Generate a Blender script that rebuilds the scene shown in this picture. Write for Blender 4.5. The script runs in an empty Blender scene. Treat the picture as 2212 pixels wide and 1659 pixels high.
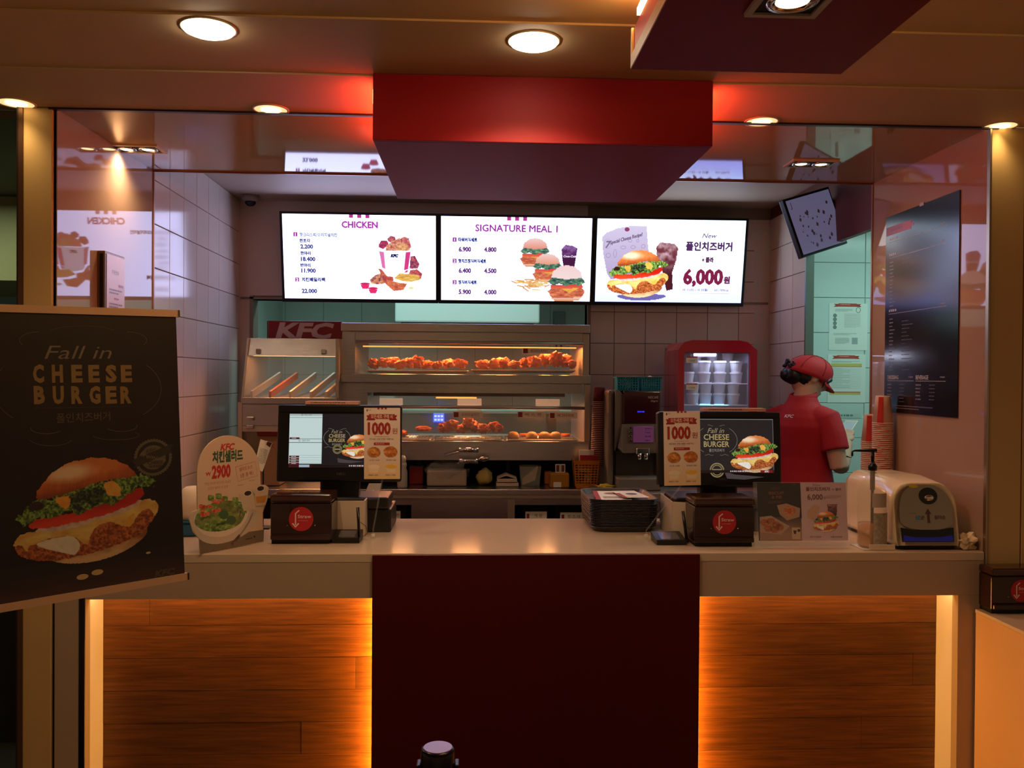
import bpy, bmesh, math, random
import numpy as np
from mathutils import Vector, Matrix, noise as mn
random.seed(7)
S = bpy.context.scene
COL = S.collection
PI = math.pi
# ---------------------------------------------------------------- camera (2212 x 1659)
F, CX, CY = 1850.0, 1106.0, 829.5
CAM = Vector((0, 0, 1.52))
yc = Vector((-85, 17.5, F)).normalized()               # world +Y seen from the camera (right, up, forward)
xc = Vector((1, -.0065, 0)); xc.z = -(xc.x*yc.x+xc.y*yc.y)/yc.z; xc.normalize()
zc = xc.cross(yc); zc = zc if zc.y > 0 else -zc
def c2w(v): return Vector((v.dot(xc), v.dot(yc), v.dot(zc)))
cam = bpy.data.objects.new('camera', bpy.data.cameras.new('camera')); COL.objects.link(cam)
r_, u_, b_ = c2w(Vector((1, 0, 0))), c2w(Vector((0, 1, 0))), -c2w(Vector((0, 0, 1)))
cam.matrix_world = Matrix(((r_.x, u_.x, b_.x, CAM.x), (r_.y, u_.y, b_.y, CAM.y), (r_.z, u_.z, b_.z, CAM.z), (0, 0, 0, 1)))
cam.data.sensor_width = 36; cam.data.lens = 36*F/2212; cam.data.clip_start = .05
S.camera = cam
def ray(x, y): return c2w(Vector(((x-CX)/F, -(y-CY)/F, 1)))
def P(x, y, Y=None, X=None, Z=None):
    d = ray(x, y)
    t = (Y-CAM.y)/d.y if Y is not None else ((X-CAM.x)/d.x if X is not None else (Z-CAM.z)/d.z)
    return CAM+d*t
# ---------------------------------------------------------------- world, exposure
S.view_settings.view_transform = 'Standard'; S.view_settings.look = 'None'
S.view_settings.exposure = 0.93; S.view_settings.gamma = 1.0; S.view_settings.use_curve_mapping = False
try:
    S.cycles.use_denoising = True; S.cycles.max_bounces = 6; S.cycles.diffuse_bounces = 3; S.cycles.glossy_bounces = 4
    S.cycles.transparent_max_bounces = 12; S.cycles.sample_clamp_indirect = 4; S.cycles.caustics_reflective = False; S.cycles.caustics_refractive = False
except Exception: pass
W = bpy.data.worlds.new('world'); S.world = W; W.use_nodes = True
W.node_tree.nodes['Background'].inputs[0].default_value = (1, .62, .34, 1)
W.node_tree.nodes['Background'].inputs[1].default_value = .11
def light(kind, name, loc, e, col, size=.1, size_y=None, rot=(0, 0, 0), spot=None, blend=.6):
    l = bpy.data.lights.new(name, kind); l.energy = e; l.color = col
    if kind == 'AREA':
        l.size = size
        if size_y: l.shape = 'RECTANGLE'; l.size_y = size_y
    else: l.shadow_soft_size = size
    if spot: l.spot_size = spot; l.spot_blend = blend
    o = bpy.data.objects.new(name, l); COL.objects.link(o); o.location = loc; o.rotation_euler = rot
    return o
WARM = (1, .66, .36)
YP, YS, YB = 2.75, 3.57, 4.90
XL, XR = P(120, 245, Y=YP).x, P(2138, 290, Y=YP).x
ZS, ZM, ZK, ZC = 2.35, 2.354, 2.50, .95
# lamps of the room
LAMPS = [(35, 222, ZS, 1.7, .052), (585, 236, ZS, 3.4, .052), (1645, 262, ZS, 3.4, .052), (2160, 272, ZS, 1.7, .052)]
BIGL = [(450, 60, ZM, 13, .062), (1153, 88, ZM, 19, .062)]
for i, (x, y, z, e, r) in enumerate(LAMPS+BIGL):
    p = P(x, y, Z=z)
    light('SPOT', 'downlight_lamp', (p.x, p.y, z-.012), e, (1, .72, .38) if i < 4 else (1, .7, .42), .04, spot=math.radians(105 if i < 4 else 140), blend=1 if i < 4 else .45)
for x in (297, 1750):
    for dx in (-24, 26):
        p = P(x+dx, 320 if x < 1000 else 352, Z=ZS)
        light('SPOT', 'twin_lamp', (p.x, p.y, ZS-.01), 4.2, (1, .72, .44), .025, spot=math.radians(150), blend=.8)
p = P(1712, -8, Z=2.2); light('SPOT', 'box_lamp', (p.x, p.y, 2.185), 7, (1, .7, .42), .04, spot=math.radians(120))
for x, y in ((-1.6, .2), (1.5, .1), (0, -1.2), (-2.2, -1.5), (2.2, -1.5)):      # the dining room's own lamps behind the camera
    light('SPOT', 'dining_lamp', (x, y, 2.40), 17, (1, .62, .33), .06, spot=math.radians(140), blend=.8)
# fluorescent tubes of the kitchen
light('AREA', 'kitchen_tube', (-.3, 5.45, 2.44), 9, (.62, 1, .95), 2.2, .25)
light('AREA', 'passage_tube', (2.35, 4.1, 2.44), 5.5, (.62, 1, .93), .9, .2)
light('AREA', 'annex_tube', (-2.3, 3.6, 2.30), 6.0, (.6, 1, .9), .6, .2)
# ---------------------------------------------------------------- materials
def lin(c):
    if isinstance(c, str): c = tuple(int(c[i:i+2], 16) for i in (1, 3, 5))
    return tuple(((v/255)/12.92 if v/255 <= .04045 else ((v/255+.055)/1.055)**2.4) for v in c[:3])
MATS = {}
def M(name, c=None, rough=.5, metal=0, em=None, es=1, alpha=1, trans=0, ior=1.45, noise=0, nscale=20, bump=0, bscale=60, aniso=None, coat=0, stretch=(1, 1, 1), spec=.5, sss=0):
    if name in MATS: return MATS[name]
    m = bpy.data.materials.new(name); m.use_nodes = True; nt = m.node_tree; b = nt.nodes['Principled BSDF']
    c = lin(c or '#808080'); b.inputs['Base Color'].default_value = (*c, 1)
    b.inputs['Roughness'].default_value = rough; b.inputs['Metallic'].default_value = metal
    b.inputs['IOR'].default_value = ior; b.inputs['Transmission Weight'].default_value = trans
    b.inputs['Alpha'].default_value = alpha; b.inputs['Coat Weight'].default_value = coat
    b.inputs['Specular IOR Level'].default_value = spec
    if sss: b.inputs['Subsurface Weight'].default_value = sss; b.inputs['Subsurface Scale'].default_value = .02
    if em: b.inputs['Emission Color'].default_value = (*em, 1); b.inputs['Emission Strength'].default_value = es
    if noise or bump:
        tc = nt.nodes.new('ShaderNodeTexCoord'); mp = nt.nodes.new('ShaderNodeMapping'); mp.inputs['Scale'].default_value = stretch
        nt.links.new(tc.outputs['Object'], mp.inputs[0])
    if noise:
        n = nt.nodes.new('ShaderNodeTexNoise'); n.inputs['Scale'].default_value = nscale; n.inputs['Detail'].default_value = 5
        r = nt.nodes.new('ShaderNodeValToRGB'); r.color_ramp.elements[0].position = .3; r.color_ramp.elements[1].position = .7
        r.color_ramp.elements[0].color = tuple(v*(1-noise) for v in c)+(1,); r.color_ramp.elements[1].color = tuple(min(1, v*(1+noise)) for v in c)+(1,)
        nt.links.new(mp.outputs[0], n.inputs[0]); nt.links.new(n.outputs[0], r.inputs[0]); nt.links.new(r.outputs[0], b.inputs['Base Color'])
    if bump:
        n2 = nt.nodes.new('ShaderNodeTexNoise'); n2.inputs['Scale'].default_value = bscale
        bp = nt.nodes.new('ShaderNodeBump'); bp.inputs['Strength'].default_value = bump; bp.inputs['Distance'].default_value = .002
        nt.links.new(mp.outputs[0], n2.inputs[0]); nt.links.new(n2.outputs[0], bp.inputs['Height']); nt.links.new(bp.outputs[0], b.inputs['Normal'])
    MATS[name] = m; return m
def attr_mat(name, emissive, rough=.35):
    m = bpy.data.materials.new(name); m.use_nodes = True; nt = m.node_tree; b = nt.nodes['Principled BSDF']
    a = nt.nodes.new('ShaderNodeAttribute'); a.attribute_name = 'Col'
    if emissive:
        b.inputs['Base Color'].default_value = (.01, .01, .01, 1); b.inputs['Emission Strength'].default_value = 1
        nt.links.new(a.outputs['Color'], b.inputs['Emission Color'])
    else: nt.links.new(a.outputs['Color'], b.inputs['Base Color'])
    b.inputs['Roughness'].default_value = rough; MATS[name] = m; return m
PRINT, PRINTM, SCREEN = attr_mat('print_ink', False), attr_mat('print_matt', False, .75), attr_mat('screen_glow', True, .2)
steel = M('brushed_steel', '#b2b0b2', .26, 1, noise=.015, nscale=8, stretch=(.12, 40, 40), bump=.16, bscale=40)
steel2 = M('satin_steel', '#b8aca0', .38, .85)
chrome = M('chrome', '#d0ccc6', .12, 1)
glass = M('clear_glass', '#ffffff', .02, 0, alpha=.10, spec=.6)
acryl = M('clear_acrylic', '#f6f0e8', .05, 0, alpha=.06, spec=.6)
black = M('black_plastic', '#0c0b0b', .3)
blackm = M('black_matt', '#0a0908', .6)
white = M('white_plastic', '#d8d0c4', .35)
cream = M('cream_paint', '#b7a68e', .55, bump=.1, bscale=200)
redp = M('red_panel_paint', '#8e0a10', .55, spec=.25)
paper = M('white_paper', '#e4ddd2', .7)
# ---------------------------------------------------------------- mesh helpers
def wm(o):
    m = Matrix.Translation(o.location) @ o.rotation_euler.to_matrix().to_4x4()
    return wm(o.parent) @ m if o.parent else m
def tag(o, label=None, cat=None, group=None, kind=None):
    if label: o['label'] = label
    if cat: o['category'] = cat
    if group: o['group'] = group
    if kind: o['kind'] = kind
    return o
def T(name, label, cat, loc, rot=0, group=None):
    o = bpy.data.objects.new(name, None); COL.objects.link(o); o.location = loc
    o.rotation_euler = rot if isinstance(rot, tuple) else (0, 0, rot); o.empty_display_size = .05
    return tag(o, label, cat, group)
def mk(name, bm, mat, parent=None, smooth=False, local=False, label=None, cat=None, group=None, kind=None, keep=False):
    me = bpy.data.meshes.new(name)
    if smooth:
        for f in bm.faces: f.smooth = True
    if not local:
        if parent: bm.transform(wm(parent).inverted()); off = None
        elif bm.verts and not keep:
            xs = [v.co for v in bm.verts]
            c = Vector(((min(v.x for v in xs)+max(v.x for v in xs))/2, (min(v.y for v in xs)+max(v.y for v in xs))/2, min(v.z for v in xs)))
            bmesh.ops.translate(bm, verts=bm.verts, vec=-c); off = c
        else: off = None
    else: off = None
    bm.to_mesh(me); bm.free()
    for mm in (mat if isinstance(mat, (list, tuple)) else [mat]): me.materials.append(mm)
    o = bpy.data.objects.new(name, me); COL.objects.link(o)
    if off: o.location = off
    if parent: o.parent = parent
    return tag(o, label, cat, group, kind)
def nb(): return bmesh.new()
def bx(bm, x0, x1, y0, y1, z0, z1, bev=0, seg=2):
    x0, x1 = min(x0, x1), max(x0, x1); y0, y1 = min(y0, y1), max(y0, y1); z0, z1 = min(z0, z1), max(z0, z1)
    r = bmesh.ops.create_cube(bm, size=1)['verts']
    for v in r: v.co = Vector(((x0+x1)/2+v.co.x*(x1-x0), (y0+y1)/2+v.co.y*(y1-y0), (z0+z1)/2+v.co.z*(z1-z0)))
    if bev:
        es = list({e for v in r for e in v.link_edges})
        bmesh.ops.bevel(bm, geom=es, offset=min(bev, .45*min(x1-x0, y1-y0, z1-z0)), segments=seg, profile=.5, affect='EDGES')
    return bm
def BX(*a, **k): return bx(nb(), *a, **k)
def frames(d):
    d = d.normalized(); a = Vector((0, 0, 1)) if abs(d.z) < .9 else Vector((1, 0, 0))
    u = d.cross(a).normalized(); return u, d.cross(u).normalized()
def ringloft(bm, rings, cap=True, close=False):
    vs = [[bm.verts.new(p) for p in r] for r in rings]; n = len(vs[0])
    for a, b in zip(vs, vs[1:]+([vs[0]] if close else [])):
        for i in range(n): bm.faces.new((a[i], a[(i+1) % n], b[(i+1) % n], b[i]))
    if cap and not close: bm.faces.new(vs[0][::-1]); bm.faces.new(vs[-1])
    bmesh.ops.recalc_face_normals(bm, faces=bm.faces); return bm
def cy(bm, p0, p1, r0, r1=None, n=20, cap=True):
    p0, p1 = Vector(p0), Vector(p1); r1 = r0 if r1 is None else r1; u, w = frames(p1-p0)
    return ringloft(bm, [[p+(u*math.cos(t*2*PI/n)+w*math.sin(t*2*PI/n))*r for t in range(n)] for p, r in ((p0, r0), (p1, r1))], cap)
def tube(bm, pts, r, n=8):
    pts = [Vector(p) for p in pts]; rs = r if isinstance(r, (list, tuple)) else [r]*len(pts); rings = []; u = None
    for i, p in enumerate(pts):
        d = (pts[min(i+1, len(pts)-1)]-pts[max(i-1, 0)]).normalized()
        if u is None: u, w = frames(d)
        else: w = d.cross(u).normalized(); u = w.cross(d).normalized()
        w = d.cross(u).normalized()
        rings.append([p+(u*math.cos(t*2*PI/n)+w*math.sin(t*2*PI/n))*rs[i] for t in range(n)])
    return ringloft(bm, rings)
def lathe(bm, prof, c=(0, 0, 0), n=28, sx=1, sy=1, cap=True):
    c = Vector(c)
    return ringloft(bm, [[c+Vector((max(r, 1e-4)*sx*math.cos(t*2*PI/n), max(r, 1e-4)*sy*math.sin(t*2*PI/n), z)) for t in range(n)] for r, z in prof], cap)
def ball(bm, c, rx, ry=None, rz=None, sub=2, seed=0, amp=0, fr=3, rot=None):
    ry = ry or rx; rz = rz or rx
    r = bmesh.ops.create_icosphere(bm, subdivisions=sub, radius=1)['verts']
    for v in r:
        d = v.co.copy()
        if amp: k = 1+amp*(mn.noise(d*fr+Vector((seed*7.3, seed*1.7, 0)))+.5*mn.noise(d*fr*2.6+Vector((seed*3.1, 5, seed))))
        else: k = 1
        p = Vector((d.x*rx, d.y*ry, d.z*rz))*k
        v.co = (rot @ p if rot else p)+Vector(c)
    return bm
def prism(bm, pts, d, cap=True):
    """pts: closed outline (3-D), d: extrusion vector"""
    d = Vector(d); return ringloft(bm, [[Vector(p) for p in pts], [Vector(p)+d for p in pts]], cap)
def frame_bm(x0, x1, z0, z1, y0, y1, w, bev=0):
    bm = nb(); bx(bm, x0, x0+w, y0, y1, z0, z1); bx(bm, x1-w, x1, y0, y1, z0, z1); bx(bm, x0+w, x1-w, y0, y1, z1-w, z1); bx(bm, x0+w, x1-w, y0, y1, z0, z0+w); return bm
def copy_tree(o, parent=None):
    c = o.copy(); COL.objects.link(c); c.parent = parent
    for ch in list(o.children): copy_tree(ch, c)
    return c
ORD = ['', 'first', 'second', 'third', 'fourth', 'fifth', 'sixth', 'seventh', 'eighth', 'ninth', 'tenth', 'eleventh', 'twelfth', 'thirteenth', 'fourteenth', 'fifteenth', 'sixteenth', 'seventeenth', 'eighteenth', 'nineteenth', 'twentieth', 'twenty-first', 'twenty-second', 'twenty-third', 'twenty-fourth', 'twenty-fifth', 'twenty-sixth', 'twenty-seventh', 'twenty-eighth', 'twenty-ninth', 'thirtieth', 'thirty-first', 'thirty-second', 'thirty-third', 'thirty-fourth', 'thirty-fifth', 'thirty-sixth', 'thirty-seventh', 'thirty-eighth', 'thirty-ninth', 'fortieth']
# ---------------------------------------------------------------- flat print / screen pictures built from coloured faces
def vn(x, y, s=0):
    xi, yi = np.floor(x), np.floor(y); xf, yf = x-xi, y-yi
    h = lambda a, b: np.modf(np.abs(np.sin(a*127.1+b*311.7+s*74.7)*43758.5453))[0]
    u, v = xf*xf*(3-2*xf), yf*yf*(3-2*yf)
    return (h(xi, yi)*(1-u)+h(xi+1, yi)*u)*(1-v)+(h(xi, yi+1)*(1-u)+h(xi+1, yi+1)*u)*v
def fbm(x, y, s=0): return .55*vn(x, y, s)+.3*vn(x*2.1, y*2.1, s+1)+.15*vn(x*4.3, y*4.3, s+2)
def pip(x, y, poly):
    ins = np.zeros(x.shape, bool); n = len(poly)
    for i in range(n):
        (x1, y1), (x2, y2) = poly[i], poly[(i+1) % n]
        if y1 == y2: continue
        ins ^= ((y1 > y) != (y2 > y)) & (x < (x2-x1)*(y-y1)/(y2-y1)+x1)
    return ins
def smooth_poly(pts, k=2):
    for _ in range(k):
        q = []
        for i in range(len(pts)):
            a, b = pts[i], pts[(i+1) % len(pts)]
            q += [(a[0]*.75+b[0]*.25, a[1]*.75+b[1]*.25), (a[0]*.25+b[0]*.75, a[1]*.25+b[1]*.75)]
        pts = q
    return pts
TXT = {}
def text_mesh(s, bold, font=None):
    k = (s, bold)
    if k in TXT: return TXT[k]
    c = bpy.data.curves.new('t', 'FONT'); c.body = s; c.resolution_u = 2; c.size = 1; c.offset = bold
    o = bpy.data.objects.new('t', c); COL.objects.link(o)
    dg = bpy.context.evaluated_depsgraph_get(); dg.update()
    me = bpy.data.meshes.new_from_object(o.evaluated_get(dg))
    v = np.array([p.co[:2] for p in me.vertices]) if len(me.vertices) else np.zeros((1, 2))
    f = [tuple(p.vertices) for p in me.polygons]
    bpy.data.objects.remove(o); bpy.data.curves.remove(c); bpy.data.meshes.remove(me)
    TXT[k] = (v, f); return TXT[k]
class Art:
    def __init__(s, O, U, V, gain=1.0, eps=.00025, bowed=None):
        s.O, s.U, s.V = Vector(O), Vector(U).normalized(), Vector(V).normalized(); s.N = s.V.cross(s.U).normalized()
        s.v = []; s.f = []; s.c = []; s.g = gain; s.L = 1; s.eps = eps; s.bowed = bowed; s.fat = 0
        if s.N.dot(CAM-s.O) < 0: s.N = -s.N
    def uv(s, x, y):
        d = ray(x, y); t = (s.O-CAM).dot(s.N)/d.dot(s.N); p = CAM+d*t-s.O; return p.dot(s.U), p.dot(s.V)
    def sc(s, px, x, y):        # length of px pixels at that spot
        a, b = s.uv(x, y), s.uv(x, y+px); return abs(b[1]-a[1])
    def col(s, c): return tuple(v*s.g for v in lin(c)) if not (isinstance(c, tuple) and len(c) == 4) else c[:3]
    def add(s, vs, fs, c, L=None):
        L = s.L if L is None else L; b = len(s.v); s.v += [(p[0], p[1], L*s.eps) for p in vs]
        s.f += [tuple(i+b for i in f) for f in fs]
        s.c += (list(c) if isinstance(c, list) else [s.col(c)]*len(vs))
    def poly(s, pts, c, L=None): s.add(pts, [tuple(range(len(pts)))], c, L)
    def rect(s, a, b, c2, d, c, L=None): s.poly([(a, b), (c2, b), (c2, d), (a, d)], c, L)
    def ell(s, x, y, rx, ry, c, n=28, L=None, rot=0):
        s.poly([(x+rx*math.cos(t)*math.cos(rot)-ry*math.sin(t)*math.sin(rot), y+rx*math.cos(t)*math.sin(rot)+ry*math.sin(t)*math.cos(rot)) for t in [i*2*PI/n for i in range(n)]], c, L)
    def ringe(s, x, y, rx, ry, w, c, n=40, L=None, a0=0, a1=2*PI):
        vs = []; fs = []
        for i in range(n+1):
            t = a0+(a1-a0)*i/n; vs += [(x+rx*math.cos(t), y+ry*math.sin(t)), (x+(rx-w)*math.cos(t), y+(ry-w)*math.sin(t))]
            if i: fs.append((2*i-2, 2*i-1, 2*i+1, 2*i))
        s.add(vs, fs, c, L)
    def line(s, pts, w, c, L=None):
        vs = []; fs = []
        for i, p in enumerate(pts):
            a, b = pts[max(i-1, 0)], pts[min(i+1, len(pts)-1)]; d = math.hypot(b[0]-a[0], b[1]-a[1]) or 1
            n = (-(b[1]-a[1])/d*w/2, (b[0]-a[0])/d*w/2); vs += [(p[0]+n[0], p[1]+n[1]), (p[0]-n[0], p[1]-n[1])]
            if i: fs.append((2*i-2, 2*i-1, 2*i+1, 2*i))
        s.add(vs, fs, c, L)
    def text(s, t, x, y, h, c, bold=0.0, shear=0, al='c', wd=None, L=None, rot=0, sx=1):
        """cap height h; (x, y) = centre (or left end) of the line"""
        v, f = text_mesh(t, bold)
        ch = .73 if ord(max(t)) < 0x3000 else .85
        v = v.copy(); x0, x1 = v[:, 0].min(), v[:, 0].max(); k = h/ch
        kx = (wd/(x1-x0)) if wd else k*sx
        vx = (v[:, 0]-((x0+x1)/2 if al == 'c' else x0))*kx; vy = (v[:, 1]-(ch/2 if ord(max(t)) < 0x3000 else .33))*k
        vx = vx+vy*shear; cr, sr = math.cos(rot), math.sin(rot)
        for dx, dy in (((-1, 0), (1, 0), (0, 1), (0, -1)) if s.fat and not isinstance(c, tuple) else ((0, 0),)): s.add([(x+dx*s.fat*h+a*cr+b*sr, y+dy*s.fat*h-(b*cr-a*sr)) for a, b in zip(vx, vy)], f, c, L)
    def micro(s, x, y, w, h, c, n=1, lead=1.6, L=None, seed=1):
        """lines too small to read: short dashes"""
        r = random.Random(seed)
        for k in range(n):
            u = x
            while u < x+w*(1 if k < n-1 else .7):
                d = h*r.uniform(.5, 1.3); s.rect(u, y+k*h*lead, min(u+d, x+w), y+k*h*lead+h*.75, c, L); u += d+h*r.uniform(.25, .6)
    def raster(s, poly, fn, step, L=None):
        P_ = np.array(poly); a, b = P_.min(0), P_.max(0); nx, ny = max(2, int((b[0]-a[0])/step)), max(2, int((b[1]-a[1])/step))
        gx, gy = np.meshgrid(np.linspace(a[0], b[0], nx+1), np.linspace(a[1], b[1], ny+1))
        cx, cyy = (gx[1:, 1:]+gx[:-1, :-1])/2, (gy[1:, 1:]+gy[:-1, :-1])/2; m = pip(cx, cyy, poly)
        cols = fn((gx-a[0])/(b[0]-a[0]), (gy-a[1])/(b[1]-a[1]))
        s.grid(gx, gy, cols, m, L)
    def grid(s, gx, gy, cols, m, L=None):
        ny, nx = m.shape; idx = np.arange((nx+1)*(ny+1)).reshape(ny+1, nx+1)
        q = np.stack([idx[:-1, :-1][m], idx[:-1, 1:][m], idx[1:, 1:][m], idx[1:, :-1][m]], 1)
        used, inv = np.unique(q, return_inverse=True); inv = inv.reshape(q.shape)
        vx, vy = gx.ravel()[used], gy.ravel()[used]; c = np.clip(cols.reshape(-1, 3)[used]/255, 0, 1)
        c = np.where(c <= .04045, c/12.92, ((c+.055)/1.055)**2.4)*s.g
        s.add(list(zip(vx.tolist(), vy.tolist())), [tuple(r) for r in inv.tolist()], [tuple(r) for r in c.tolist()], L)
    def build(s, name, parent, mat, kind=None):
        vs = [s.O+s.U*p[0]+s.V*p[1]+s.N*(p[2]+(s.bowed(p[0], p[1]) if s.bowed else 0)) for p in s.v]
        if parent: mi = wm(parent).inverted(); vs = [mi @ v for v in vs]
        me = bpy.data.meshes.new(name); me.from_pydata(vs, [], s.f)
        a = me.color_attributes.new('Col', 'FLOAT_COLOR', 'POINT')
        a.data.foreach_set('color', np.array([c+(1,) for c in s.c], dtype=np.float32).ravel())
        me.materials.append(mat); o = bpy.data.objects.new(name, me); COL.objects.link(o); o.parent = parent
        if kind: o['kind'] = kind
        return o
def mix(a, b, t): return np.array(a)*(1-t[..., None])+np.array(b)*t[..., None]
def crispy(base=(200, 110, 50), dark=(120, 45, 20), lite=(245, 180, 100), k=9, seed=0, ar=1.):
    def fn(u, v):
        n = fbm(u*k*ar, v*k, seed); m = vn(u*k*2.5*ar, v*k*2.5, seed+5)
        c = mix(dark, base, np.clip(n*2.2-.35, 0, 1)); return c+(np.array(lite)-c)*np.clip((m*.7+n*.6-.72)*2.4, 0, 1)[..., None]
    return fn
def flat(c, d=None, axis='v'):
    def fn(u, v):
        t = v if axis == 'v' else u; return mix(c, d or c, t)
    return fn
def burger(art, u0, v0, w, n=110, dark=1.0, L=None, rot=0):
    """layered cheese burger photograph: coloured by procedural noise, drawn in its own 1310-unit frame"""
    H = 1000; gx, gy = np.meshgrid(np.linspace(40, 1370, n+1), np.linspace(350, 1350, int(n*.75)+1))
    col = np.zeros(gx.shape+(3,)); a = np.zeros(gx.shape, bool)
    jx = gx+14*(fbm(gx/40, gy/40, 3)-.5)*2; jy = gy+14*(fbm(gx/40, gy/40, 9)-.5)*2
    def lay(poly, c, j=0):
        x, y = (jx, jy) if j == 1 else ((gx+2.6*(jx-gx), gy+2.6*(jy-gy)) if j == 2 else (gx, gy)); m = pip(x, y, smooth_poly(poly, 2) if j < 2 else poly); col[m] = c[m]; a[m] = True
    nz = fbm(gx/38, gy/38, 1); nf = fbm(gx/16, gy/16, 4); nb_ = fbm(gx/120, gy/60, 6)
    lay([(270, 1180), (420, 1300), (700, 1345), (980, 1310), (1230, 1180), (1230, 1060), (400, 1150)], mix((150, 95, 50), (235, 195, 150), np.clip((gy-1150)/160+nb_-.4, 0, 1)))
    lay([(70, 1050), (110, 1180), (330, 1260), (560, 1265), (800, 1245), (1180, 1160), (1320, 1000), (1340, 900), (900, 930), (200, 1000)], mix((110, 42, 18), (222, 128, 66), np.clip(nf*2-.45, 0, 1)), 1)
    lay([(60, 1080), (90, 1010), (170, 960), (700, 930), (1180, 830), (1270, 815), (1350, 870), (1350, 930), (1310, 1010), (1290, 960), (1235, 905), (1150, 960), (1070, 1070), (990, 1040), (890, 980), (800, 1000), (720, 1060), (690, 1160), (660, 1170), (610, 1100), (540, 1060), (400, 1040), (260, 1080), (200, 1080), (190, 1140), (160, 1130), (140, 1060)], mix((216, 160, 70), (252, 224, 140), np.clip(nb_*1.5-.2, 0, 1)), 1)
    lay([(1010, 1030), (1100, 930), (1125, 960), (1065, 1072)], mix((235, 170, 60), (250, 200, 90), nz))
    lay([(330, 1060), (560, 1050), (630, 1160), (575, 1240), (540, 1235), (220, 1090)], mix((232, 222, 205), (255, 250, 240), nz))
    lay([(260, 985), (600, 1000), (760, 945), (1000, 930), (1200, 850), (1180, 800), (700, 900), (240, 950)], mix((196, 160, 160), (240, 225, 220), nz), 1)
    lay([(205, 890), (260, 860), (700, 850), (1180, 690), (1225, 710), (1222, 800), (1000, 890), (700, 935), (420, 955), (215, 950)], mix((190, 28, 14), (240, 70, 36), np.clip((gy-nb_*60-780)/120, 0, 1)), 1)
    g = [(110, 850), (100, 800), (180, 760), (270, 680), (420, 680), (560, 640), (900, 600), (1050, 560), (1180, 570), (1290, 600), (1358, 640), (1330, 700), (1250, 715), (1180, 690), (1060, 760), (980, 790), (900, 840), (840, 800), (760, 830), (600, 870), (560, 830), (430, 870), (330, 860), (260, 880), (180, 905)]
    lay(g, mix((26, 52, 18), (150, 190, 84), np.clip(nf*2.4-.65, 0, 1)), 2)
    lay([(215, 740), (250, 700), (330, 700), (355, 760), (290, 790), (225, 775)], mix((30, 14, 12), (70, 30, 20), nz), 1)
    lay([(440, 690), (570, 680), (590, 720), (540, 800), (500, 800), (450, 750)], mix((236, 150, 44), (252, 190, 90), nz), 1)
    lay([(560, 690), (620, 640), (720, 665), (800, 630), (870, 690), (850, 760), (760, 820), (700, 760), (640, 830), (575, 790)], mix((10, 18, 10), (96, 124, 74), np.clip(nf*2.6-.95, 0, 1)), 2)
    lay([(850, 620), (940, 600), (1015, 680), (1010, 740), (960, 762), (900, 740), (870, 680)], mix((238, 160, 54), (252, 200, 100), nz), 1)
    hl = np.clip(1-np.sqrt(((gx-560)/300)**2+((gy-475)/110)**2), 0, 1); st = vn(gx/16+gy/90, gy/160, 7); yy = gy+.10*(gx-700)
    bun_ = mix((224, 128, 66), (176, 78, 30), np.clip((yy-480)/170+nb_*.5-.3+.35*(st-.5), 0, 1)); bun_ = mix(bun_, (118, 46, 16), np.clip((yy-600)/70, 0, 1)*.75); bun_ = mix(bun_, (255, 222, 186), np.clip(hl*1.5+(nz-.5)*.2, 0, 1)); bun_ = mix(bun_, (150, 66, 26), np.clip((gx-1000)/190, 0, 1)*.6)
    lay([(265, 690), (300, 590), (390, 480), (540, 390), (700, 360), (880, 365), (1040, 430), (1140, 520), (1180, 590), (1000, 585), (820, 600), (600, 650), (400, 690)], bun_, 1)
    m = a[:-1, :-1] & a[1:, 1:] & a[:-1, 1:] & a[1:, :-1]
    k = w/1310; X, Y = (gx-705)*k, (gy-850)*k; cr, sr = math.cos(rot), math.sin(rot)
    art.grid(u0+w/2+X*cr-Y*sr, v0+490*k+X*sr+Y*cr, col*dark, m, L)
def cola(art, x, y, w, h, L=None):
    p = [(x-w/2, y), (x+w/2, y), (x+w*.44, y+h*.5), (x+w*.3, y+h), (x-w*.3, y+h), (x-w*.44, y+h*.5)]
    art.raster(p, lambda u, v: mix(mix((200, 150, 150), (90, 40, 40), np.clip(fbm(u*7, v*9, 2)*1.6-.2, 0, 1)), (66, 18, 22), np.clip(v*2.2-.3, 0, 1)), w/24, L)
# ================================================================= STRUCTURE
ST = 'structure'
ceil_m = M('ceiling_paint', '#c4a27a', .7, bump=.08, bscale=150)
tile_m = M('wall_tile', '#e0cfc2', .12, noise=.03, nscale=3)
tile_g = M('kitchen_tile', '#c4d8d2', .2, noise=.03, nscale=3)
grout = M('grout', '#8f7d6b', .8)
grout_g = M('grout_green', '#8aa09a', .8)
polish = M('polished_beige_panel', '#a88a72', .03, noise=.02, nscale=2, spec=.42)
soff_m = M('polished_soffit', '#b8966c', .04, spec=.5)
gold = M('beige_metal_panel', '#cca86c', .5, bump=.08, bscale=120)
darkj = M('dark_joint', '#2a1812', .35)
alu = M('aluminium_trim', '#a5937c', .3, .9)
floor_m = M('floor_tile', '#4a3528', .35, noise=.15, nscale=3)
kceil = M('kitchen_ceiling', '#c0ab9c', .6)
mk('floor', BX(-4.2, 4.2, -3.2, 8, -.1, 0), floor_m, kind=ST)
c = mk('ceiling', BX(-4.2, 4.2, 2.03, 2.40, ZM, ZM+.08), ceil_m, kind=ST)
mk('ceiling', BX(-4.2, 4.2, 2.40, 2.745, ZS, ZS+.1), ceil_m, kind=ST)
mk('ceiling', BX(-4.2, 4.2, -3.2, 2.03, ZM+.005, ZM+.16), ceil_m, kind=ST)
soff = mk('ceiling', BX(XL-.02, XR+.05, 2.762, YS, ZS, ZK+.04), soff_m, kind=ST)
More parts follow.
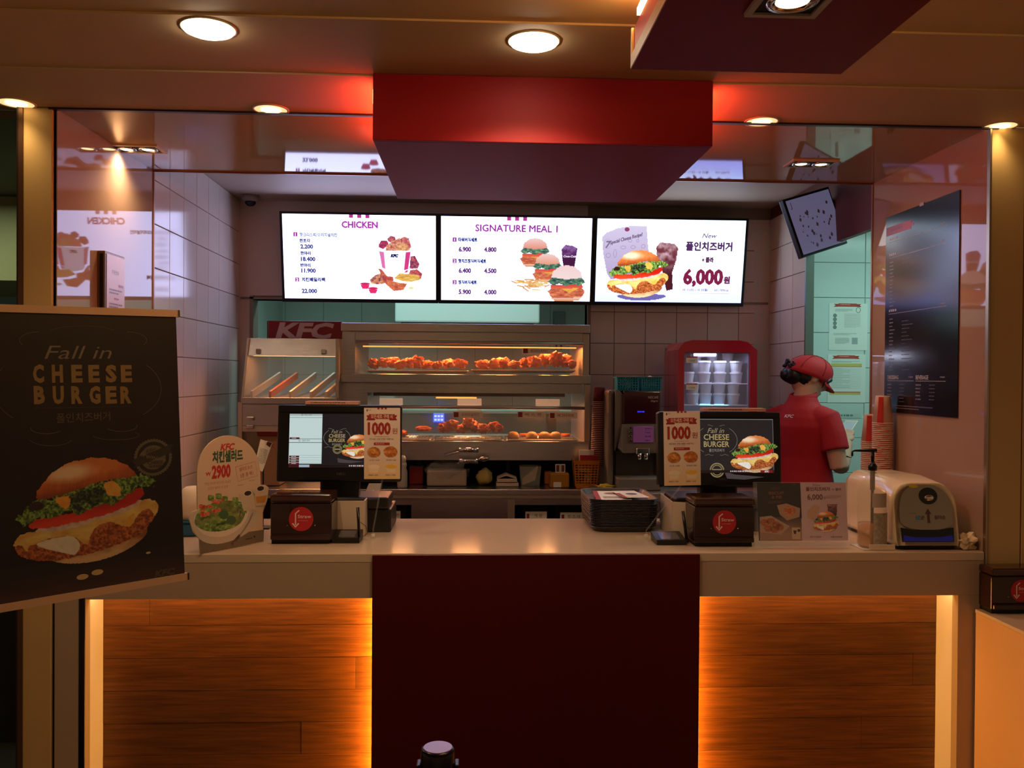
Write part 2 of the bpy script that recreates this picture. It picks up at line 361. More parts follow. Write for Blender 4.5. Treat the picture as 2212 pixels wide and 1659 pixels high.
mk('trim_1', BX(XL-.02, XR+.03, 2.745, 2.762, ZS-.006, ZS+.02), darkj, kind=ST)
mk('trim_2', BX(XL-.02, XR+.03, YS-.004, YS+.006, ZS-.006, ZS+.02), M('soffit_edge', '#8a4a28', .3, .5), kind=ST)
mk('ceiling', BX(-1.6, 3.2, YS+.006, 7.6, ZK, ZK+.08), kceil, kind=ST)
# polished side panels and tiled side walls
def tiles(wall, org, U, V, nrm, nu, nv, s, mat, skip=None, su=None, u_off=0, gap=.003, th=.006):
    su = su or s; me = None
    N = Vector(nrm); U = Vector(U); V = Vector(V)
    for j in range(nv):
        for i in range(nu):
            if skip and skip(i, j): continue
            if me is None:
                b = nb(); bx(b, -su/2+gap/2, su/2-gap/2, -s/2+gap/2, s/2-gap/2, 0, th)
                top = [e for e in b.edges if all(v.co.z > th*.5 for v in e.verts)]
                bmesh.ops.bevel(b, geom=top, offset=.0015, segments=1, affect='EDGES')
                b.transform(Matrix((( U.x, V.x, N.x, 0), (U.y, V.y, N.y, 0), (U.z, V.z, N.z, 0), (0, 0, 0, 1))))
                bmesh.ops.recalc_face_normals(b, faces=b.faces)
                me = bpy.data.meshes.new('tile'); b.to_mesh(me); b.free(); me.materials.append(mat)
            o = bpy.data.objects.new('tile', me); COL.objects.link(o); o.parent = wall
            o.location = Vector(org)+U*((i+.5)*su+u_off)+V*((j+.5)*s)-wall.location
G = .181
zt0 = .95+.0
wl = mk('wall_left', BX(XL-.12, XL-.012, YS+.004, YB+.1, 0, ZK+.04), grout, kind=ST)
tiles(wl, (XL-.012, YS+.03, ZK-10*G), (0, 1, 0), (0, 0, 1), (1, 0, 0), 8, 10, G, tile_m)
mk('wall_left', BX(XL-.12, XL, YP+.012, YS, .9, ZK), polish, kind=ST)
mk('trim_3', BX(XL-.004, XL+.004, YS-.003, YS+.008, .9, ZS), M('seam', '#a06a4a', .35, .4), kind=ST)
mk('wall_right', BX(XR, XR+.044, YP+.012, YS, .9, ZK), polish, kind=ST)
mk('trim_4', BX(XR-.004, XR+.004, YS-.003, YS+.008, .9, ZS), M('seam', '#a06a4a'), kind=ST)
# back wall with the pass-through
hx0, hx1 = P(548, 700, Y=YB).x, P(1268, 700, Y=YB).x; XRW = P(1661, 700, Y=YB).x
hz1, hz0 = P(900, 650, Y=YB).z, 1.10
bm = nb(); bx(bm, XL-.1, hx0, YB, YB+.1, 0, ZK+.04); bx(bm, hx1, XRW+.1, YB, YB+.1, 0, ZK+.04)
bx(bm, hx0, hx1, YB, YB+.1, hz1, ZK+.04); bx(bm, hx0, hx1, YB, YB+.1, 0, hz0)
bw = mk('wall_back', bm, grout, kind=ST)
ox = XRW-11*G; zz = P(1450, 743, Y=YB).z-8*G
tiles(bw, (ox, YB, zz), (1, 0, 0), (0, 0, 1), (0, -1, 0), 11, 12, G, tile_m, skip=lambda i, j: ox+i*G < hx1-.02 or zz+j*G < .8 or zz+(j+1)*G > ZK+.01)
k_ = math.ceil((hx1-.02-ox)/G); xn = ox+k_*G-hx1-.017
if xn > .02: tiles(bw, (hx1+.017, YB, zz), (1, 0, 0), (0, 0, 1), (0, -1, 0), 1, 12, G, tile_m, su=xn, skip=lambda i, j: zz+j*G < .8 or zz+(j+1)*G > ZK+.01)
bm = nb(); bx(bm, XL-.01, hx0, YB-.006, YB, .95, ZK); bx(bm, hx0, hx1, YB-.006, YB, hz1+.02, ZK); mk('wall_back', bm, M('back_wall_paint', '#d6c0b2', .4), kind=ST)
bm = nb(); bx(bm, hx0-.02, hx0, YB-.012, YB+.1, .95, hz1+.02); bx(bm, hx1, hx1+.015, YB-.012, YB+.1, .95, hz1+.02); bx(bm, hx0-.07, P(1658, 662, Y=YB).x, YB-.012, YB+.1, hz1, hz1+.012)
mk('trim_5', bm, M('sash', '#8d7d70', .4, .3), kind=ST)
# right wall of the kitchen side: header over the passage, pier at the back
bm = nb(); bx(bm, XRW+.006, XRW+.035, YS+.004, 4.36, 2.17, ZK+.04); bx(bm, XRW+.006, XRW+.035, 4.36, YB+.1, 0, ZK+.04)
wr = mk('wall_right', bm, M('header_dark', '#6b3626', .5), kind=ST)
tiles(wr, (XRW+.006, YB, zz), (0, -1, 0), (0, 0, 1), (-1, 0, 0), 3, 12, G, tile_m, skip=lambda i, j: zz+(j+1)*G > ZK+.01 or zz+j*G < .3)
mk('trim_6', BX(XRW-.003, XRW+.04, 4.345, 4.36, 0, 2.17), M('jamb', '#6f7a74', .4, .5), kind=ST)
mk('wall_right', BX(3.0, 3.1, YS, YB+.1, 0, ZK), tile_g, kind=ST)
mk('wall_right', BX(XR+.045, 3.1, YS-.1, YS, 0, ZK), M('kitchen_paint', '#b0b8b0', .5), kind=ST)
pw = mk('wall_back', BX(XRW+.1, 3.1, YB, YB+.1, 0, ZK+.04), grout_g, kind=ST)
zq = P(1800, 870, Y=YB).z-7*.204
tiles(pw, (XRW+.1, YB, zq), (1, 0, 0), (0, 0, 1), (0, -1, 0), 3, 12, .204, tile_g, su=.33, u_off=-.195, skip=lambda i, j: i > 2 or j < 1)
tag(pw, kind=ST)
# kitchen behind the pass-through
kb = mk('wall_back', BX(-1.6, 3.1, 7.3, 7.4, 0, ZK+.04), grout_g, kind=ST)
tiles(kb, (-1.9, 7.3, 1.2), (1, 0, 0), (0, 0, 1), (0, -1, 0), 9, 4, .32, tile_g, su=.32)
mk('wall_left', BX(-1.7, -1.6, YB+.1, 7.4, 0, ZK+.04), tile_g, kind=ST)
mk('wall_right', BX(3.0, 3.1, YB+.1, 7.4, 0, ZK), tile_g, kind=ST)
# front piers left and right, dark joints
gx0, gx1 = P(50, 400, Y=YP).x, P(112, 400, Y=YP).x
bm = BX(gx0, gx1, YP, YP+.12, 0, ZS, .002); mk('wall_front', bm, gold, kind=ST)
mk('trim_7', BX(gx1, XL-.003, YP+.012, YP+.1, .0, ZS), darkj, kind=ST)
mk('trim_8', BX(gx0-.013, gx0, YP-.004, YP+.1, 0, ZS), M('trim_bronze', '#6a4c38', .3, .6), kind=ST)
mk('trim_9', BX(gx0-.018, gx0-.013, YP-.004, YP+.1, 0, ZS), darkj, kind=ST)
rx0 = P(2141, 500, Y=YP).x
mk('trim_10', BX(XR, XR+.006, YP-.004, YP+.012, .9, ZS), alu, kind=ST)
mk('trim_11', BX(XR+.006, rx0, YP+.006, YP+.1, 0, ZS), darkj, kind=ST)
mk('wall_front', BX(rx0, rx0+.111, YP, YP+.12, 0, ZS, .002), gold, kind=ST)
mk('wall_front', BX(rx0+.115, 4.2, YP, YP+.12, 0, ZS, .002), gold, kind=ST)
# annex seen through the glass door on the far left
mk('door_1', BX(-3.2, gx0-.02, YP+.03, YP+.04, 0, ZS), M('door_glass', '#22302c', .03, alpha=.22, spec=.8), kind=ST)
bm = nb(); bx(bm, -3.4, XL-.13, 5.0, 5.1, 0, ZS); bx(bm, -3.4, -3.3, YP, 5.0, 0, ZS)
mk('wall_left', bm, M('annex_green', '#84b0a8', .6), kind=ST)
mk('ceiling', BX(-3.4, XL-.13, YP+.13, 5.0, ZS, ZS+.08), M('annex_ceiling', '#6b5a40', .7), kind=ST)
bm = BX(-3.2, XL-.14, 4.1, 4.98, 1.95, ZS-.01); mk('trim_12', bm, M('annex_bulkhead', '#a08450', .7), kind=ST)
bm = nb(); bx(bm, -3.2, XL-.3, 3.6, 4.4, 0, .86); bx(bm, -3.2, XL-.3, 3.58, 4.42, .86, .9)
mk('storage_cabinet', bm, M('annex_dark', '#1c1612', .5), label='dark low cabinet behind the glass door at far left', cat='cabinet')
# ================================================================= COUNTER
ctr_w = M('white_solid_surface', '#cdb59a', .14, noise=.015, nscale=4)
ctr = T('service_counter', 'long white service counter with lit wooden panels and dark red centre panel', 'counter', ((XL+XR)/2, 3.1, 0))
YC0, YC1 = YP, P(1040, 1120, Z=ZC).y
zap = P(1700, 1288, Y=YP).z
mk('countertop', BX(XL, XR, YC0, YC1, ZC-.03, ZC, .003), ctr_w, ctr)
pxl, pxr = P(804, 1240, Y=YP-.012).x, P(1512, 1240, Y=YP-.012).x
apr = M('apron_white', '#b39a80', .35)
mk('apron', BX(XL, pxl-.001, YC0+.001, YC0+.035, zap, ZC-.03, .001), apr, ctr)
mk('apron', BX(pxr+.001, XR, YC0+.001, YC0+.035, zap, ZC-.03, .001), apr, ctr)
lx1 = P(184, 1400, Y=YP).x; rx1 = P(2069, 1400, Y=YP).x
YW = 2.885
mk('end_leg', BX(XL, lx1, YC0+.001, YC0+.035, 0, zap), apr, ctr); mk('end_leg', BX(rx1, XR, YC0+.001, YC0+.035, 0, zap), apr, ctr)
ret = M('return_white', '#e0d4cc', .6)
mk('side_return', BX(XL, lx1-.001, YC0+.035, YW, 0, ZC-.03), ret, ctr); mk('side_return', BX(rx1+.001, XR, YC0+.035, YW, 0, ZC-.03), ret, ctr)
mk('red_panel', BX(pxl, pxr, YP-.012, YP+.02, 0, ZC-.004, .001), M('counter_red', '#4c0908', .5, spec=.25), ctr)
mk('panel_core', BX(pxl+.03, pxr-.03, YP+.02, YW+.02, 0, ZC-.03), M('core_dark', '#2a0d08', .7), ctr)
mk('counter_body', BX(XL+.01, XR-.01, YW+.02, YC1-.01, 0, ZC-.03), M('core_dark'), ctr)
mk('back_edge', BX(XL, XR, YC1-.01, YC1, ZC-.09, ZC-.03), ctr_w, ctr)
# planks
def wood(name, a, b):
    m = bpy.data.materials.new(name); m.use_nodes = True; nt = m.node_tree; bs = nt.nodes['Principled BSDF']
    tc = nt.nodes.new('ShaderNodeTexCoord'); mp = nt.nodes.new('ShaderNodeMapping'); mp.inputs['Scale'].default_value = (1.2, 1, 26)
    oi = nt.nodes.new('ShaderNodeObjectInfo'); ad = nt.nodes.new('ShaderNodeVectorMath')
    n = nt.nodes.new('ShaderNodeTexNoise'); n.inputs['Scale'].default_value = 5; n.inputs['Detail'].default_value = 6; n.inputs['Distortion'].default_value = .5
    r = nt.nodes.new('ShaderNodeValToRGB'); r.color_ramp.elements[0].position = .32; r.color_ramp.elements[1].position = .72
    r.color_ramp.elements[0].color = (*lin(a), 1); r.color_ramp.elements[1].color = (*lin(b), 1)
    hs = nt.nodes.new('ShaderNodeHueSaturation'); mr = nt.nodes.new('ShaderNodeMapRange'); mr.inputs[3].default_value = .72; mr.inputs[4].default_value = 1.25
    nt.links.new(tc.outputs['Object'], mp.inputs[0]); nt.links.new(mp.outputs[0], ad.inputs[0]); nt.links.new(oi.outputs['Location'], ad.inputs[1])
    nt.links.new(ad.outputs[0], n.inputs[0]); nt.links.new(n.outputs[0], r.inputs[0]); nt.links.new(oi.outputs['Random'], mr.inputs[0])
    nt.links.new(mr.outputs[0], hs.inputs['Value']); nt.links.new(r.outputs[0], hs.inputs['Color']); nt.links.new(hs.outputs[0], bs.inputs['Base Color'])
    bs.inputs['Roughness'].default_value = .42; return m
wood_m = wood('oak_laminate', '#5a3212', '#824e20')
zr = [P(600, y, Y=YW).z for y in (1276, 1350, 1422, 1491, 1560, 1629)]
dz = (zr[1]-zr[5])/4
for side in (0, 1):
    a, b = (lx1-.02, pxl+.03) if side == 0 else (pxr-.03, rx1+.02)
    zt = zr[1]+dz if side == 0 else P(1700, 1347, Y=YW).z+dz; k = 0; rr = random.Random(5+side)
    while zt > .02:
        cut = [a+(.17 if side == 0 else .06), b-.28, b-.1][k % 3] if k % 2 == 0 else None
        segs = [(a, b)] if cut is None else [(a, cut), (cut, b)]
        for s0, s1 in segs:
            mk('plank', BX(s0+.0006, s1-.0006, YW-rr.uniform(0, .0012), YW+.012, max(zt-dz, 0)+.0007, min(zt, ZC-.03)-.0007), wood_m, ctr)
        zt -= dz; k += 1
# warm LED strips
def emis(name, col, s): return M(name, '#000000', em=col, es=s)
led = emis('led_warm', (1, .42, .05), 60)
ledt = emis('led_top', (1, .56, .20), 15)
mk('light_strip', BX(lx1+.01, pxl-.01, YP+.037, YP+.047, zap+.012, zap+.018), ledt, ctr)
mk('light_strip', BX(pxr+.01, rx1-.01, YP+.037, YP+.047, zap+.012, zap+.018), ledt, ctr)
mk('light_strip', BX(pxl+.004, pxl+.012, YW-.034, YW-.014, .02, ZC-.1), led, ctr)
mk('light_strip', BX(pxr-.012, pxr-.004, YW-.034, YW-.014, .02, ZC-.1), led, ctr)
# ================================================================= RED CEILING BOXES
Y1 = 2.385; bz = P(1170, 309, Y=Y1).z
ax0, ax1 = P(804.9, 300, Y=Y1).x, P(1539.3, 318, Y=Y1).x; ay1 = P(1136, 434, Z=bz).y
hb = T('hanging_canopy', 'large red box canopy hanging from the ceiling in front of the menu screens', 'canopy', ((ax0+ax1)/2, (Y1+ay1)/2, bz))
bm = nb(); bx(bm, ax0, ax1, Y1, 2.399, bz, ZM-.001, .0015); mk('front_panel', bm, redp, hb)
mk('body', BX(ax0, ax1, 2.399, ay1, bz, ZS-.008, .0015), redp, hb)
ledr = emis('led_red', (1, .07, .03), 15)
mk('light_strip', BX(ax0-.008, ax0-.001, 2.45, ay1-.1, ZS-.06, ZS-.02), ledr, hb)
mk('light_strip', BX(ax1+.001, ax1+.008, 2.45, ay1-.1, ZS-.06, ZS-.02), ledr, hb)
bz2 = 2.2; q0, q1 = P(1362, 150, Z=bz2), P(1820, 158, Z=bz2)
h2 = T('hanging_canopy', 'dark red box canopy with a cream rim nearest the camera, cut off at the top', 'canopy', ((q0.x+q1.x)/2, q0.y-.5, bz2))
zt2 = P(1364, 63, Y=q0.y).z
crm = M('rim_cream', '#c09a6a', .5)
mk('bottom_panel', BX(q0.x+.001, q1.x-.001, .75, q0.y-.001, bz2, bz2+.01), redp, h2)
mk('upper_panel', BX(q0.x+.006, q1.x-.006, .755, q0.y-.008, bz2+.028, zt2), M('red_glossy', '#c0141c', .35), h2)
bm = nb(); bx(bm, q0.x, q1.x, .745, .75, bz2+.002, zt2); bx(bm, q0.x, q1.x, q0.y-.008, q0.y, bz2+.002, zt2); bx(bm, q0.x, q0.x+.006, .75, q0.y-.008, bz2+.002, bz2+.03); bx(bm, q1.x-.006, q1.x, .75, q0.y-.008, bz2+.002, bz2+.03)
mk('rim', bm, crm, h2)
for x in (q0.x+.08, q1.x-.08): mk('hanger', cy(nb(), (x, 1.3, zt2), (x, 1.3, ZM+.005), .006), chrome, h2)
covel = emis('led_cove', (1, .62, .2), 30)
mk('light_strip', BX(q0.x+.004, q0.x+.03, .8, q0.y-.05, zt2+.01, zt2+.025), covel, h2)
mk('light_strip', BX(q1.x-.06, q1.x-.02, .8, q0.y-.05, zt2+.01, zt2+.025), emis('led_cove2', (1, .62, .2), 1.2), h2)
# ================================================================= CEILING LAMPS
def disc_em(name, s, col=(1, .8, .5)): return emis(name, col, s)
bulb_hot, bulb_dim = disc_em('bulb_hot', 14, (1, .86, .62)), disc_em('bulb_dim', 2.6, (1, .68, .28))
trimw = M('lamp_trim', '#c9b28e', .4)
refl = M('lamp_reflector', '#d9b878', .3, 0, em=(1, .70, .32), es=.55)
names = ['small round downlight above the left beige pier', 'small round downlight over the left end of the counter', 'small round downlight right of the large red canopy', 'small round downlight above the right beige pier', 'large bright round downlight at upper left of the ceiling', 'large bright round downlight above the red canopy']
for i, (x, y, z, e, r) in enumerate(LAMPS+BIGL):
    p = P(x, y, Z=z); d = T('downlight', names[i], 'ceiling light', (p.x, p.y, z))
    mk('trim_ring', lathe(nb(), [(r+.004, 0), (r+.004, -.003), (r-.002, -.003), (r-.002, 0)], (p.x, p.y, z), 36, cap=False), trimw, d, True)
    mk('reflector', lathe(nb(), [(r-.002, -.0015), (.0, -.0012)], (p.x, p.y, z), 36), refl if i < 4 else bulb_hot, d)
    mk('bulb', lathe(nb(), [(r*.6, -.0035), (.0, -.004)] if i < 4 else [(r*.97, -.002), (r*.93, -.008), (r*.7, -.014), (r*.35, -.017), (0, -.018)], (p.x, p.y, z), 36), bulb_dim if i < 4 else bulb_hot, d, i > 3)
for x, y, nm in ((297, 320, 'left'), (1752, 352, 'right')):
    p = P(x, y, Z=ZS); w, dp = .155, .085
    d = T('twin_downlight', 'recessed twin square downlight in the soffit at %s, %s' % (nm, 'over the salad sign' if nm == 'left' else 'in front of the tilted monitor'), 'ceiling light', (p.x, p.y, ZS))
    fr = nb()
    for a in ((-w/2-.012, w/2+.012, -dp/2-.012, -dp/2), (-w/2-.012, w/2+.012, dp/2, dp/2+.012), (-w/2-.012, -w/2, -dp/2, dp/2), (w/2, w/2+.012, -dp/2, dp/2)): bx(fr, p.x+a[0], p.x+a[1], p.y+a[2], p.y+a[3], ZS-.006, ZS)
    mk('frame', fr, trimw, d); mk('housing', BX(p.x-w/2, p.x+w/2, p.y-dp/2, p.y+dp/2, ZS-.002, ZS-.0005), blackm, d)
    for s in (-1, 1):
        c = (p.x+s*w*.25, p.y, ZS)
        b = mk('lamp', lathe(nb(), [(.033, -.002), (.034, -.008), (.028, -.009), (.026, -.005)], c, 24, cap=False), chrome, d, True)
        mk('bulb', lathe(nb(), [(.022, -.005), (.0, -.006)], c, 20), emis('bulb_twin', (1, .74, .36), 5), b)
p = P(1712, -4, Z=bz2)
d = T('square_downlight', 'square gimbal downlight set in the nearest red canopy, cut by the frame top', 'ceiling light', (p.x, p.y, bz2))
fr = nb(); s = .055
for a in ((-s-.012, s+.012, -s-.012, -s), (-s-.012, s+.012, s, s+.012), (-s-.012, -s, -s, s), (s, s+.012, -s, s)): bx(fr, p.x+a[0], p.x+a[1], p.y+a[2], p.y+a[3], bz2-.008, bz2)
mk('frame', fr, M('lamp_trim'), d); mk('housing', BX(p.x-s, p.x+s, p.y-s, p.y+s, bz2-.003, bz2-.001), blackm, d)
mk('lamp', lathe(nb(), [(.045, -.003), (.046, -.009), (.038, -.01), (.03, -.006)], (p.x, p.y, bz2), 28, cap=False), chrome, d, True)
mk('bulb', lathe(nb(), [(.032, -.006), (0, -.007)], (p.x, p.y, bz2), 24), emis('bulb_twin', (1, .74, .36), 5), d)
# dome camera
p = P(541, 424, Z=ZK-.004)
d = T('dome_camera', 'small white dome security camera on the kitchen ceiling left of the menu screens', 'camera', (p.x, p.y, ZK))
mk('housing', lathe(nb(), [(.046, 0), (.046, -.022), (.034, -.034), (.03, -.034)], (p.x, p.y, ZK), 28), M('cam_white', '#9a8b84', .5), d, True)
mk('dome', lathe(nb(), [(.03, -.03), (.028, -.044), (.018, -.056), (.0, -.06)], (p.x, p.y, ZK), 28), M('dome_dark', '#1c1c2c', .1), d, True)
# floor-to-view: queue post in front
pp = P(946, 1615, Y=1.31); zq = pp.z
q = T('queue_post', 'dark belt queue post with silver top at the bottom of the view', 'queue post', (pp.x, pp.y, 0))
mk('base', lathe(nb(), [(.16, 0), (.16, .012), (.05, .03), (.03, .03)], (pp.x, pp.y, 0), 32), black, q, True)
mk('pole', cy(nb(), (pp.x, pp.y, .03), (pp.x, pp.y, zq-.09), .022), M('post_dark', '#17120f', .2, .6), q, True)
mk('belt_head', lathe(nb(), [(.026, -.09), (.0265, -.085), (.0265, -.006), (.025, -.001), (.0222, 0)], (pp.x, pp.y, zq), 36), M('post_head', '#140d0b', .18, .3), q, True)
mk('top_cap', lathe(nb(), [(.0222, .0002), (.0218, .0012), (.0, .0012)], (pp.x, pp.y, zq), 36), M('cap_silver', '#8d7886', .3, .55), q)
for s in (-1, 1): mk('belt_clip', BX(pp.x+s*.0255, pp.x+s*.0325, pp.y-.012, pp.y+.012, zq-.08, zq-.022, .002), black, q)
# ================================================================= MENU SCREENS
tA, tB = P(603, 456, Y=4.74), P(1618, 471, Y=4.74)
tz = P(1110, 464, Y=4.74).z; bzv = P(1110, 657, Y=4.83).z
UX = Vector((1, 0, 0)); VT = Vector((0, .09, bzv-tz)).normalized(); NT = Vector((0, -VT.z, VT.y)); NT = NT if NT.y < 0 else -NT
Htv = math.hypot(.09, tz-bzv); Wtv = (tB.x-tA.x)/3
tvf = M('tv_bezel', '#10101c', .3)
WHT = (1.45, 1.55, 2.55, 1)
PUR, PURD, BLU = '#b43cae', '#8c3c96', '#3c4f96'
def tv(i, lab, paint):
    x0 = tA.x+i*Wtv; O = Vector((x0, 4.74, tz))
    t = T('menu_screen', lab, 'screen', (x0+Wtv/2, 4.83, bzv), group=None)
    def slab(u0, u1, v0, v1, n0, n1, bev=0):
        bm = nb(); bx(bm, u0, u1, v0, v1, n0, n1, bev)
        bm.transform(Matrix(((1, 0, 0, O.x), (0, VT.y, NT.y, O.y), (0, VT.z, NT.z, O.z), (0, 0, 0, 1)))); bmesh.ops.recalc_face_normals(bm, faces=bm.faces); return bm
    mk('casing', slab(.001, Wtv-.001, 0, Htv, -.05, -.002, .003), tvf, t)
    bm = slab(.001, .015, 0, Htv, -.002, .002)
    for a in ((Wtv-.015, Wtv-.001, 0, Htv), (.015, Wtv-.015, 0, .013), (.015, Wtv-.015, Htv-.02, Htv)):
        b2 = slab(*a, -.002, .002); me = bpy.data.meshes.new('x'); b2.to_mesh(me); bm.from_mesh(me); b2.free(); bpy.data.meshes.remove(me)
    mk('bezel', bm, tvf, t)
    mk('wall_mount', BX(x0+Wtv*.3, x0+Wtv*.7, 4.80, YB-.01, tz-.3, tz-.15), blackm, t)
    a = Art(O+NT*.0005, UX, VT, gain=1.0, eps=.00008); a.g = .5; a.fat = .05; paint(a, .015, .013, Wtv-.015, Htv-.02); a.build('picture', t, SCREEN); return t
def stripes(a, x, y, k):
    u, v = a.uv(x, y)
    for d in (-17.4, 0, 17.4): a.rect(u+(d-4.4)*k, .013, u+(d+4.4)*k, v, '#b8389a', 2)
K = .00256          # metres on the screens per pixel of the photograph
def paint1(a, x0, y0, x1, y1):
    a.rect(x0, y0, x1, y1, WHT, 0); a.L = 2
    stripes(a, 776, 471, K)
    u = lambda x, y: a.uv(x, y)
    a.text('CHICKEN', *u(777, 485), .0355, PUR, .015, wd=.196)
    for n, x, y in (('1', 638, 506), ('2', 642, 604)):
        p = u(x, y); a.rect(p[0]-.011, p[1]-.012, p[0]+.011, p[1]+.012, '#a83cb0', 2); a.text(n, *p, .016, (1.2, 1.2, 1.5, 1), .02, L=3)
    a.text('핫크리스피/오리지널치킨', *u(647, 507), .019, '#8f98c0', al='l', wd=.205, bold=.02)
    for s, x, y, h, c in (('한조각', 647, 520, .018, '#6c7cb0'), ('2.200', 649, 532, .0225, '#9a88a8'), ('한마리', 649, 547, .018, '#5c6cae'), ('18.400', 650, 559, .0225, '#9a8aa8'), ('반마리', 649, 573, .018, '#4c5cae'), ('11.900', 651, 584, .0225, '#9a8aa8'), ('치킨패밀리팩', 652, 604, .020, '#4c5cb6'), ('22.000', 652, 628, .0225, '#8e7aa8')):
        a.text(s, *u(x, y), h, '#4c4c90', .03, al='l')
    def cr(pts, base, dark, lite, sd, k=6): a.raster([u(600+x/6.144, 440+y/6.144) for x, y in pts], crispy(base, dark, lite, k, sd), .0021)
    a.L = 2
    cr([(1760, 700), (1820, 690), (1880, 800), (1860, 860), (1750, 865)], (206, 90, 96), (100, 40, 96), (236, 150, 130), 1)
    cr([(1340, 540), (1370, 490), (1450, 490), (1475, 540), (1400, 605), (1340, 580)], (190, 60, 96), (130, 40, 90), (220, 120, 120), 2)
    cr([(1455, 460), (1500, 425), (1560, 440), (1565, 480), (1500, 515), (1460, 495)], (200, 90, 100), (130, 50, 90), (240, 160, 130), 3)
    cr([(1560, 500), (1680, 435), (1740, 460), (1775, 580), (1740, 600), (1600, 560)], (216, 110, 110), (150, 60, 90), (250, 190, 150), 4)
    a.L = 3
    cr([(1430, 625), (1440, 560), (1520, 500), (1620, 450), (1640, 520), (1570, 625)], (232, 150, 120), (170, 80, 80), (255, 220, 170), 5, 8)
    cr([(1560, 625), (1580, 560), (1650, 515), (1720, 540), (1755, 600), (1740, 625)], (240, 180, 120), (190, 100, 80), (255, 232, 170), 6, 8)
    q = lambda x, y: u(600+x/6.144, 440+y/6.144)
    a.L = 4; a.poly([q(1335, 620), q(1440, 632), q(1640, 635), q(1775, 615), q(1720, 945), q(1600, 955), q(1450, 930), q(1425, 900)], (.62, .62, .85, 1))
    a.L = 5; a.poly([q(1347, 632), q(1408, 642), q(1428, 865), q(1385, 850)], '#e878b8'); a.poly([q(1700, 645), q(1762, 640), q(1728, 870), q(1676, 882)], '#e23c88')
    a.text('KFC', *q(1550, 690), .015, '#10104c', .06, .25)
    a.poly([q(1700, 890), q(1730, 880), q(1720, 910), q(1680, 915)], '#e23c88')
    a.L = 6
    cr([(1220, 1010), (1290, 950), (1370, 920), (1420, 1060), (1330, 1070), (1240, 1060)], (224, 140, 100), (110, 50, 90), (250, 210, 150), 7)
    cr([(1740, 930), (1760, 880), (1850, 870), (1920, 930), (1900, 1000), (1840, 1010)], (206, 90, 90), (150, 50, 80), (240, 160, 120), 8)
    cr([(1330, 860), (1380, 870), (1450, 960), (1530, 970), (1540, 1020), (1450, 1070), (1400, 1040), (1370, 930)], (214, 100, 80), (160, 60, 70), (246, 170, 110), 9)
    a.L = 7
    cr([(1540, 990), (1620, 925), (1780, 935), (1870, 950), (1895, 1010), (1780, 1035), (1660, 1030)], (244, 200, 100), (220, 150, 70), (255, 240, 150), 10)
    cr([(1425, 1060), (1500, 1020), (1620, 1050), (1720, 1060), (1670, 1145), (1540, 1160), (1480, 1110)], (226, 120, 80), (180, 80, 70), (250, 180, 110), 11)
    a.ell(*q(1770, 1120), .014, .007, '#f4ea9a')
    for x, y in ((1160, 1090), (1265, 1150)):
        c = q(x, y); a.ell(c[0], c[1]-.011, .0285, .0085, '#f0d0e4', L=7); a.ell(c[0], c[1]-.011, .026, .0065, '#d82a68', L=8)
        a.poly([(c[0]-.026, c[1]-.005), (c[0]+.026, c[1]-.005), (c[0]+.015, c[1]+.017), (c[0]-.015, c[1]+.017)], '#f0306e', 8)
def smallburger(a, c, w, sd, L, bun=(236, 150, 130)):
    k = w/300; R = lambda pts, fn: a.raster([(c[0]+x*k, c[1]+y*k) for x, y in pts], fn, w/42, a.L)
    a.L = L; R([(-140, 130), (140, 125), (110, 160), (-100, 165)], flat((250, 225, 205), (226, 140, 100)))
    a.L = L+1; R([(-165, 75), (-120, 40), (140, 40), (170, 80), (140, 130), (-130, 135)], crispy((224, 120, 80), (170, 70, 60), (250, 180, 130), 8, sd))
    R([(-60, 45), (120, 40), (30, 92)], flat((250, 190, 80)))
    a.L = L+2; R([(-140, 20), (140, 10), (150, 40), (0, 52), (-140, 50)], flat((230, 60, 60), (236, 110, 80)))
    a.L = L+3; R([(-165, -5), (-130, -45), (0, -55), (140, -50), (170, -5), (110, 25), (60, 10), (0, 30), (-60, 8), (-120, 26)], crispy((90, 140, 110), (30, 60, 70), (190, 220, 160), 7, sd+3, 1.6))
    a.L = L+4; R([(-135, -48), (-120, -100), (-60, -145), (10, -155), (80, -140), (130, -95), (140, -45), (0, -30)], flat((250, 215, 215), bun))
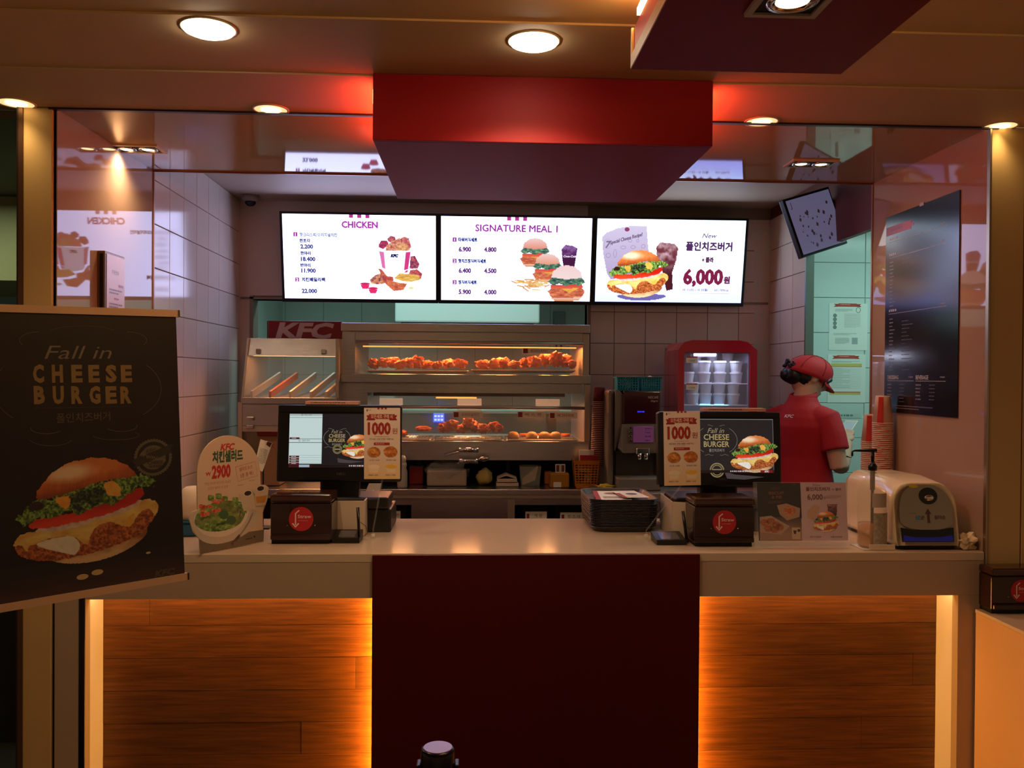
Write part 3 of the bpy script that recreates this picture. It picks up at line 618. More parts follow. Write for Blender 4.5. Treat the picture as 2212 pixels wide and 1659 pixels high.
def paint2(a, x0, y0, x1, y1):
    a.rect(x0, y0, x1, y1, WHT, 0); a.L = 2; stripes(a, 1117, 477, K)
    u = a.uv; a.text('SIGNATURE MEAL 1', *u(1116, 493), .0385, '#a03ca4', 0.0, wd=.455)
    for n, y, s, w_, p1, p2 in (('1', 518, '타워버거세트', .105, '6.900', '4.800'), ('2', 564, '핫치즈징거버거세트', .155, '6.400', '4.500'), ('3', 610, '징거버거세트', .103, '5.900', '4.000')):
        p = u(982, y-.5); a.rect(p[0]-.011, p[1]-.012, p[0]+.011, p[1]+.012, '#9c3cac', 2); a.text(n, *p, .016, (1.2, 1.2, 1.5, 1), .0, L=3); a.L = 2
        a.text(s, *u(990, y), .020, '#2c3c88', al='l', wd=w_, bold=.03); a.text(p1, *u(991, y+20), .0255, '#6c3c78', al='l', wd=.068, bold=.03); a.text(p2, *u(1046, y+20.5), .0255, '#6c3c78', al='l', wd=.068, bold=.03)
        a.micro(*u(991, y+29), .1, .004, '#d8d8e8', 1, seed=y)
    q = lambda x, y: u(940+x/6.32, 440+y/6.32)
    smallburger(a, q(1360, 660), .150, 1, 2)
    g = [(1725, 620), (1780, 560), (1880, 575), (1945, 610), (1920, 760), (1895, 905), (1760, 905), (1735, 760)]
    a.raster([q(*p) for p in g], lambda U, V: mix(mix((170, 130, 190), (90, 40, 110), np.clip(fbm(U*6, V*8, 2)*1.5-.2, 0, 1)), (70, 20, 64), np.clip(V*2.6-.5, 0, 1)), .0021, 3)
    a.text('Coca-Cola', *q(1840, 718), .0115, '#f4e8ff', .01, .3, wd=.072, L=4)
    smallburger(a, q(1530, 870), .150, 4, 8, (238, 160, 130))
    smallburger(a, q(1790, 1080), .190, 7, 16, (250, 225, 225))
    r = random.Random(3)
    for k in range(46):
        c = q(1330+r.gauss(0, 95), 1120+r.gauss(0, 30)-20); t = r.uniform(-.5, .7); l = r.uniform(.014, .03)
        a.line([(c[0]-l*math.cos(t), c[1]-l*math.sin(t)), (c[0]+l*math.cos(t), c[1]+l*math.sin(t))], .0070, r.choice(['#f4c070', '#ecaa58', '#f8d890', '#e09a60']), 14)
def paint3(a, x0, y0, x1, y1):
    def bg(U, V):
        d = np.sqrt(((U-.52)*1.25)**2+((V-.42)*1.1)**2); return mix(mix((250, 253, 255), (186, 222, 252), np.clip(d*1.7-.35, 0, 1)), (150, 160, 244), np.clip((V-.62)*2.2+d*.4, 0, 1))
    g0 = a.g; a.g = 1.6; a.raster([(x0, y0), (x1, y0), (x1, y1), (x0, y1)], bg, .012, 0); a.g = g0
    q = lambda x, y: a.uv(1270+x/6.144, 450+y/6.144); a.g = .6
    a.raster([q(*p) for p in [(190, 380), (250, 320), (400, 260), (560, 235), (780, 235), (800, 500), (840, 900), (300, 940), (250, 860), (200, 600)]], flat((206, 196, 226), (176, 160, 200)), .004, 1)
    a.ell(*q(520, 280), .014, .0115, '#8c3c62', L=2)
    a.text('Special Cheese Recipe!', *q(510, 398), .020, '#6c5c7c', .0, .25, wd=.185, L=2, rot=-.27); a.text('7', *q(268, 478), .040, '#7c6c90', 0, .2, L=2); a.ringe(*q(262, 470), .019, .027, .0015, '#9c8cac', L=2)
    for x, y, rx, ry in ((270, 625, .014, .013), (470, 520, .016, .009), (600, 515, .014, .009), (735, 505, .012, .011), (660, 430, .008, .009), (560, 430, .012, .008), (360, 600, .009, .024)): a.ringe(*q(x, y), rx, ry, .002, '#8c7c9c', 18, 2)
    a.raster([q(*p) for p in [(905, 520), (960, 450), (1150, 470), (1200, 530), (1170, 700), (1120, 850), (1125, 1075), (1040, 1095), (980, 800), (915, 640)]], lambda U, V: mix(mix((220, 190, 200), (110, 50, 60), np.clip(fbm(U*6, V*12, 2)*1.7-.2, 0, 1)), (74, 22, 34), np.clip(V*2.6-.7, 0, 1)), .0035, 3)
    a.raster([q(*p) for p in smooth_poly([(330, 1150), (700, 1130), (1100, 1150), (900, 1225), (500, 1220)])], flat((110, 100, 170)), .0035, 2)
    a.L = 4; c = q(245, 545); a.g = .8; burger(a, c[0], c[1], q(1095, 545)[0]-c[0], 150, L=4); a.g = .6; a.L = 5
    a.text('New', *q(1620, 362), .026, '#7c7490', 0, .35, wd=.078); a.line([q(1300, 372), q(1490, 374)], .0012, '#a8a0b8'); a.line([q(1740, 376), q(1930, 380)], .0015, '#8c84a0')
    a.text('폴인치즈버거', *q(1608, 512), .045, '#4c2c5c', .012, wd=.262); a.text('+ 콜라', *q(1590, 688), .026, '#5c3458', .035, wd=.066)
    a.text('6,000', *q(1530, 905), .083, '#7a1c40', .015, wd=.222); a.text('원', *q(1842, 958), .036, '#6c2c50', .03, wd=.034)
    a.text('10. 11.(수) ~ 10. 23(월)', *q(1425, 1082), .0135, '#7c6c90', al='c', wd=.142); a.text('601-789kcal', *q(1770, 1086), .0125, '#9c8cac', wd=.08); a.line([q(1245, 1130), q(1872, 1134)], .0014, '#8c7ca0')
tv(0, 'left menu screen headed CHICKEN with a bucket of fried chicken', paint1)
tv(1, 'middle menu screen headed SIGNATURE MEAL 1 with three burgers and a cola', paint2)
tv(2, 'right menu screen with large cheese burger and the price 6,000', paint3)
# ================================================================= BACK WORKTOP
zb = .95; yb = P(1040, 1057, Z=zb).y
xb0, xb1 = XL-.005, XRW-.0
bt = T('back_worktop', 'long stainless steel back worktop under the heated display cabinets', 'worktop', ((xb0+xb1)/2, 4.6, 0))
bxr = P(1272, 1060, Y=yb).x; xw1 = bxr+.0
mk('worktop', BX(xb0, xw1, yb, YB-.012, zb-.03, zb, .003), steel, bt)
mk('upstand_lip', BX(xb0, xw1, yb-.001, yb+.004, zb-.045, zb-.03), steel2, bt)
sx = [P(x, 1100, Y=yb).x for x in (600, 805, 888, 1097, 1112, 1272)]
mk('front_panel', BX(sx[0], sx[1], yb+.01, yb+.03, 0, zb-.045), steel, bt)
mk('front_panel', BX(sx[2], sx[3], yb+.01, yb+.03, 0, zb-.045), steel, bt)
mk('post', BX(sx[3], sx[4], yb+.005, yb+.03, 0, zb-.045), steel2, bt)
mk('header_rail', BX(sx[1], sx[2], yb+.01, yb+.03, zb-.08, zb-.045), steel, bt); mk('header_rail', BX(sx[4], sx[5], yb+.01, yb+.03, zb-.08, zb-.045), steel, bt)
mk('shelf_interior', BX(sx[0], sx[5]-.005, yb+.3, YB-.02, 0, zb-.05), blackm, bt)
mk('lower_shelf', BX(sx[1], sx[5], yb+.03, yb+.3, .66, .67), steel, bt)
def bin_(x0, x1, ytop, txt, lab, lx0, lx1, ly):
    a, b = P(x0, 1100, Y=yb+.06), P(x1, 1100, Y=yb+.06); zt = P(x0, ytop, Y=yb+.06).z
    t = T('storage_bin', lab, 'bin', ((a.x+b.x)/2, yb+.15, .671))
    bm = nb(); bx(bm, a.x, b.x, yb+.06, yb+.25, .671, zt, .006); mk('body', bm, black, t)
    mk('rim', BX(a.x-.004, b.x+.004, yb+.056, yb+.254, zt-.01, zt+.002, .002), M('bin_rim', '#2a2a2c', .2), t)
    la, lb, lt, lbm = P(lx0, ly, Y=yb+.058), P(lx1, ly, Y=yb+.058), P(lx0, ly-9, Y=yb+.058).z, P(lx0, ly+9, Y=yb+.058).z
    tagm = mk('name_tag', BX(la.x, lb.x, yb+.054, yb+.059, lbm, lt), paper, t)
    ar = Art((la.x, yb+.0535, lt), (1, 0, 0), (0, 0, -1)); w = lb.x-la.x; h = lt-lbm
    ar.text(txt, w*.6, h*.5, h*.4, '#4a3a34'); ar.rect(w*.06, h*.25, w*.18, h*.8, '#8c2c28'); ar.build('lettering', tagm, PRINTM)
bin_(815, 880, 1082, '매대박스판소', 'black bin under the back worktop left of the steel door, with name tag', 822, 865, 1113)
bin_(1128, 1186, 1076, '계 량', 'black bin under the back worktop, left of the pair', 1135, 1181, 1114)
bin_(1198, 1268, 1078, '핏 스 낵', 'black bin under the back worktop, right of the pair', 1210, 1259, 1116)
# steel stand under the coffee machine + cabinet under the fridge
x0, x1 = P(1286, 1050, Y=4.12).x, P(1420, 1050, Y=4.12).x
cs = T('machine_stand', 'low steel cabinet that carries the coffee machine and red fridge', 'cabinet', (x0+.3, 4.4, 0))
mk('top', BX(bxr+.004, P(1641, 800, Y=4.3).x, 4.08, YB-.012, zb-.03, zb+.012, .003), steel2, cs)
mk('body', BX(bxr+.03, P(1640, 800, Y=4.3).x, 4.1, YB-.02, 0, zb-.031), steel, cs)
# ================================================================= HEATED DISPLAY CABINET
Yf = 4.47
def px(x, Y=Yf): return P(x, 800, Y=Y).x
def pz(y, Y=Yf, x=1000): return P(x, y, Y=Y).z
cx0, cx1 = px(737), px(1272)
cab = T('heated_display_cabinet', 'wide stainless two-tier heated display cabinet holding trays of fried chicken', 'display cabinet', ((cx0+cx1)/2, 4.75, pz(993)))
Yk = 5.05
mk('top_beam', BX(px(737), px(1273), Yf-.02, Yf+.1, pz(718), pz(700), .003), steel, cab)
mk('roof', BX(px(745), px(1265), Yf+.1, Yk, pz(712), pz(702)), steel, cab)
mk('header', BX(px(768), px(1257), Yf, Yf+.012, pz(737), pz(718)), steel, cab)
mk('rail', cy(nb(), (px(768), Yf-.008, pz(740)), (px(1258), Yf-.008, pz(740)), .0085), steel2, cab, True)
mk('side_panel', BX(px(737), px(767), Yf-.005, Yk, pz(810), pz(718)), steel, cab)
mk('side_panel', BX(px(1258), px(1272), Yf-.005, Yk, pz(810), pz(718), .002), steel2, cab)
mk('middle_beam', BX(px(737), px(1275), Yf-.03, Yf+.1, pz(828), pz(809), .003), steel, cab)
mk('shelf', BX(px(767), px(1258), Yf-.02, Yk, pz(812), pz(809)), steel2, cab)
mk('lower_header', BX(px(772), px(1258), Yf-.0, Yf+.012, pz(849), pz(828)), steel, cab)
mk('side_panel', BX(px(737), px(794), Yf+.005, Yk, pz(992), pz(828)), steel, cab)
mk('side_panel', BX(px(1262), px(1275), Yf-.02, Yk, pz(985), pz(828), .002), steel2, cab)
mk('light_housing', BX(px(802), px(1225), Yf+.1, Yf+.25, pz(857), pz(849)), M('housing_dark', '#2a211c', .4), cab)
mk('rail', cy(nb(), (px(800), Yf-.03, pz(879)), (px(1262), Yf-.03, pz(880)), .0085), steel2, cab, True)
mk('base_front', BX(px(737), px(1272), Yf-.035, Yf-.02, pz(993), pz(952), .002), steel, cab)
mk('lower_shelf', BX(px(740), px(1262), Yf-.03, Yk, pz(957), pz(953)), steel2, cab)
zb2 = pz(957)
mk('glass_pane', BX(px(770), px(1256), Yf-.004, Yf, pz(808), pz(744)), glass, cab)
bm = nb(); prism(bm, [(px(798), Yf+.03, pz(876)), (px(798), Yf-.028, pz(950)), (px(798), Yf-.024, pz(950)), (px(798), Yf+.034, pz(876))], (px(1258)-px(798), 0, 0)); mk('glass_pane', bm, glass, cab)
mk('glass_pane', BX(px(798), px(1236), Yf+.04, Yf+.044, pz(874), pz(849)), glass, cab)
heat = emis('heat_lamp', (1, .22, .04), 1.6)
mk('heat_lamp', BX(px(782), px(1246), Yf+.03, Yf+.05, pz(750.5), pz(748)), heat, cab)
mk('heat_lamp', BX(px(940), px(1030), Yf+.12, Yf+.14, pz(862), pz(859)), heat, cab)
for i, (x, e) in enumerate(((850, 1.1), (960, 1.1), (1080, 1.1), (1200, 1.3))): light('AREA', 'heat_glow', (px(x), Yf+.16, pz(748)), e*2.6, (1, .30, .07), .16, .1)
for x, e in ((860, .25), (1010, .6), (1180, .5)): light('AREA', 'heat_glow', (px(x), Yf+.16, pz(868)), e*2.6, (1, .4, .14), .14, .1)
def price_tag(parent, x, y, w, h, Y, s):
    a, b, t, u = P(x, y, Y=Y), P(x+w, y, Y=Y), P(x, y, Y=Y).z, P(x, y+h, Y=Y).z
    tg = mk('name_tag', BX(a.x, b.x, Y-.004, Y-.0005, u, t), M('tag_cream', '#f4dcc0', .5), parent)
    ar = Art((a.x, Y-.0045, t), (1, 0, 0), (0, 0, -1)); W_, H_ = b.x-a.x, t-u; ar.L = 1
    ar.rect(W_*.02, H_*.08, W_*.18, H_*.92, '#8c3230'); ar.text(s, W_*.58, H_*.5, H_*.44, '#5c4a40', wd=W_*.6 if len(s) > 2 else W_*.4); ar.build('lettering', tg, PRINTM)
price_tag(cab, 1129, 752, 61, 12, Yf-.006, '핫크리스피치킨')
price_tag(cab, 979, 889, 64, 13, Yf-.03, '오리지널치킨')
price_tag(cab, 1118, 889, 58, 13, Yf-.03, '비 스 켓')
price_tag(cab, 1187, 891, 60, 13, Yf-.03, '에그타르트')
# trays
def tray(x0, x1, ytop, Y0, Y1, lab, wire=False, z=None):
    a, b = P(x0, 800, Y=Y0).x, P(x1, 800, Y=Y0).x; zt = P((x0+x1)/2, ytop, Y=Y0).z if z is None else z
    t = T('food_tray', lab, 'tray', ((a+b)/2, (Y0+Y1)/2, zt-.014))
    bm = nb(); m = Vector(((a+b)/2, (Y0+Y1)/2, 0)); hw, hd = (b-a)/2, (Y1-Y0)/2
    def rr(w, d, z, r=.02): return [m+Vector((sx*(w-r)+r*math.cos(t0+k*PI/8), sy*(d-r)+r*math.sin(t0+k*PI/8), z)) for sx, sy, t0 in ((1, 1, 0), (-1, 1, PI/2), (-1, -1, PI), (1, -1, 1.5*PI)) for k in range(5)]
    ringloft(bm, [rr(hw-.015, hd-.015, zt-.014), rr(hw-.004, hd-.004, zt-.002), rr(hw, hd, zt), rr(hw, hd, zt-.003), rr(hw-.016, hd-.016, zt-.0155)], close=False, cap=False)
    f = rr(hw-.015, hd-.015, zt-.014); bm.faces.new([bm.verts.new(p) for p in f])
    bmesh.ops.recalc_face_normals(bm, faces=bm.faces); mk('pan', bm, steel2 if not wire else steel, t, True)
    if wire:
        bm = nb(); n = int(2*hw/.018)
        for i in range(n+1): cy(bm, (a+.012+i*(2*hw-.024)/n, Y0+.012, zt), (a+.012+i*(2*hw-.024)/n, Y1-.012, zt), .0011, n=5)
        for k in range(4): cy(bm, (a+.012, Y0+.012+k*(2*hd-.024)/3, zt-.002), (b-.012, Y0+.012+k*(2*hd-.024)/3, zt-.002), .0014, n=5)
        mk('wire_rack', bm, chrome, t, kind='stuff')
    return zt
crisp = M('fried_batter', '#a84414', .6, noise=.6, nscale=45, bump=1.0, bscale=90, sss=.1)
orig = M('fried_original', '#8c3a16', .5, noise=.5, nscale=40, bump=.8, bscale=70)
chk = {}
def chicken(kind, i, c, r, lab, grp, mat):
    k = (kind, i % 5)
    if k not in chk:
        bm = nb(); rr = random.Random(i*3+1)
        ball(bm, (0, 0, 0), 1, .85, .62, 4, i+1, .55, 2.1)
        for _ in range(3):
            t = rr.uniform(0, 6.3); ball(bm, (.6*math.cos(t), .5*math.sin(t), rr.uniform(-.1, .35)), .5, .42, .36, 2, i+_+9, .7, 2.4)
        if kind == 'drum': tube(bm, [(.5, 0, .1), (1.1, .1, .45), (1.35, .1, .75)], [.4, .2, .16], 8)
        for v in bm.verts: v.co += v.co.normalized()*(.16*mn.noise(v.co*5+Vector((i, 0, 0)))+.12*abs(mn.noise(v.co*11+Vector((i, 3, 0)))))
        me = bpy.data.meshes.new('c'); bm.to_mesh(me); bm.free(); me.materials.append(mat)
        for p_ in me.polygons: p_.use_smooth = True
        chk[k] = me
    o = bpy.data.objects.new('fried_chicken_piece', chk[k]); COL.objects.link(o); o.location = c; o.scale = r
    o.rotation_euler = (random.uniform(-.25, .25), random.uniform(-.3, .3), random.uniform(0, 6.28)); return tag(o, lab, 'fried chicken', grp)
YT = Yf+.07
z1 = tray(790, 1012, 800, Yf+.02, Yf+.33, 'steel tray of crispy chicken, left of the pair in the upper tier')
z2 = tray(1018, 1244, 799, Yf+.02, Yf+.33, 'steel tray of crispy chicken, right of the pair in the upper tier')
def place(xs, z, tr, mat, kind='piece', base=0, Ym=YT):
    n = len(xs); o_ = []
    for k, (x, y, w, h) in enumerate(xs):
        Yq = Ym+(.02 if k % 2 else .07); c = P(x, y, Y=Yq); r = w*Yq/F/2; rz_ = h*Yq/F/2
        pos = ['%s fried piece from the left' % ORD[k+1]][0]
        c.z = max(c.z, z+rz_*.5)
        chicken(kind if k % 4 == 1 else 'piece', base+k, c, (r*.80, r*.75, rz_*1.05), 'fried chicken, %s on %s' % (pos, tr), 'fried chicken on '+tr, mat)
place([(808, 786, 34, 28), (828, 784, 34, 28), (848, 783, 34, 30), (866, 788, 30, 26), (884, 785, 34, 28), (902, 782, 32, 34), (922, 788, 34, 24), (944, 789, 32, 22), (968, 786, 34, 26), (994, 786, 34, 28)], z1, 'the upper left tray', crisp)
place([(1044, 788, 36, 28), (1066, 786, 36, 28), (1088, 784, 36, 30), (1110, 788, 36, 24), (1134, 785, 36, 30), (1154, 782, 36, 34), (1178, 778, 36, 38), (1200, 776, 38, 42), (1222, 780, 36, 38), (1236, 787, 22, 24)], z2, 'the upper right tray', crisp, base=3)
Yl0, Yl1 = Yf+.0, Yf+.30
zt_ = zb2+.018
tray(796, 932, 948, Yl0, Yl1, 'wire-racked tray at the left of the lower tier, partly behind a leaflet', True, zt_)
tray(936, 1090, 948, Yl0, Yl1, 'wire-racked tray of darker chicken in the middle of the lower tier', True, zt_)
tray(1094, 1252, 948, Yl0, Yl1, 'steel tray of biscuits at the right of the lower tier', True, zt_)
place([(958, 924, 32, 28), (975, 920, 32, 34), (998, 926, 34, 26), (1012, 914, 34, 34), (1026, 922, 36, 34), (1044, 926, 32, 28), (1066, 922, 34, 28), (1078, 925, 26, 22)], zt_, 'the lower middle tray', orig, base=2, Ym=Yl0+.08)
c = P(914, 924, Y=Yf+.2)
def shrimp(x, y, w, h, lab):
    c = P(x, y, Y=Yf+.18); bm = nb(); ball(bm, c, w*4.6/F/2, .02, h*4.6/F/2, 3, x, .4, 2.5); mk('fried_tender', bm, crisp, smooth=True, label=lab, cat='fried chicken')
shrimp(914, 926, 34, 12, 'single long fried tender at the back of the lower left tray'); shrimp(870, 936, 22, 14, 'fried tender just right of the leaflet on the lower left tray')
bisc = M('biscuit', '#b8813e', .6, noise=.25, nscale=30, bump=.5)
bn = ['leftmost biscuit on the lower right tray', 'second biscuit from the left on the lower right tray', 'third biscuit from the left on the lower right tray', 'rightmost biscuit of the front row on the lower right tray']
for k, (x, y, r) in enumerate(((1109, 932, 12), (1149, 935, 12), (1176, 935, 12), (1200, 934, 12))):
    Yq = Yf+.1; rr = r*Yq/F; c = P(x, y, Y=Yq); c.z = zt_
    mk('biscuit', lathe(nb(), [(rr, 0), (rr*1.06, rr*.4), (rr*.95, rr*.8), (rr*.6, rr*1.15), (0, rr*1.25)], c, 20), bisc, smooth=True, label=bn[k], cat='biscuit')
for k, x in enumerate((1133, 1172, 1188, 1222)):
    c = P(x, 925, Y=Yf+.24); c.z = zt_; mk('egg_tart', lathe(nb(), [(.02, 0), (.028, .016), (.026, .017), (0, .014)], c, 20), M('tart', '#c8641c', .4, noise=.3, nscale=30), smooth=True, label='%s egg tart from the left in the back row of the lower right tray' % ORD[k+1], cat='egg tart')
# tongs on the front of the cabinet
zt0 = pz(973, Yf-.07)
tg = T('serving_tongs', 'two steel-handled serving tongs laid across the front of the display cabinet', 'tongs', (px(1000, Yf-.08), Yf-.08, zt0-.05))
for y, d in ((972, 0), (995, 1)):
    z = pz(y, Yf-.08); mk('handle', cy(nb(), (px(993, Yf-.08), Yf-.08-d*.02, z), (px(1034, Yf-.08), Yf-.08-d*.02, z), .012), chrome, tg, True)
mk('arm', tube(nb(), [(px(960, Yf-.08), Yf-.07, pz(982)), (px(978, Yf-.08), Yf-.07, pz(977)), (px(994, Yf-.08), Yf-.08, pz(973))], .004), chrome, tg, True)
mk('arm', tube(nb(), [(px(985, Yf-.1), Yf-.06, pz(999)), (px(995, Yf-.1), Yf-.1, pz(996))], .004), chrome, tg, True)
mk('claw', ball(nb(), (px(1046, Yf-.1), Yf-.1, pz(992, Yf-.1)), .03, .012, .012, 2, 3, .5), chrome, tg, True)
# ================================================================= RED LOGO BOX + FRIES WARMER
Yw = 4.42
def wx(x): return P(x, 800, Y=Yw).x
def wz(y): return P(600, y, Y=Yw).z
lb = T('logo_sign', 'dark red lightbox sign with white lettering above the left food warmer', 'sign', (wx(655), Yw+.1, wz(731)))
mk('box', BX(wx(575), wx(736), Yw+.04, Yw+.12, wz(730), wz(692), .002), M('sign_red', '#7a1226', .3), lb)
mk('frame', frame_bm(wx(572), wx(575), wz(730), wz(692), Yw+.04, Yw+.12, .001), steel2, lb)
ar = Art((wx(575), Yw+.039, wz(692)), (1, 0, 0), (0, 0, -1)); sc_ = (wx(736)-wx(575))
ar.text('KFC', sc_*.50, (wz(692)-wz(730))*.52, .078, '#b8a4ae', .045, .28, wd=sc_*.74); ar.build('lettering', lb, PRINTM)
wr_ = T('food_warmer', 'stainless food warmer with slanted glass and empty fry chutes at left', 'food warmer', (wx(630), Yw+.25, zb))
Yq = 5.0
mk('top_panel', BX(wx(538), wx(733), Yw+.0, Yw+.35, wz(731)-.006, wz(731)), steel, wr_)
mk('front_header', prism(nb(), [(wx(540), Yw, wz(731)), (wx(733), Yw, wz(731)), (wx(733), Yw-.02, wz(769)), (wx(536), Yw-.02, wz(769))], (0, .012, 0)), steel, wr_)
for x in (560, 700):
    mk('latch', BX(wx(x-5), wx(x+5), Yw-.026, Yw-.018, wz(764), wz(754), .002), chrome, wr_)
mk('side_post', prism(nb(), [(wx(536), Yw-.02, wz(731)), (wx(540), Yw-.02, wz(731)), (wx(532), Yw-.06, wz(870)), (wx(527), Yw-.06, wz(870))], (0, .45, 0)), steel2, wr_)
mk('side_post', BX(wx(727), wx(734), Yw-.03, Yw+.4, zb, wz(731)), steel2, wr_)
mk('side_post', BX(wx(521), wx(530), Yw-.06, Yw+.4, zb, wz(868)), steel2, wr_)
mk('glass_pane', prism(nb(), [(wx(541), Yw-.018, wz(770)), (wx(726), Yw-.018, wz(770)), (wx(726), Yw-.055, wz(858)), (wx(534), Yw-.055, wz(858))], (0, .004, 0)), glass, wr_)
mk('chute_floor', prism(nb(), [(wx(536), Yw-.05, wz(862)), (wx(728), Yw-.05, wz(862)), (wx(728), Yw+.40, wz(836)), (wx(536), Yw+.40, wz(836))], (0, 0, -.006)), steel, wr_)
for i, x in enumerate((545, 585, 628, 672, 705)):
    bm = prism(nb(), [(wx(x), Yw-.04, wz(860)), (wx(x)+.012, Yw-.04, wz(860)), (wx(x)+.07, Yw+.34, wz(818)), (wx(x)+.058, Yw+.34, wz(818))], (0, 0, .035)); mk('divider', bm, steel2 if i != 1 else M('divider_copper', '#a4542c', .4, .7), wr_)
mk('front_sill', BX(wx(530), wx(733), Yw-.066, Yw-.05, wz(872), wz(858), .002), steel, wr_)
mk('lower_header', BX(wx(529), wx(733), Yw-.055, Yw-.045, wz(918), wz(873)), steel, wr_)
for x in (548,):
    for y in (903, 921): mk('latch', BX(wx(x-8), wx(x+8), Yw-.07, Yw-.056, wz(y+4), wz(y-4), .003), chrome, wr_)
mk('lower_rail', BX(wx(527), wx(733), Yw-.055, Yw-.047, wz(931), wz(919)), steel2, wr_)
mk('back_panel', BX(wx(530), wx(733), Yw+.36, Yw+.37, zb, wz(872)), steel, wr_)
mk('heat_lamp', BX(wx(545), wx(722), Yw+.02, Yw+.03, wz(769), wz(767)), emis('heat_lamp_soft', (1, .35, .1), 4), wr_)
light('AREA', 'heat_glow', (wx(630), Yw+.1, wz(770)), 1.4, (1, .42, .16), .3, .1)
light('AREA', 'heat_glow', (wx(630), Yw+.1, wz(930)), .8, (1, .42, .16), .3, .1)
rb = T('food_tub', 'orange-red lidded tub in the lower compartment of the left warmer', 'tub', (wx(580), Yw+.1, zb))
a, b = wx(556), wx(606)
mk('body', BX(a+.004, b-.004, Yw+.0, Yw+.18, zb+.001, wz(942), .006), M('tub_beige', '#a07858', .5), rb); mk('lid', BX(a, b, Yw-.005, Yw+.185, wz(942), wz(930), .004), M('tub_red', '#b4281c', .4), rb)
ar = Art((a, Yw-.002, wz(950)), (1, 0, 0), (0, 0, -1)); ar.text('치킨', .03, .05, .018, '#7c2c20'); ar.text('KFC', .07, .03, .014, '#9c2c20', .02); ar.build('print', rb, PRINTM)
# kitchen hood and fittings beyond the pass-through
Yh = 6.0; a, b = P(853, 680, Y=Yh), P(1166, 680, Y=Yh)
hd = T('range_hood', 'white range hood with rounded corners in the kitchen behind the display cabinet', 'range hood', ((a.x+b.x)/2, Yh+.3, P(1000, 697, Y=Yh).z))
mk('hood', BX(a.x, b.x, Yh, Yh+.6, P(1000, 697, Y=Yh).z, ZK, .012), M('hood_white', '#c8d8d4', .35), hd); mk('lower_lip', BX(a.x+.04, b.x-.04, Yh+.02, Yh+.55, P(1000, 699, Y=Yh).z, P(1000, 697, Y=Yh).z), blackm, hd)
a = P(1208, 688, Y=6.6); sb = T('switch_box', 'small grey switch box on the kitchen wall beside the range hood', 'switch', (a.x, 7.28, a.z))
mk('box', BX(a.x*7.25/6.6-.05, a.x*7.25/6.6+.05, 7.24, 7.299, 1.52+(a.z-1.52)*7.25/6.6-.05, 1.52+(a.z-1.52)*7.25/6.6+.06, .004), M('box_grey', '#8a9a98', .5), sb)
for s in (-.02, .02): mk('conduit', cy(nb(), (a.x*1.1+s, 7.28, 1.75), (a.x*1.1+s, 7.28, 1.52+(a.z-1.52)*1.1-.05), .008, n=8), black, sb)
ks = T('kitchen_shelf', 'pale kitchen shelf with hanging order slips seen through the display cabinet', 'shelf', (0, 5.8, 0))
mk('shelf_board', BX(-1.2, .7, 5.7, 6.0, 1.27, 1.29), M('shelf_teal', '#9cc4bc', .4), ks); mk('cupboard', BX(-1.2, .8, 5.75, 6.1, 0, .9), steel2, ks)
for i, x in enumerate((-.62, -.1, .42)): mk('order_slip', BX(x, x+.16, 5.68, 5.684, 1.29, 1.37), paper, ks)
mk('post', BX(-.66, -.52, 5.7, 5.8, .9, 1.62), M('post_teal', '#7fb0ac', .4), ks); mk('post', BX(.5, .56, 5.7, 5.8, .9, 1.27), M('post_dark2', '#2a3a3a', .4), ks)
kp = T('keypad_panel', 'small glowing blue keypad in the kitchen, seen through the lower tier glass', 'keypad', (P(947, 898, Y=7.26).x, 7.26, P(947, 912, Y=7.26).z))
a, b = P(936, 886, Y=7.26), P(959, 912, Y=7.26); mk('panel', BX(a.x, b.x, 7.26, 7.294, b.z, a.z), emis('keypad', (.06, .1, .9), 1.0), kp)
for i in range(3):
    for j in range(3):
        u0 = a.x+(b.x-a.x)*(.1+.3*i); v0 = b.z+(a.z-b.z)*(.12+.3*j); mk('key', BX(u0, u0+.02, 7.252, 7.26, v0, v0+.017), emis('key_lit', (.3, .4, .9), 1.2), kp)
# ================================================================= TILTED MONITOR at upper right
mc = P(1763, 479, Y=3.95)
A_, B_, C_, D_ = [P(x, y, Y=Yy) for x, y, Yy in ((1694, 432, 3.92), (1788, 405, 4.02), (1837, 523, 4.02), (1741, 553, 3.92))]
U_ = (B_-A_).normalized(); V_ = (D_-A_); V_ = (V_-U_*V_.dot(U_)).normalized(); w_, h_ = (B_-A_).length, (D_-A_).dot(V_); N_ = V_.cross(U_).normalized(); N_ = N_ if N_.dot(CAM-A_) > 0 else -N_
tm = T('hanging_monitor', 'flat monitor hanging tilted from a bracket above the kitchen passage', 'monitor', (mc.x, mc.y, mc.z))
def slab3(u0, u1, v0, v1, n0, n1, bev=0):
    bm = nb(); bx(bm, u0, u1, v0, v1, n0, n1, bev); bm.transform(Matrix(((U_.x, V_.x, N_.x, A_.x), (U_.y, V_.y, N_.y, A_.y), (U_.z, V_.z, N_.z, A_.z), (0, 0, 0, 1)))); bmesh.ops.recalc_face_normals(bm, faces=bm.faces); return bm
mk('casing', slab3(-.008, w_+.008, -.004, h_+.004, -.03, 0, .004), black, tm)
mk('screen', slab3(.004, w_-.002, .008, h_-.008, 0, .0015), M('screen_film', '#6a648c', .25, spec=.8, em=(.26, .25, .45), es=.16), tm)  # lavender colour and emission stand in for the menu screens' reflection
ar = Art(A_+N_*.002, U_, V_); r = random.Random(2)
for k in range(34):
    u, v = r.uniform(.02, w_-.03), r.uniform(.06, h_-.03); s = r.uniform(.004, .012); ar.poly([(u, v-s), (u+s*.8, v-s*.2), (u+s*.2, v+s), (u-s*.7, v+s*.3)], r.choice(['#8c86a8', '#847ea0', '#9088a8']))
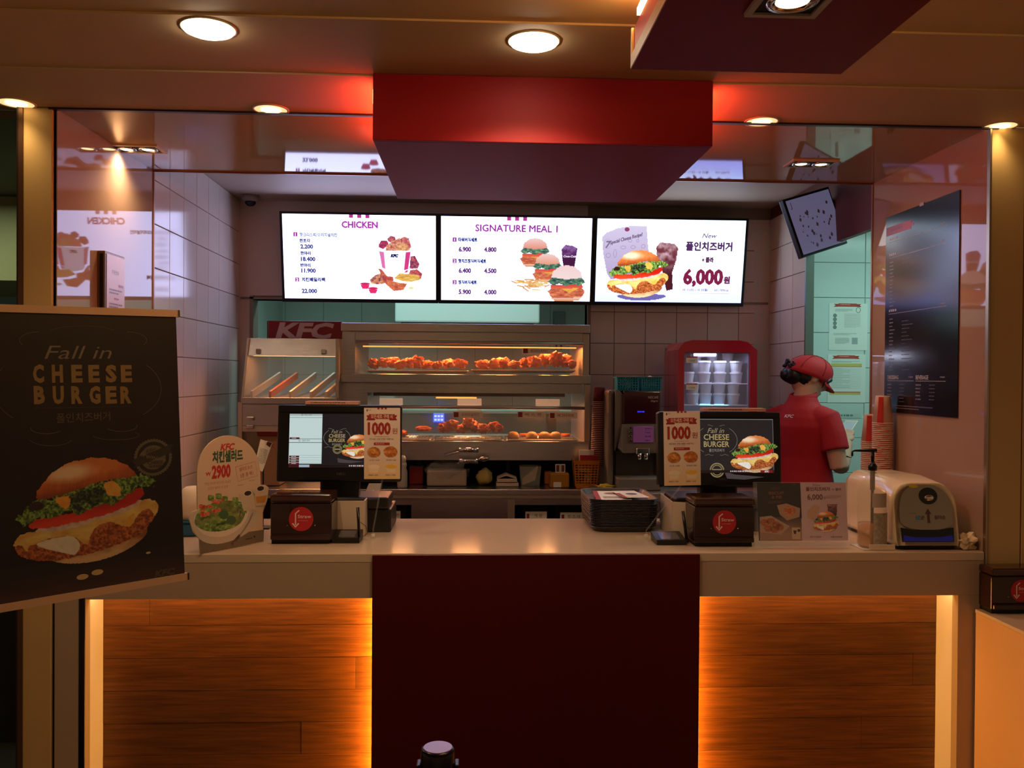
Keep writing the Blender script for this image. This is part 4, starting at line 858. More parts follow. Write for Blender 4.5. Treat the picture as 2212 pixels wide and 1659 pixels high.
ar.rect(.025, .02, .028, .05, '#a03c30', 2); ar.rect(.018, .05, .028, .053, '#a03c30', 2); ar.g = 1; ar.build('dust_marks', tm, PRINT)  # pale specks and a small red mark on the monitor screen
mk('bracket_arm', tube(nb(), [tuple(A_+U_*w_*.9+V_*h_*.2-N_*.03), tuple(P(1835, 440, Y=4.15)), tuple(P(1884, 420, Y=4.2))], .014), black, tm)
mk('bracket_plate', slab3(w_*.3, w_*1.05, h_*.2, h_*.5, -.05, -.03), black, tm)
# ================================================================= THINGS ON THE BACK WORKTOP
def wt(x, Y=4.45, y=1040): return P(x, y, Y=Y)
Zb = zb+.001
# fridge
Yr = 4.3; f0, f1 = P(1465, 800, Y=Yr).x, P(1636, 800, Y=Yr).x; ft = P(1550, 735, Y=Yr).z; zcs = zb+.013
fr = T('drink_fridge', 'red countertop fridge with glass door and lit shelves of tubs', 'fridge', ((f0+f1)/2, Yr+.18, zcs))
fred = M('fridge_red', '#a8122e', .16, coat=.5); mx = (f0+f1)/2
def fpts(y, s=0): return [Vector((x, y, z)) for x, z in ((f0+s, zcs), (f1-s, zcs), (f1-s, ft-.05), (f1-.05, ft-.008), (f1-.09, ft), (f0+.075, ft), (f0+.03, ft-.01), (f0+s, ft-.05))]
g0, g1, gt, gb = P(1478, 800, Y=Yr).x, P(1621, 800, Y=Yr).x, P(1550, 761, Y=Yr).z, P(1550, 884, Y=Yr).z-.10
bm = nb(); o_ = fpts(Yr); i_ = [Vector((x, Yr, z)) for x, z in ((g0, gb), (g1, gb), (g1, gt-.02), (g1-.004, gt), (g1-.05, gt), (g0+.05, gt), (g0+.004, gt), (g0, gt-.02))]
ringloft(bm, [o_, i_, [p+Vector((0, .02, 0)) for p in i_], [p+Vector((0, .045, 0)) for p in o_]], cap=False, close=True); mk('door_frame', bm, fred, fr)
bm = nb(); ringloft(bm, [fpts(Yr+.046), fpts(Yr+.10), fpts(Yr+.36, .01)], cap=False); mk('cabinet_shell', bm, fred, fr)
bm = nb(); bx(bm, f0+.012, f1-.012, Yr+.35, Yr+.355, zcs+.01, ft-.03); bx(bm, f0+.012, f0+.018, Yr+.05, Yr+.35, zcs+.01, ft-.06); bx(bm, f1-.018, f1-.012, Yr+.05, Yr+.35, zcs+.01, ft-.06); bx(bm, f0+.012, f1-.012, Yr+.05, Yr+.35, zcs+.002, zcs+.01); mk('liner', bm, M('liner', '#8d96b8', .4), fr)
mk('glass_pane', BX(g0, g1, Yr+.012, Yr+.016, gb, gt), glass, fr)
mk('gasket', frame_bm(g0, g1, gb, gt, Yr+.016, Yr+.02, .005), M('gasket', '#7c7c9c', .5), fr)
ledc = M('fridge_led', '#000000', em=(.75, .8, 1), es=22)
a = P(1497, 766, Y=Yr+.06); b = P(1546, 766, Y=Yr+.06)
st_ = mk('light_bar', BX(a.x, b.x, Yr+.05, Yr+.07, a.z-.012, a.z+.012), M('bar_white', '#9090a8', .5), fr)
n = 11
for k in range(n): mk('led_dot', ball(nb(), (a.x+(b.x-a.x)*(k+.5)/n, Yr+.049, a.z), .0052, sub=1), ledc, st_)
light('AREA', 'fridge_glow', ((g0+g1)/2, Yr+.07, gt-.01), .34, (.7, .78, 1), .2, .05)
light('AREA', 'fridge_glow', ((g0+g1)/2, Yr+.1, zcs+.42), .22, (.3, .8, 1), .15, .1)
for k, y in enumerate((829, 875)):
    zz_ = P(1550, y, Y=Yr+.1).z; bm = nb()
    for i in range(9): cy(bm, (f0+.02+(f1-f0-.04)*i/8, Yr+.06, zz_), (f0+.02+(f1-f0-.04)*i/8, Yr+.34, zz_), .0016, n=5)
    cy(bm, (f0+.02, Yr+.06, zz_), (f1-.02, Yr+.06, zz_), .004, n=6); cy(bm, (f0+.02, Yr+.34, zz_), (f1-.02, Yr+.34, zz_), .003, n=6); mk('wire_shelf', bm, M('shelf_wire', '#c0c4e0', .3), fr)
for y0, nm in ((772, '1,200원'), (830, '1,700원')):
    a, b = P(1482, y0-2, Y=Yr+.009), P(1506, y0+12, Y=Yr+.009); t_ = mk('price_card', BX(a.x, b.x, Yr+.006, Yr+.011, b.z, a.z), paper, fr)
    ar = Art((a.x, Yr+.0055, a.z), (1, 0, 0), (0, 0, -1)); ar.rect(0, 0, b.x-a.x, .006, '#a83030'); ar.text(nm, (b.x-a.x)/2, .022, .009, '#4a4448'); ar.build('print', t_, PRINTM)
tubm = M('tub_white', '#c4c6d6', .5)
tub_me = None
def tub(c, r, h, lab):
    global tub_me
    if tub_me is None:
        o = mk('salad_tub', lathe(nb(), [(.75, 0), (.93, .8), (1, .82), (1, .9), (.95, 1), (0, 1)], (0, 0, 0), 20), tubm, local=True, smooth=False); tub_me = o.data; bpy.data.objects.remove(o)
    o = bpy.data.objects.new('salad_tub', tub_me); COL.objects.link(o); o.location = c; o.scale = (r, r, h); return tag(o, lab, 'tub', 'white tubs in the red fridge')
for row, (y, ys, nm) in enumerate(((829, [(1484, 1), (1519, 1), (1553, 0), (1588, 1)], 'upper'), (875, [(1495, 0), (1522, 0), (1552, 0), (1582, 0)], 'lower'))):
    zz_ = P(1550, y, Y=Yr+.1).z+.003; hh = .058
    for k, (x, dpt) in enumerate(ys):
        for lv in range(2):
            if lv == 1 and row == 0 and k == 0: continue
            c = P(x+2, 800, Y=Yr+.12); tub((c.x, Yr+.12, zz_+lv*hh), .034, hh, 'white tub, %s pile from the left, front of the %s fridge shelf, %s' % (ORD[k+1], nm, 'top' if lv else 'bottom'))
        if row == 0:
            for lv in range(3):
                if k < 3: c = P(x+18, 800, Y=Yr+.24); tub((c.x, Yr+.235, zz_+lv*hh), .034, hh, 'white tub, back row of upper fridge shelf, %s pile from the left, %s' % (ORD[k+1], ['bottom', 'middle', 'top'][lv]))
# coffee machine
Yc = 4.18
def qx(x): return P(x, 900, Y=Yc).x
def qz(y): return P(1390, y, Y=Yc).z
cm = T('coffee_machine', 'grey and burgundy coffee machine with push buttons and chrome spout', 'coffee machine', (qx(1385), Yc+.2, zcs))
grym = M('machine_grey', '#74706a', .38); bur = M('machine_burgundy', '#3a1018', .15, coat=.4)
mk('back_body', BX(qx(1318), qx(1431), Yc+.12, Yc+.42, zcs, qz(846), .006), M('machine_dark', '#4a443e', .5), cm)
mk('side_cheek', BX(qx(1317), qx(1330), Yc+.05, Yc+.3, zcs, qz(843), .012), grym, cm); mk('side_cheek', BX(qx(1427), qx(1432), Yc+.05, Yc+.3, zcs, qz(846), .004), grym, cm)
mk('side_cheek', prism(nb(), [(qx(1331), Yc+.02, qz(843)), (qx(1338), Yc+.02, qz(843)), (qx(1346), Yc+.02, qz(852)), (qx(1346), Yc+.02, qz(915)), (qx(1331), Yc+.02, qz(975))], (0, .1, 0)), grym, cm)
mk('upper_door', BX(qx(1346), qx(1427), Yc, Yc+.12, qz(916), qz(845), .006), bur, cm)
mk('control_panel', prism(nb(), [(qx(1344), Yc-.01, qz(916)), (qx(1428), Yc-.01, qz(916)), (qx(1430), Yc-.025, qz(970)), (qx(1420), Yc-.02, qz(978)), (qx(1345), Yc-.02, qz(978)), (qx(1336), Yc-.025, qz(968))], (0, .13, 0)), grym, cm)
dsp = mk('display', BX(qx(1366), qx(1410), Yc-.026, Yc-.02, qz(955), qz(920), .002), M('display_purple', '#8a6080', .12, em=(.35, .08, .35), es=.06), cm)
ar = Art((qx(1366), Yc-.0265, qz(920)), (1, 0, 0), (0, 0, -1)); w_ = qx(1410)-qx(1366); h_ = qz(920)-qz(955)
for k in range(4): ar.micro(w_*.58, h_*(.12+.24*k), w_*.34, h_*.09, '#5a50c0', seed=k)
ar.build('print', dsp, PRINT)
for k in range(4):
    for x in (1360, 1418): mk('button', BX(qx(x-3.2), qx(x+3.2), Yc-.031, Yc-.022, qz(925.5+9*k), qz(921.5+9*k), .002), chrome, cm)
ar = Art((qx(1346), Yc-.0005, qz(845)), (1, 0, 0), (0, 0, -1)); w_ = qx(1427)-qx(1346); ar.text('NESCAFÉ', w_*.80, .030, .012, '#c8b8b8', wd=.05); ar.text('Alegria', w_*.83, .047, .010, '#c8b8b8', shear=.3, wd=.036); ar.build('lettering', cm, PRINTM)
ar = Art((qx(1346), Yc-.0006, qz(845)), (1, 0, 0), (0, 0, -1), gain=1.6); ar.micro(w_*.38, .098, w_*.24, .008, '#2020f0', seed=4); ar.build('blue_readout', cm, SCREEN)
mk('spout_housing', BX(qx(1372), qx(1402), Yc-.03, Yc+.05, qz(982), qz(966), .006), chrome, cm)
for x in (1380, 1394): mk('spout', cy(nb(), (qx(x), Yc-.02, qz(992)), (qx(x), Yc-.02, qz(978)), .010, .012), chrome, cm, True)
mk('cavity_back', BX(qx(1338), qx(1428), Yc+.1, Yc+.118, qz(1032), qz(978)), M('machine_cavity', '#4c4944', .35), cm)
mk('drip_tray', BX(qx(1333), qx(1428), Yc-.03, Yc+.118, zcs, qz(1031), .008), grym, cm)
# teal baskets
tealm = M('basket_teal', '#2496b4', .4)
def basket(x0, x1, lab, inner, Y=4.22):
    a, b = P(x0, 800, Y=Y).x, P(x1, 800, Y=Y).x; z0, z1 = qz(845)+.001, P(x0, 814, Y=Y).z; d = .10
    t = T('small_basket', lab, 'basket', ((a+b)/2, Y+d/2, z0))
    bm = nb(); s = .006; bx(bm, a, b, Y-.004, Y+d, z1-.008, z1); 
    bm.free(); bm = frame_bm(a, b, z1-.008, z1, Y-.003, Y+d, .001); mk('rim', bm, tealm, t)
    bm = nb(); nx_, nz_ = 8, 5; u0, u1 = a+s, b-s
    bx(bm, u0, u1, Y+.002, Y+d, z0, z0+.004); bx(bm, u0, u0+.003, Y+.002, Y+d, z0, z1); bx(bm, u1-.003, u1, Y+.002, Y+d, z0, z1); bx(bm, u0, u1, Y+d-.003, Y+d, z0, z1)
    for i in range(nx_+1): x = u0+(u1-u0)*i/nx_; bx(bm, x-.0028, x+.0028, Y, Y+.003, z0, z1)
    for j in range(nz_+1): z = z0+(z1-z0-.004)*j/nz_; bx(bm, u0, u1, Y, Y+.0029, z-.0022+.002, z+.0022+.002)
    mk('lattice_wall', bm, tealm, t, kind='stuff')
    w = mk('crumpled_napkin', ball(nb(), ((a+b)/2, Y+d/2, z0+(z1-z0)*.60), (b-a)*.36, d*.34, (z1-z0)*.42, 2, int(x0), .35), M('contents', inner, .6), label='white paper contents heaped in the teal basket %s' % ('beside the cup stack' if x0 < 1350 else 'beside the red fridge'), cat='napkins')
basket(1332, 1381, 'teal plastic basket on the coffee machine, nearer the cup stack', '#d0c8bc'); basket(1385, 1430, 'teal plastic basket on the coffee machine, nearer the red fridge', '#a8b0a8')
# stack of brown cups (upside down)
cupm = M('cup_brown', '#6a1c20', .5); cupw = M('cup_rim', '#d8b8a4', .5)
def cupstack(cx_, Y, ytop, h_px, ybot, r0, r1, pitch, mats, labf, grp, lean=0, name='paper_cup', zbase=None, wall_art=None):
    zt = P(cx_, ytop, Y=Y).z; h = h_px*Y/F; c = P(cx_, ytop, Y=Y); me = None; k = 0; z = zt-h; r = random.Random(int(cx_))
    while z > P(cx_, ybot, Y=Y).z:
        o = T(name, labf(k), 'cup', (c.x-lean*k, Y, z), r.uniform(-.4, .4), grp)
        if me is None:
            a = mk('wall', lathe(nb(), [(r1*.985, .002), (r0, h-.003), (r0*.96, h), (0, h-.002)], (0, 0, 0), 24), mats[0], o, True, local=True)
            b = mk('rim', lathe(nb(), [(r1*.96, 0), (r1*1.03, .0005), (r1*1.04, .003), (r1*.98, .0035)], (0, 0, 0), 24, cap=False), mats[1], o, True, local=True)
            me = (a.data, b.data)
            if wall_art: wall_art(o, h, r0, r1)
        else:
            for nm, m_ in zip(('wall', 'rim'), me):
                q_ = bpy.data.objects.new(nm, m_); COL.objects.link(q_); q_.parent = o
        z -= pitch; k += 1
    return z+pitch, c
nm_ = lambda where: (lambda k: 'topmost cup of the %s' % where if k == 0 else 'paper cup, %s from the top of the %s' % (ORD[k+1] if k+1 < len(ORD) else str(k+1)+'th', where))
zz_, c = cupstack(1295.5, 4.4, 836, 33, 1009, 11.2*4.4/F, 14.6*4.4/F, .0094, (cupm, cupw), nm_('dark red stack by the coffee machine'), 'dark red cups stacked by the coffee machine', lean=.0003)
mk('cup_stand', BX(c.x-.035, c.x+.035, 4.36, 4.44, zb+.013 if c.x > bxr else zb, zz_-.001, .004), M('stand_grey', '#6c645c', .5), label='small grey block under the dark red cup stack', cat='stand')
# yellow basket with packets
yel = M('basket_yellow', '#c8781c', .4)
Yy = 4.33; a, b = P(1240, 1000, Y=Yy).x, P(1296, 1000, Y=Yy).x; zt = P(1265, 995, Y=Yy).z
t = T('tall_basket', 'yellow perforated plastic basket holding red and white packets', 'basket', ((a+b)/2, Yy+.05, zb))
bm = nb(); m = (a+b)/2
def rq(w, d, z, y0): return [Vector((m+sx*w, y0+(d if sy > 0 else -d), z)) for sx, sy in ((-1, -1), (1, -1), (1, 1), (-1, 1))]
hw = (b-a)/2
for w0, w1, z0_, z1_, n__ in ((.77, .80, 0, .14, 'foot_band'), (.92, 1.0, .86, 1.0, 'rim')):
    bm = nb(); ringloft(bm, [rq(hw*w0, .055*w0, zb+(zt-zb)*z0_, Yy+.06), rq(hw*w1, .055*w1, zb+(zt-zb)*z1_, Yy+.06), rq(hw*w1-.003, .055*w1-.003, zb+(zt-zb)*z1_, Yy+.06), rq(hw*w0-.003, .055*w0-.003, zb+(zt-zb)*z0_, Yy+.06)], cap=False, close=True); mk(n__, bm, yel, t)
bm = nb()
for i in range(8):
    s = -1+2*i/7; x0_, x1_ = m+s*hw*.79, m+s*hw*.93; prism(bm, [(x0_-.0022, Yy+.017, zb+.01), (x0_+.0022, Yy+.017, zb+.01), (x1_+.0025, Yy+.009, zt-.012), (x1_-.0025, Yy+.009, zt-.012)], (0, .003, 0))
for j in range(10):
    q_ = .06+.09*j; w_ = hw*(.78+.16*q_); y_ = Yy+.0165-.008*q_; bx(bm, m-w_, m+w_, y_, y_+.003, zb+(zt-zb)*q_-.003, zb+(zt-zb)*q_+.002)
for s in (-1, 1): prism(bm, [(m+s*hw*.79, Yy+.017, zb+.005), (m+s*hw*.79, Yy+.10, zb+.005), (m+s*hw*.95, Yy+.112, zt-.012), (m+s*hw*.95, Yy+.009, zt-.012)], (.002*s, 0, 0))
mk('lattice_wall', bm, yel, t, kind='stuff'); mk('floor_plate', BX(m-hw*.75, m+hw*.75, Yy+.02, Yy+.1, zb+.001, zb+.006), yel, t)
mk('packet', BX(m-hw*.55, m+hw*.6, Yy+.03, Yy+.04, zt-.06, P(1270, 973, Y=Yy).z, .002), paper, label='white paper packet at the back of the yellow basket', cat='packet')
mk('packet', BX(m-hw*.5, m+hw*.88, Yy+.016, Yy+.026, zt-.04, P(1270, 984, Y=Yy).z, .002), M('packet_red', '#9c1424', .4), label='dark red packet at the front of the yellow basket', cat='packet')
# small yellow dispenser with two labelled boxes
a, b = P(1188, 1035, Y=4.36), P(1230, 1035, Y=4.36)
t = T('sauce_box', 'small mustard yellow box with two upright white labelled packs', 'box', ((a.x+b.x)/2, 4.4, zb))
mk('body', BX(a.x, b.x, 4.36, 4.43, zb, P(1200, 1022, Y=4.36).z, .008), M('mustard', '#a8741c', .45), t); mk('note', BX(a.x+.018, a.x+.058, 4.357, 4.36, zb+.004, zb+.03), paper, t)
for k in (0, 1):
    x = P(1200+11*k, 1000, Y=4.38).x; mk('pack', frame_bm(x, x+.024, P(1200, 1021, Y=4.38).z, P(1200, 1003, Y=4.38).z, 4.38, 4.39, .004), paper, t); mk('pack_label', BX(x+.004, x+.020, 4.383, 4.388, P(1200, 1021, Y=4.38).z+.004, P(1200, 1003, Y=4.38).z-.004), M('pack_brown', '#6c3a28', .5), t)
a = P(1176, 1030, Y=4.5); mk('orange_packet', BX(a.x, a.x+.04, 4.5, 4.53, zb, P(1176, 1018, Y=4.5).z, .006), M('orange_pack', '#c87430', .5), label='small orange packet left of the mustard yellow box', cat='packet')
# clear container, cartons, wrapped burger, tray in a bag, red box, bottle
a, b = P(1123, 1030, Y=4.42), P(1169, 1030, Y=4.42); zt = P(1140, 1008, Y=4.42).z
t = T('clear_container', 'clear plastic container with pale wedge inside, left of the mustard box', 'container', ((a.x+b.x)/2, 4.47, zb))
bm = nb(); ringloft(bm, [[Vector((x, y, zb+.001)) for x, y in ((a.x+.008, 4.43), (b.x-.008, 4.43), (b.x-.008, 4.51), (a.x+.008, 4.51))], [Vector((x, y, zt)) for x, y in ((a.x, 4.42), (b.x, 4.42), (b.x, 4.52), (a.x, 4.52))]], cap=False); mk('tub', bm, M('clear_tub', '#d0d8d0', .2, alpha=.3), t); mk('rim', frame_bm(a.x-.003, b.x+.003, zt-.004, zt, 4.417, 4.523, .003), acryl, t)
mk('wedge', prism(nb(), [(a.x+.015, 4.44, zb+.004), (b.x-.03, 4.44, zb+.03), (b.x-.014, 4.44, zt-.004), (a.x+.015, 4.44, zb+.04)], (0, .06, 0)), M('wedge_cream', '#c8ac88', .6), t)
kr = M('carton', '#c8b8a4', .7)
for k in range(3):
    a = P(1072, 1035, Y=4.42).x; z = zb+.001+.022*k
    bm = nb(); w_ = .115-.008*k
    if k < 2: bx(bm, a+.004*k, a+w_, 4.40, 4.50, z, z+.018, .003)
    else: prism(bm, [(a+.006, 4.40, z), (a+.05, 4.40, z+.020), (a+.105, 4.40, z), (a+.10, 4.40, z-.003), (a+.05, 4.40, z+.012), (a+.012, 4.40, z-.001)], (0, .09, 0))
    mk('folded_carton', bm, kr, label='flat white food carton, %s of its small pile under the display cabinet' % ['bottom', 'middle', 'top'][k], cat='carton', group='folded cartons')
mk('wrapped_burger', ball(nb(), (P(1046, 1030, Y=4.44).x, 4.47, zb+.042), .043, .045, .042, 3, 3, .28, 1.6), M('wrap_yellow', '#b8a85c', .45, bump=.6, bscale=60), smooth=True, label='yellow paper wrapped burger leaning under the display cabinet', cat='burger')
a, b = P(922, 1030, Y=4.42), P(1008, 1030, Y=4.42)
t = T('bagged_tray', 'white foam tray wrapped in a loose clear plastic bag under the display cabinet', 'tray', ((a.x+b.x)/2, 4.48, zb))
mk('foam_tray', BX(a.x, b.x, 4.41, 4.55, zb+.001, P(960, 1016, Y=4.41).z, .01), M('foam', '#b0a090', .6), t)
bm = nb(); ball(bm, ((a.x+b.x)/2, 4.48, zb+.065), (b.x-a.x)*.56, .085, .062, 4, 5, .3, 2.2); 
for v in bm.verts: v.co += Vector((0, 0, .012*mn.noise(v.co*40))); v.co.z = max(v.co.z, zb+.001)
mk('plastic_bag', bm, M('bag_film', '#d8d4cc', .12, alpha=.22, spec=.8, bump=.8, bscale=30), t, True)
a, b = P(884, 1030, Y=4.5), P(914, 1030, Y=4.5); mk('red_box', BX(a.x, b.x, 4.5, 4.56, zb+.001, P(900, 1008, Y=4.5).z, .003), M('box_red', '#7c1418', .4), label='dark red box behind the white bottle under the display cabinet', cat='box')
c = P(869, 1030, Y=4.36); h_ = P(869, 984, Y=4.36).z-zb
t = T('squeeze_bottle', 'white squeeze bottle just right of the left price leaflet', 'bottle', (c.x, 4.36, zb))
mk('body', lathe(nb(), [(.024, 0), (.026, .01), (.026, h_*.5), (.02, h_*.62), (.023, h_*.7), (.021, h_*.78)], (c.x, 4.36, zb), 24), M('bottle_white', '#b8aca0', .4), t, True); mk('cap', lathe(nb(), [(.018, h_*.78), (.019, h_*.92), (.012, h_), (0, h_)], (c.x, 4.36, zb), 20), white, t, True)
bm = nb(); r = random.Random(4); a = P(1292, 1045, Y=4.16)
c = P(1311, 1036, Y=4.16); ball(bm, (c.x, 4.2, zcs+.013), .047, .035, .012, 3, 8, .9, 2); 
mk('yellow_cloth', bm, M('cloth_yellow', '#b8a424', .8), smooth=True, label='crumpled yellow cloth in front of the coffee machine', cat='cloth')
a = P(808, 1045, Y=4.34); mk('receipt', prism(nb(), [(P(x, y, Y=yb-.004).x, yb-.0035, min(P(x, y, Y=yb-.004).z, zb+.03)) for x, y in ((797, 1036), (824, 1037), (820, 1063), (790, 1061))], (0, .002, 0)), paper, label='white receipt hanging over the edge of the back worktop', cat='receipt')
mk('under_cabinet_dark_sheet', BX(px(740), px(1262), YB-.02, YB-.013, zb+.001, pz(990)+.02), blackm, bt)  # black sheet added to make the gap under the cabinet dark
bm = nb()
for x in (745, 905, 1100, 1262): bx(bm, px(x)-.01, px(x)+.01, Yf+.05, Yf+.09, zb+.001, pz(957)-.005)
mk('foot', bm, blackm, cab, kind='stuff')
# ================================================================= FRONT COUNTER
zc_ = ZC+.0008
def base(x, y): return P(x, y, Z=ZC)
brown = M('straw_box_brown', '#2c1610', .22, coat=.3, noise=.35, nscale=5, stretch=(1, 1, 12)); brownl = M('straw_lid', '#3a1c12', .18, coat=.5)
def straw_box(x0, x1, yb_, ytop, lab, Z=ZC, grp=None, dx=0, dpt=.13):
    a, b = P(x0, yb_, Z=Z), P(x1, yb_, Z=Z); Y = a.y; w = b.x-a.x; zt = P(x0, ytop, Y=Y).z-Z
    t = T('straw_dispenser', lab, 'dispenser', ((a.x+b.x)/2, Y+dpt/2, Z+.0006))
    L_ = lambda nm, bm, m, p=t, sm=False: mk(nm, bm, m, p, sm, local=True)
    L_('body', BX(-w/2, w/2, -dpt/2, dpt/2, .012, zt*.82, .003), brown)
    L_('plinth', BX(-w/2+.003, w/2-.006, -dpt/2+.004, dpt/2, 0, .012), blackm)
    L_('lid', BX(-w/2-.001, w/2+.001, -dpt/2-.006, dpt/2, zt*.82+.001, zt, .008, 3), brownl)
    L_('slot_bar', BX(-w/2+.002, w/2-.002, -dpt/2-.012, -dpt/2-.001, .014, .032, .004), brown)
    for s in (-1, 1): L_('screw', ball(nb(), (s*w*.225, -dpt/2-.001, zt*.37), .0022, sub=1), chrome)
    ar = Art(t.location+Vector((-w/2, -dpt/2-.0008, zt*.82)), (1, 0, 0), (0, 0, -1), eps=.0002)
    cx_, cy_ = w*.5, zt*.32; R = zt*.245
    ar.ell(cx_, cy_, R, R, '#b01c24', 40, L=0); ar.L = 1; wl_ = '#dcc8c0'
    ar.line([(cx_-R*.15, cy_-R*.72), (cx_-R*.45, cy_-R*.46), (cx_-R*.45, cy_+R*.5)], R*.10, wl_); ar.line([(cx_-R*.7, cy_+R*.35), (cx_-R*.45, cy_+R*.66), (cx_-R*.2, cy_+R*.35)], R*.12, wl_)
    ar.text('Straw', cx_+R*.28, cy_-R*.22, R*.28, wl_, .01, wd=R*1.1); ar.micro(cx_-R*.22, cy_+R*.1, R*.95, R*.09, '#b87870', 1, seed=2); ar.build('sticker', t, PRINTM); return t
straw_box(584, 716, 1175, 1068, 'dark brown straw dispenser with round red sticker, left of the counter')
straw_box(1500, 1629, 1181, 1076, 'dark brown straw dispenser with round red sticker, right of the counter')
# white partitions behind the dispensers
wp = M('partition_white', '#c8b49c', .35)
def partition(p0, p1, p2, h, lab):
    A, B, C = base(*p0), base(*p1), base(*p2); t = T('white_partition', lab, 'partition', (A.x, A.y, ZC))
    def pl(a, b):
        d = Vector((b.x-a.x, b.y-a.y, 0)).normalized(); n = Vector((-d.y, d.x, 0))*.005
        return prism(nb(), [a+Vector((0, 0, .001)), b+Vector((0, 0, .001)), b+n+Vector((0, 0, .001)), a+n+Vector((0, 0, .001))], (0, 0, h))
    mk('front_board', pl(A, B), wp, t); mk('wing_board', pl(B, C), wp, t)
partition((717, 1159), (788, 1159), (808, 1129), .125, 'white angled partition board right of the left straw dispenser')
partition((1494, 1166), (1453, 1164), (1429, 1140), .13, 'white angled partition board left of the right straw dispenser')
# signature pads
def pad(x0, x1, y, lab, pen0, pen1):
    a, b = base(x0, y), base(x1, y); t = T('signature_pad', lab, 'card pad', ((a.x+b.x)/2, a.y+.05, ZC+.001))
    w = b.x-a.x; Y = a.y
    mk('body', prism(nb(), [(a.x, Y, ZC+.001), (a.x, Y+.10, ZC+.001), (a.x, Y+.10, ZC+.03), (a.x, Y, ZC+.016)], (w, 0, 0)), black, t)
    mk('rim', prism(nb(), [(a.x-.002, Y-.002, ZC+.016), (a.x-.002, Y+.008, ZC+.0175), (a.x-.002, Y+.008, ZC+.02), (a.x-.002, Y-.002, ZC+.0185)], (w+.004, 0, 0)), black, t)
    mk('pad_screen', prism(nb(), [(a.x+.018, Y+.015, ZC+.0184), (a.x+.018, Y+.085, ZC+.0282), (a.x+.018, Y+.085, ZC+.029), (a.x+.018, Y+.015, ZC+.0192)], (w-.036, 0, 0)), M('pad_glass', '#4c4c50', .12), t)
    p0, p1 = P(*pen0, Y=Y+.03), P(*pen1, Y=Y+.05); mk('pen', tube(nb(), [tuple(p0), tuple(p0.lerp(p1, .5)), tuple(p1)], [.005, .0048, .006], 10), black, t, True)
    mk('cord', tube(nb(), [tuple(p0.lerp(p1, .5)+Vector((.006, 0, 0))), tuple(p0.lerp(p1, .35)+Vector((.022, .01, 0))), tuple(p0.lerp(p1, .1)+Vector((.026, .02, 0))), (p0.x+.01, Y+.06, ZC+.012)], .001, 5), black, t, True)
pad(717, 776, 1174, 'black signature pad with upright pen beside the left straw dispenser', (776, 1160), (773, 1096))
pad(1419, 1483, 1178, 'black signature pad with leaning pen beside the right straw dispenser', (1484, 1172), (1475, 1104))
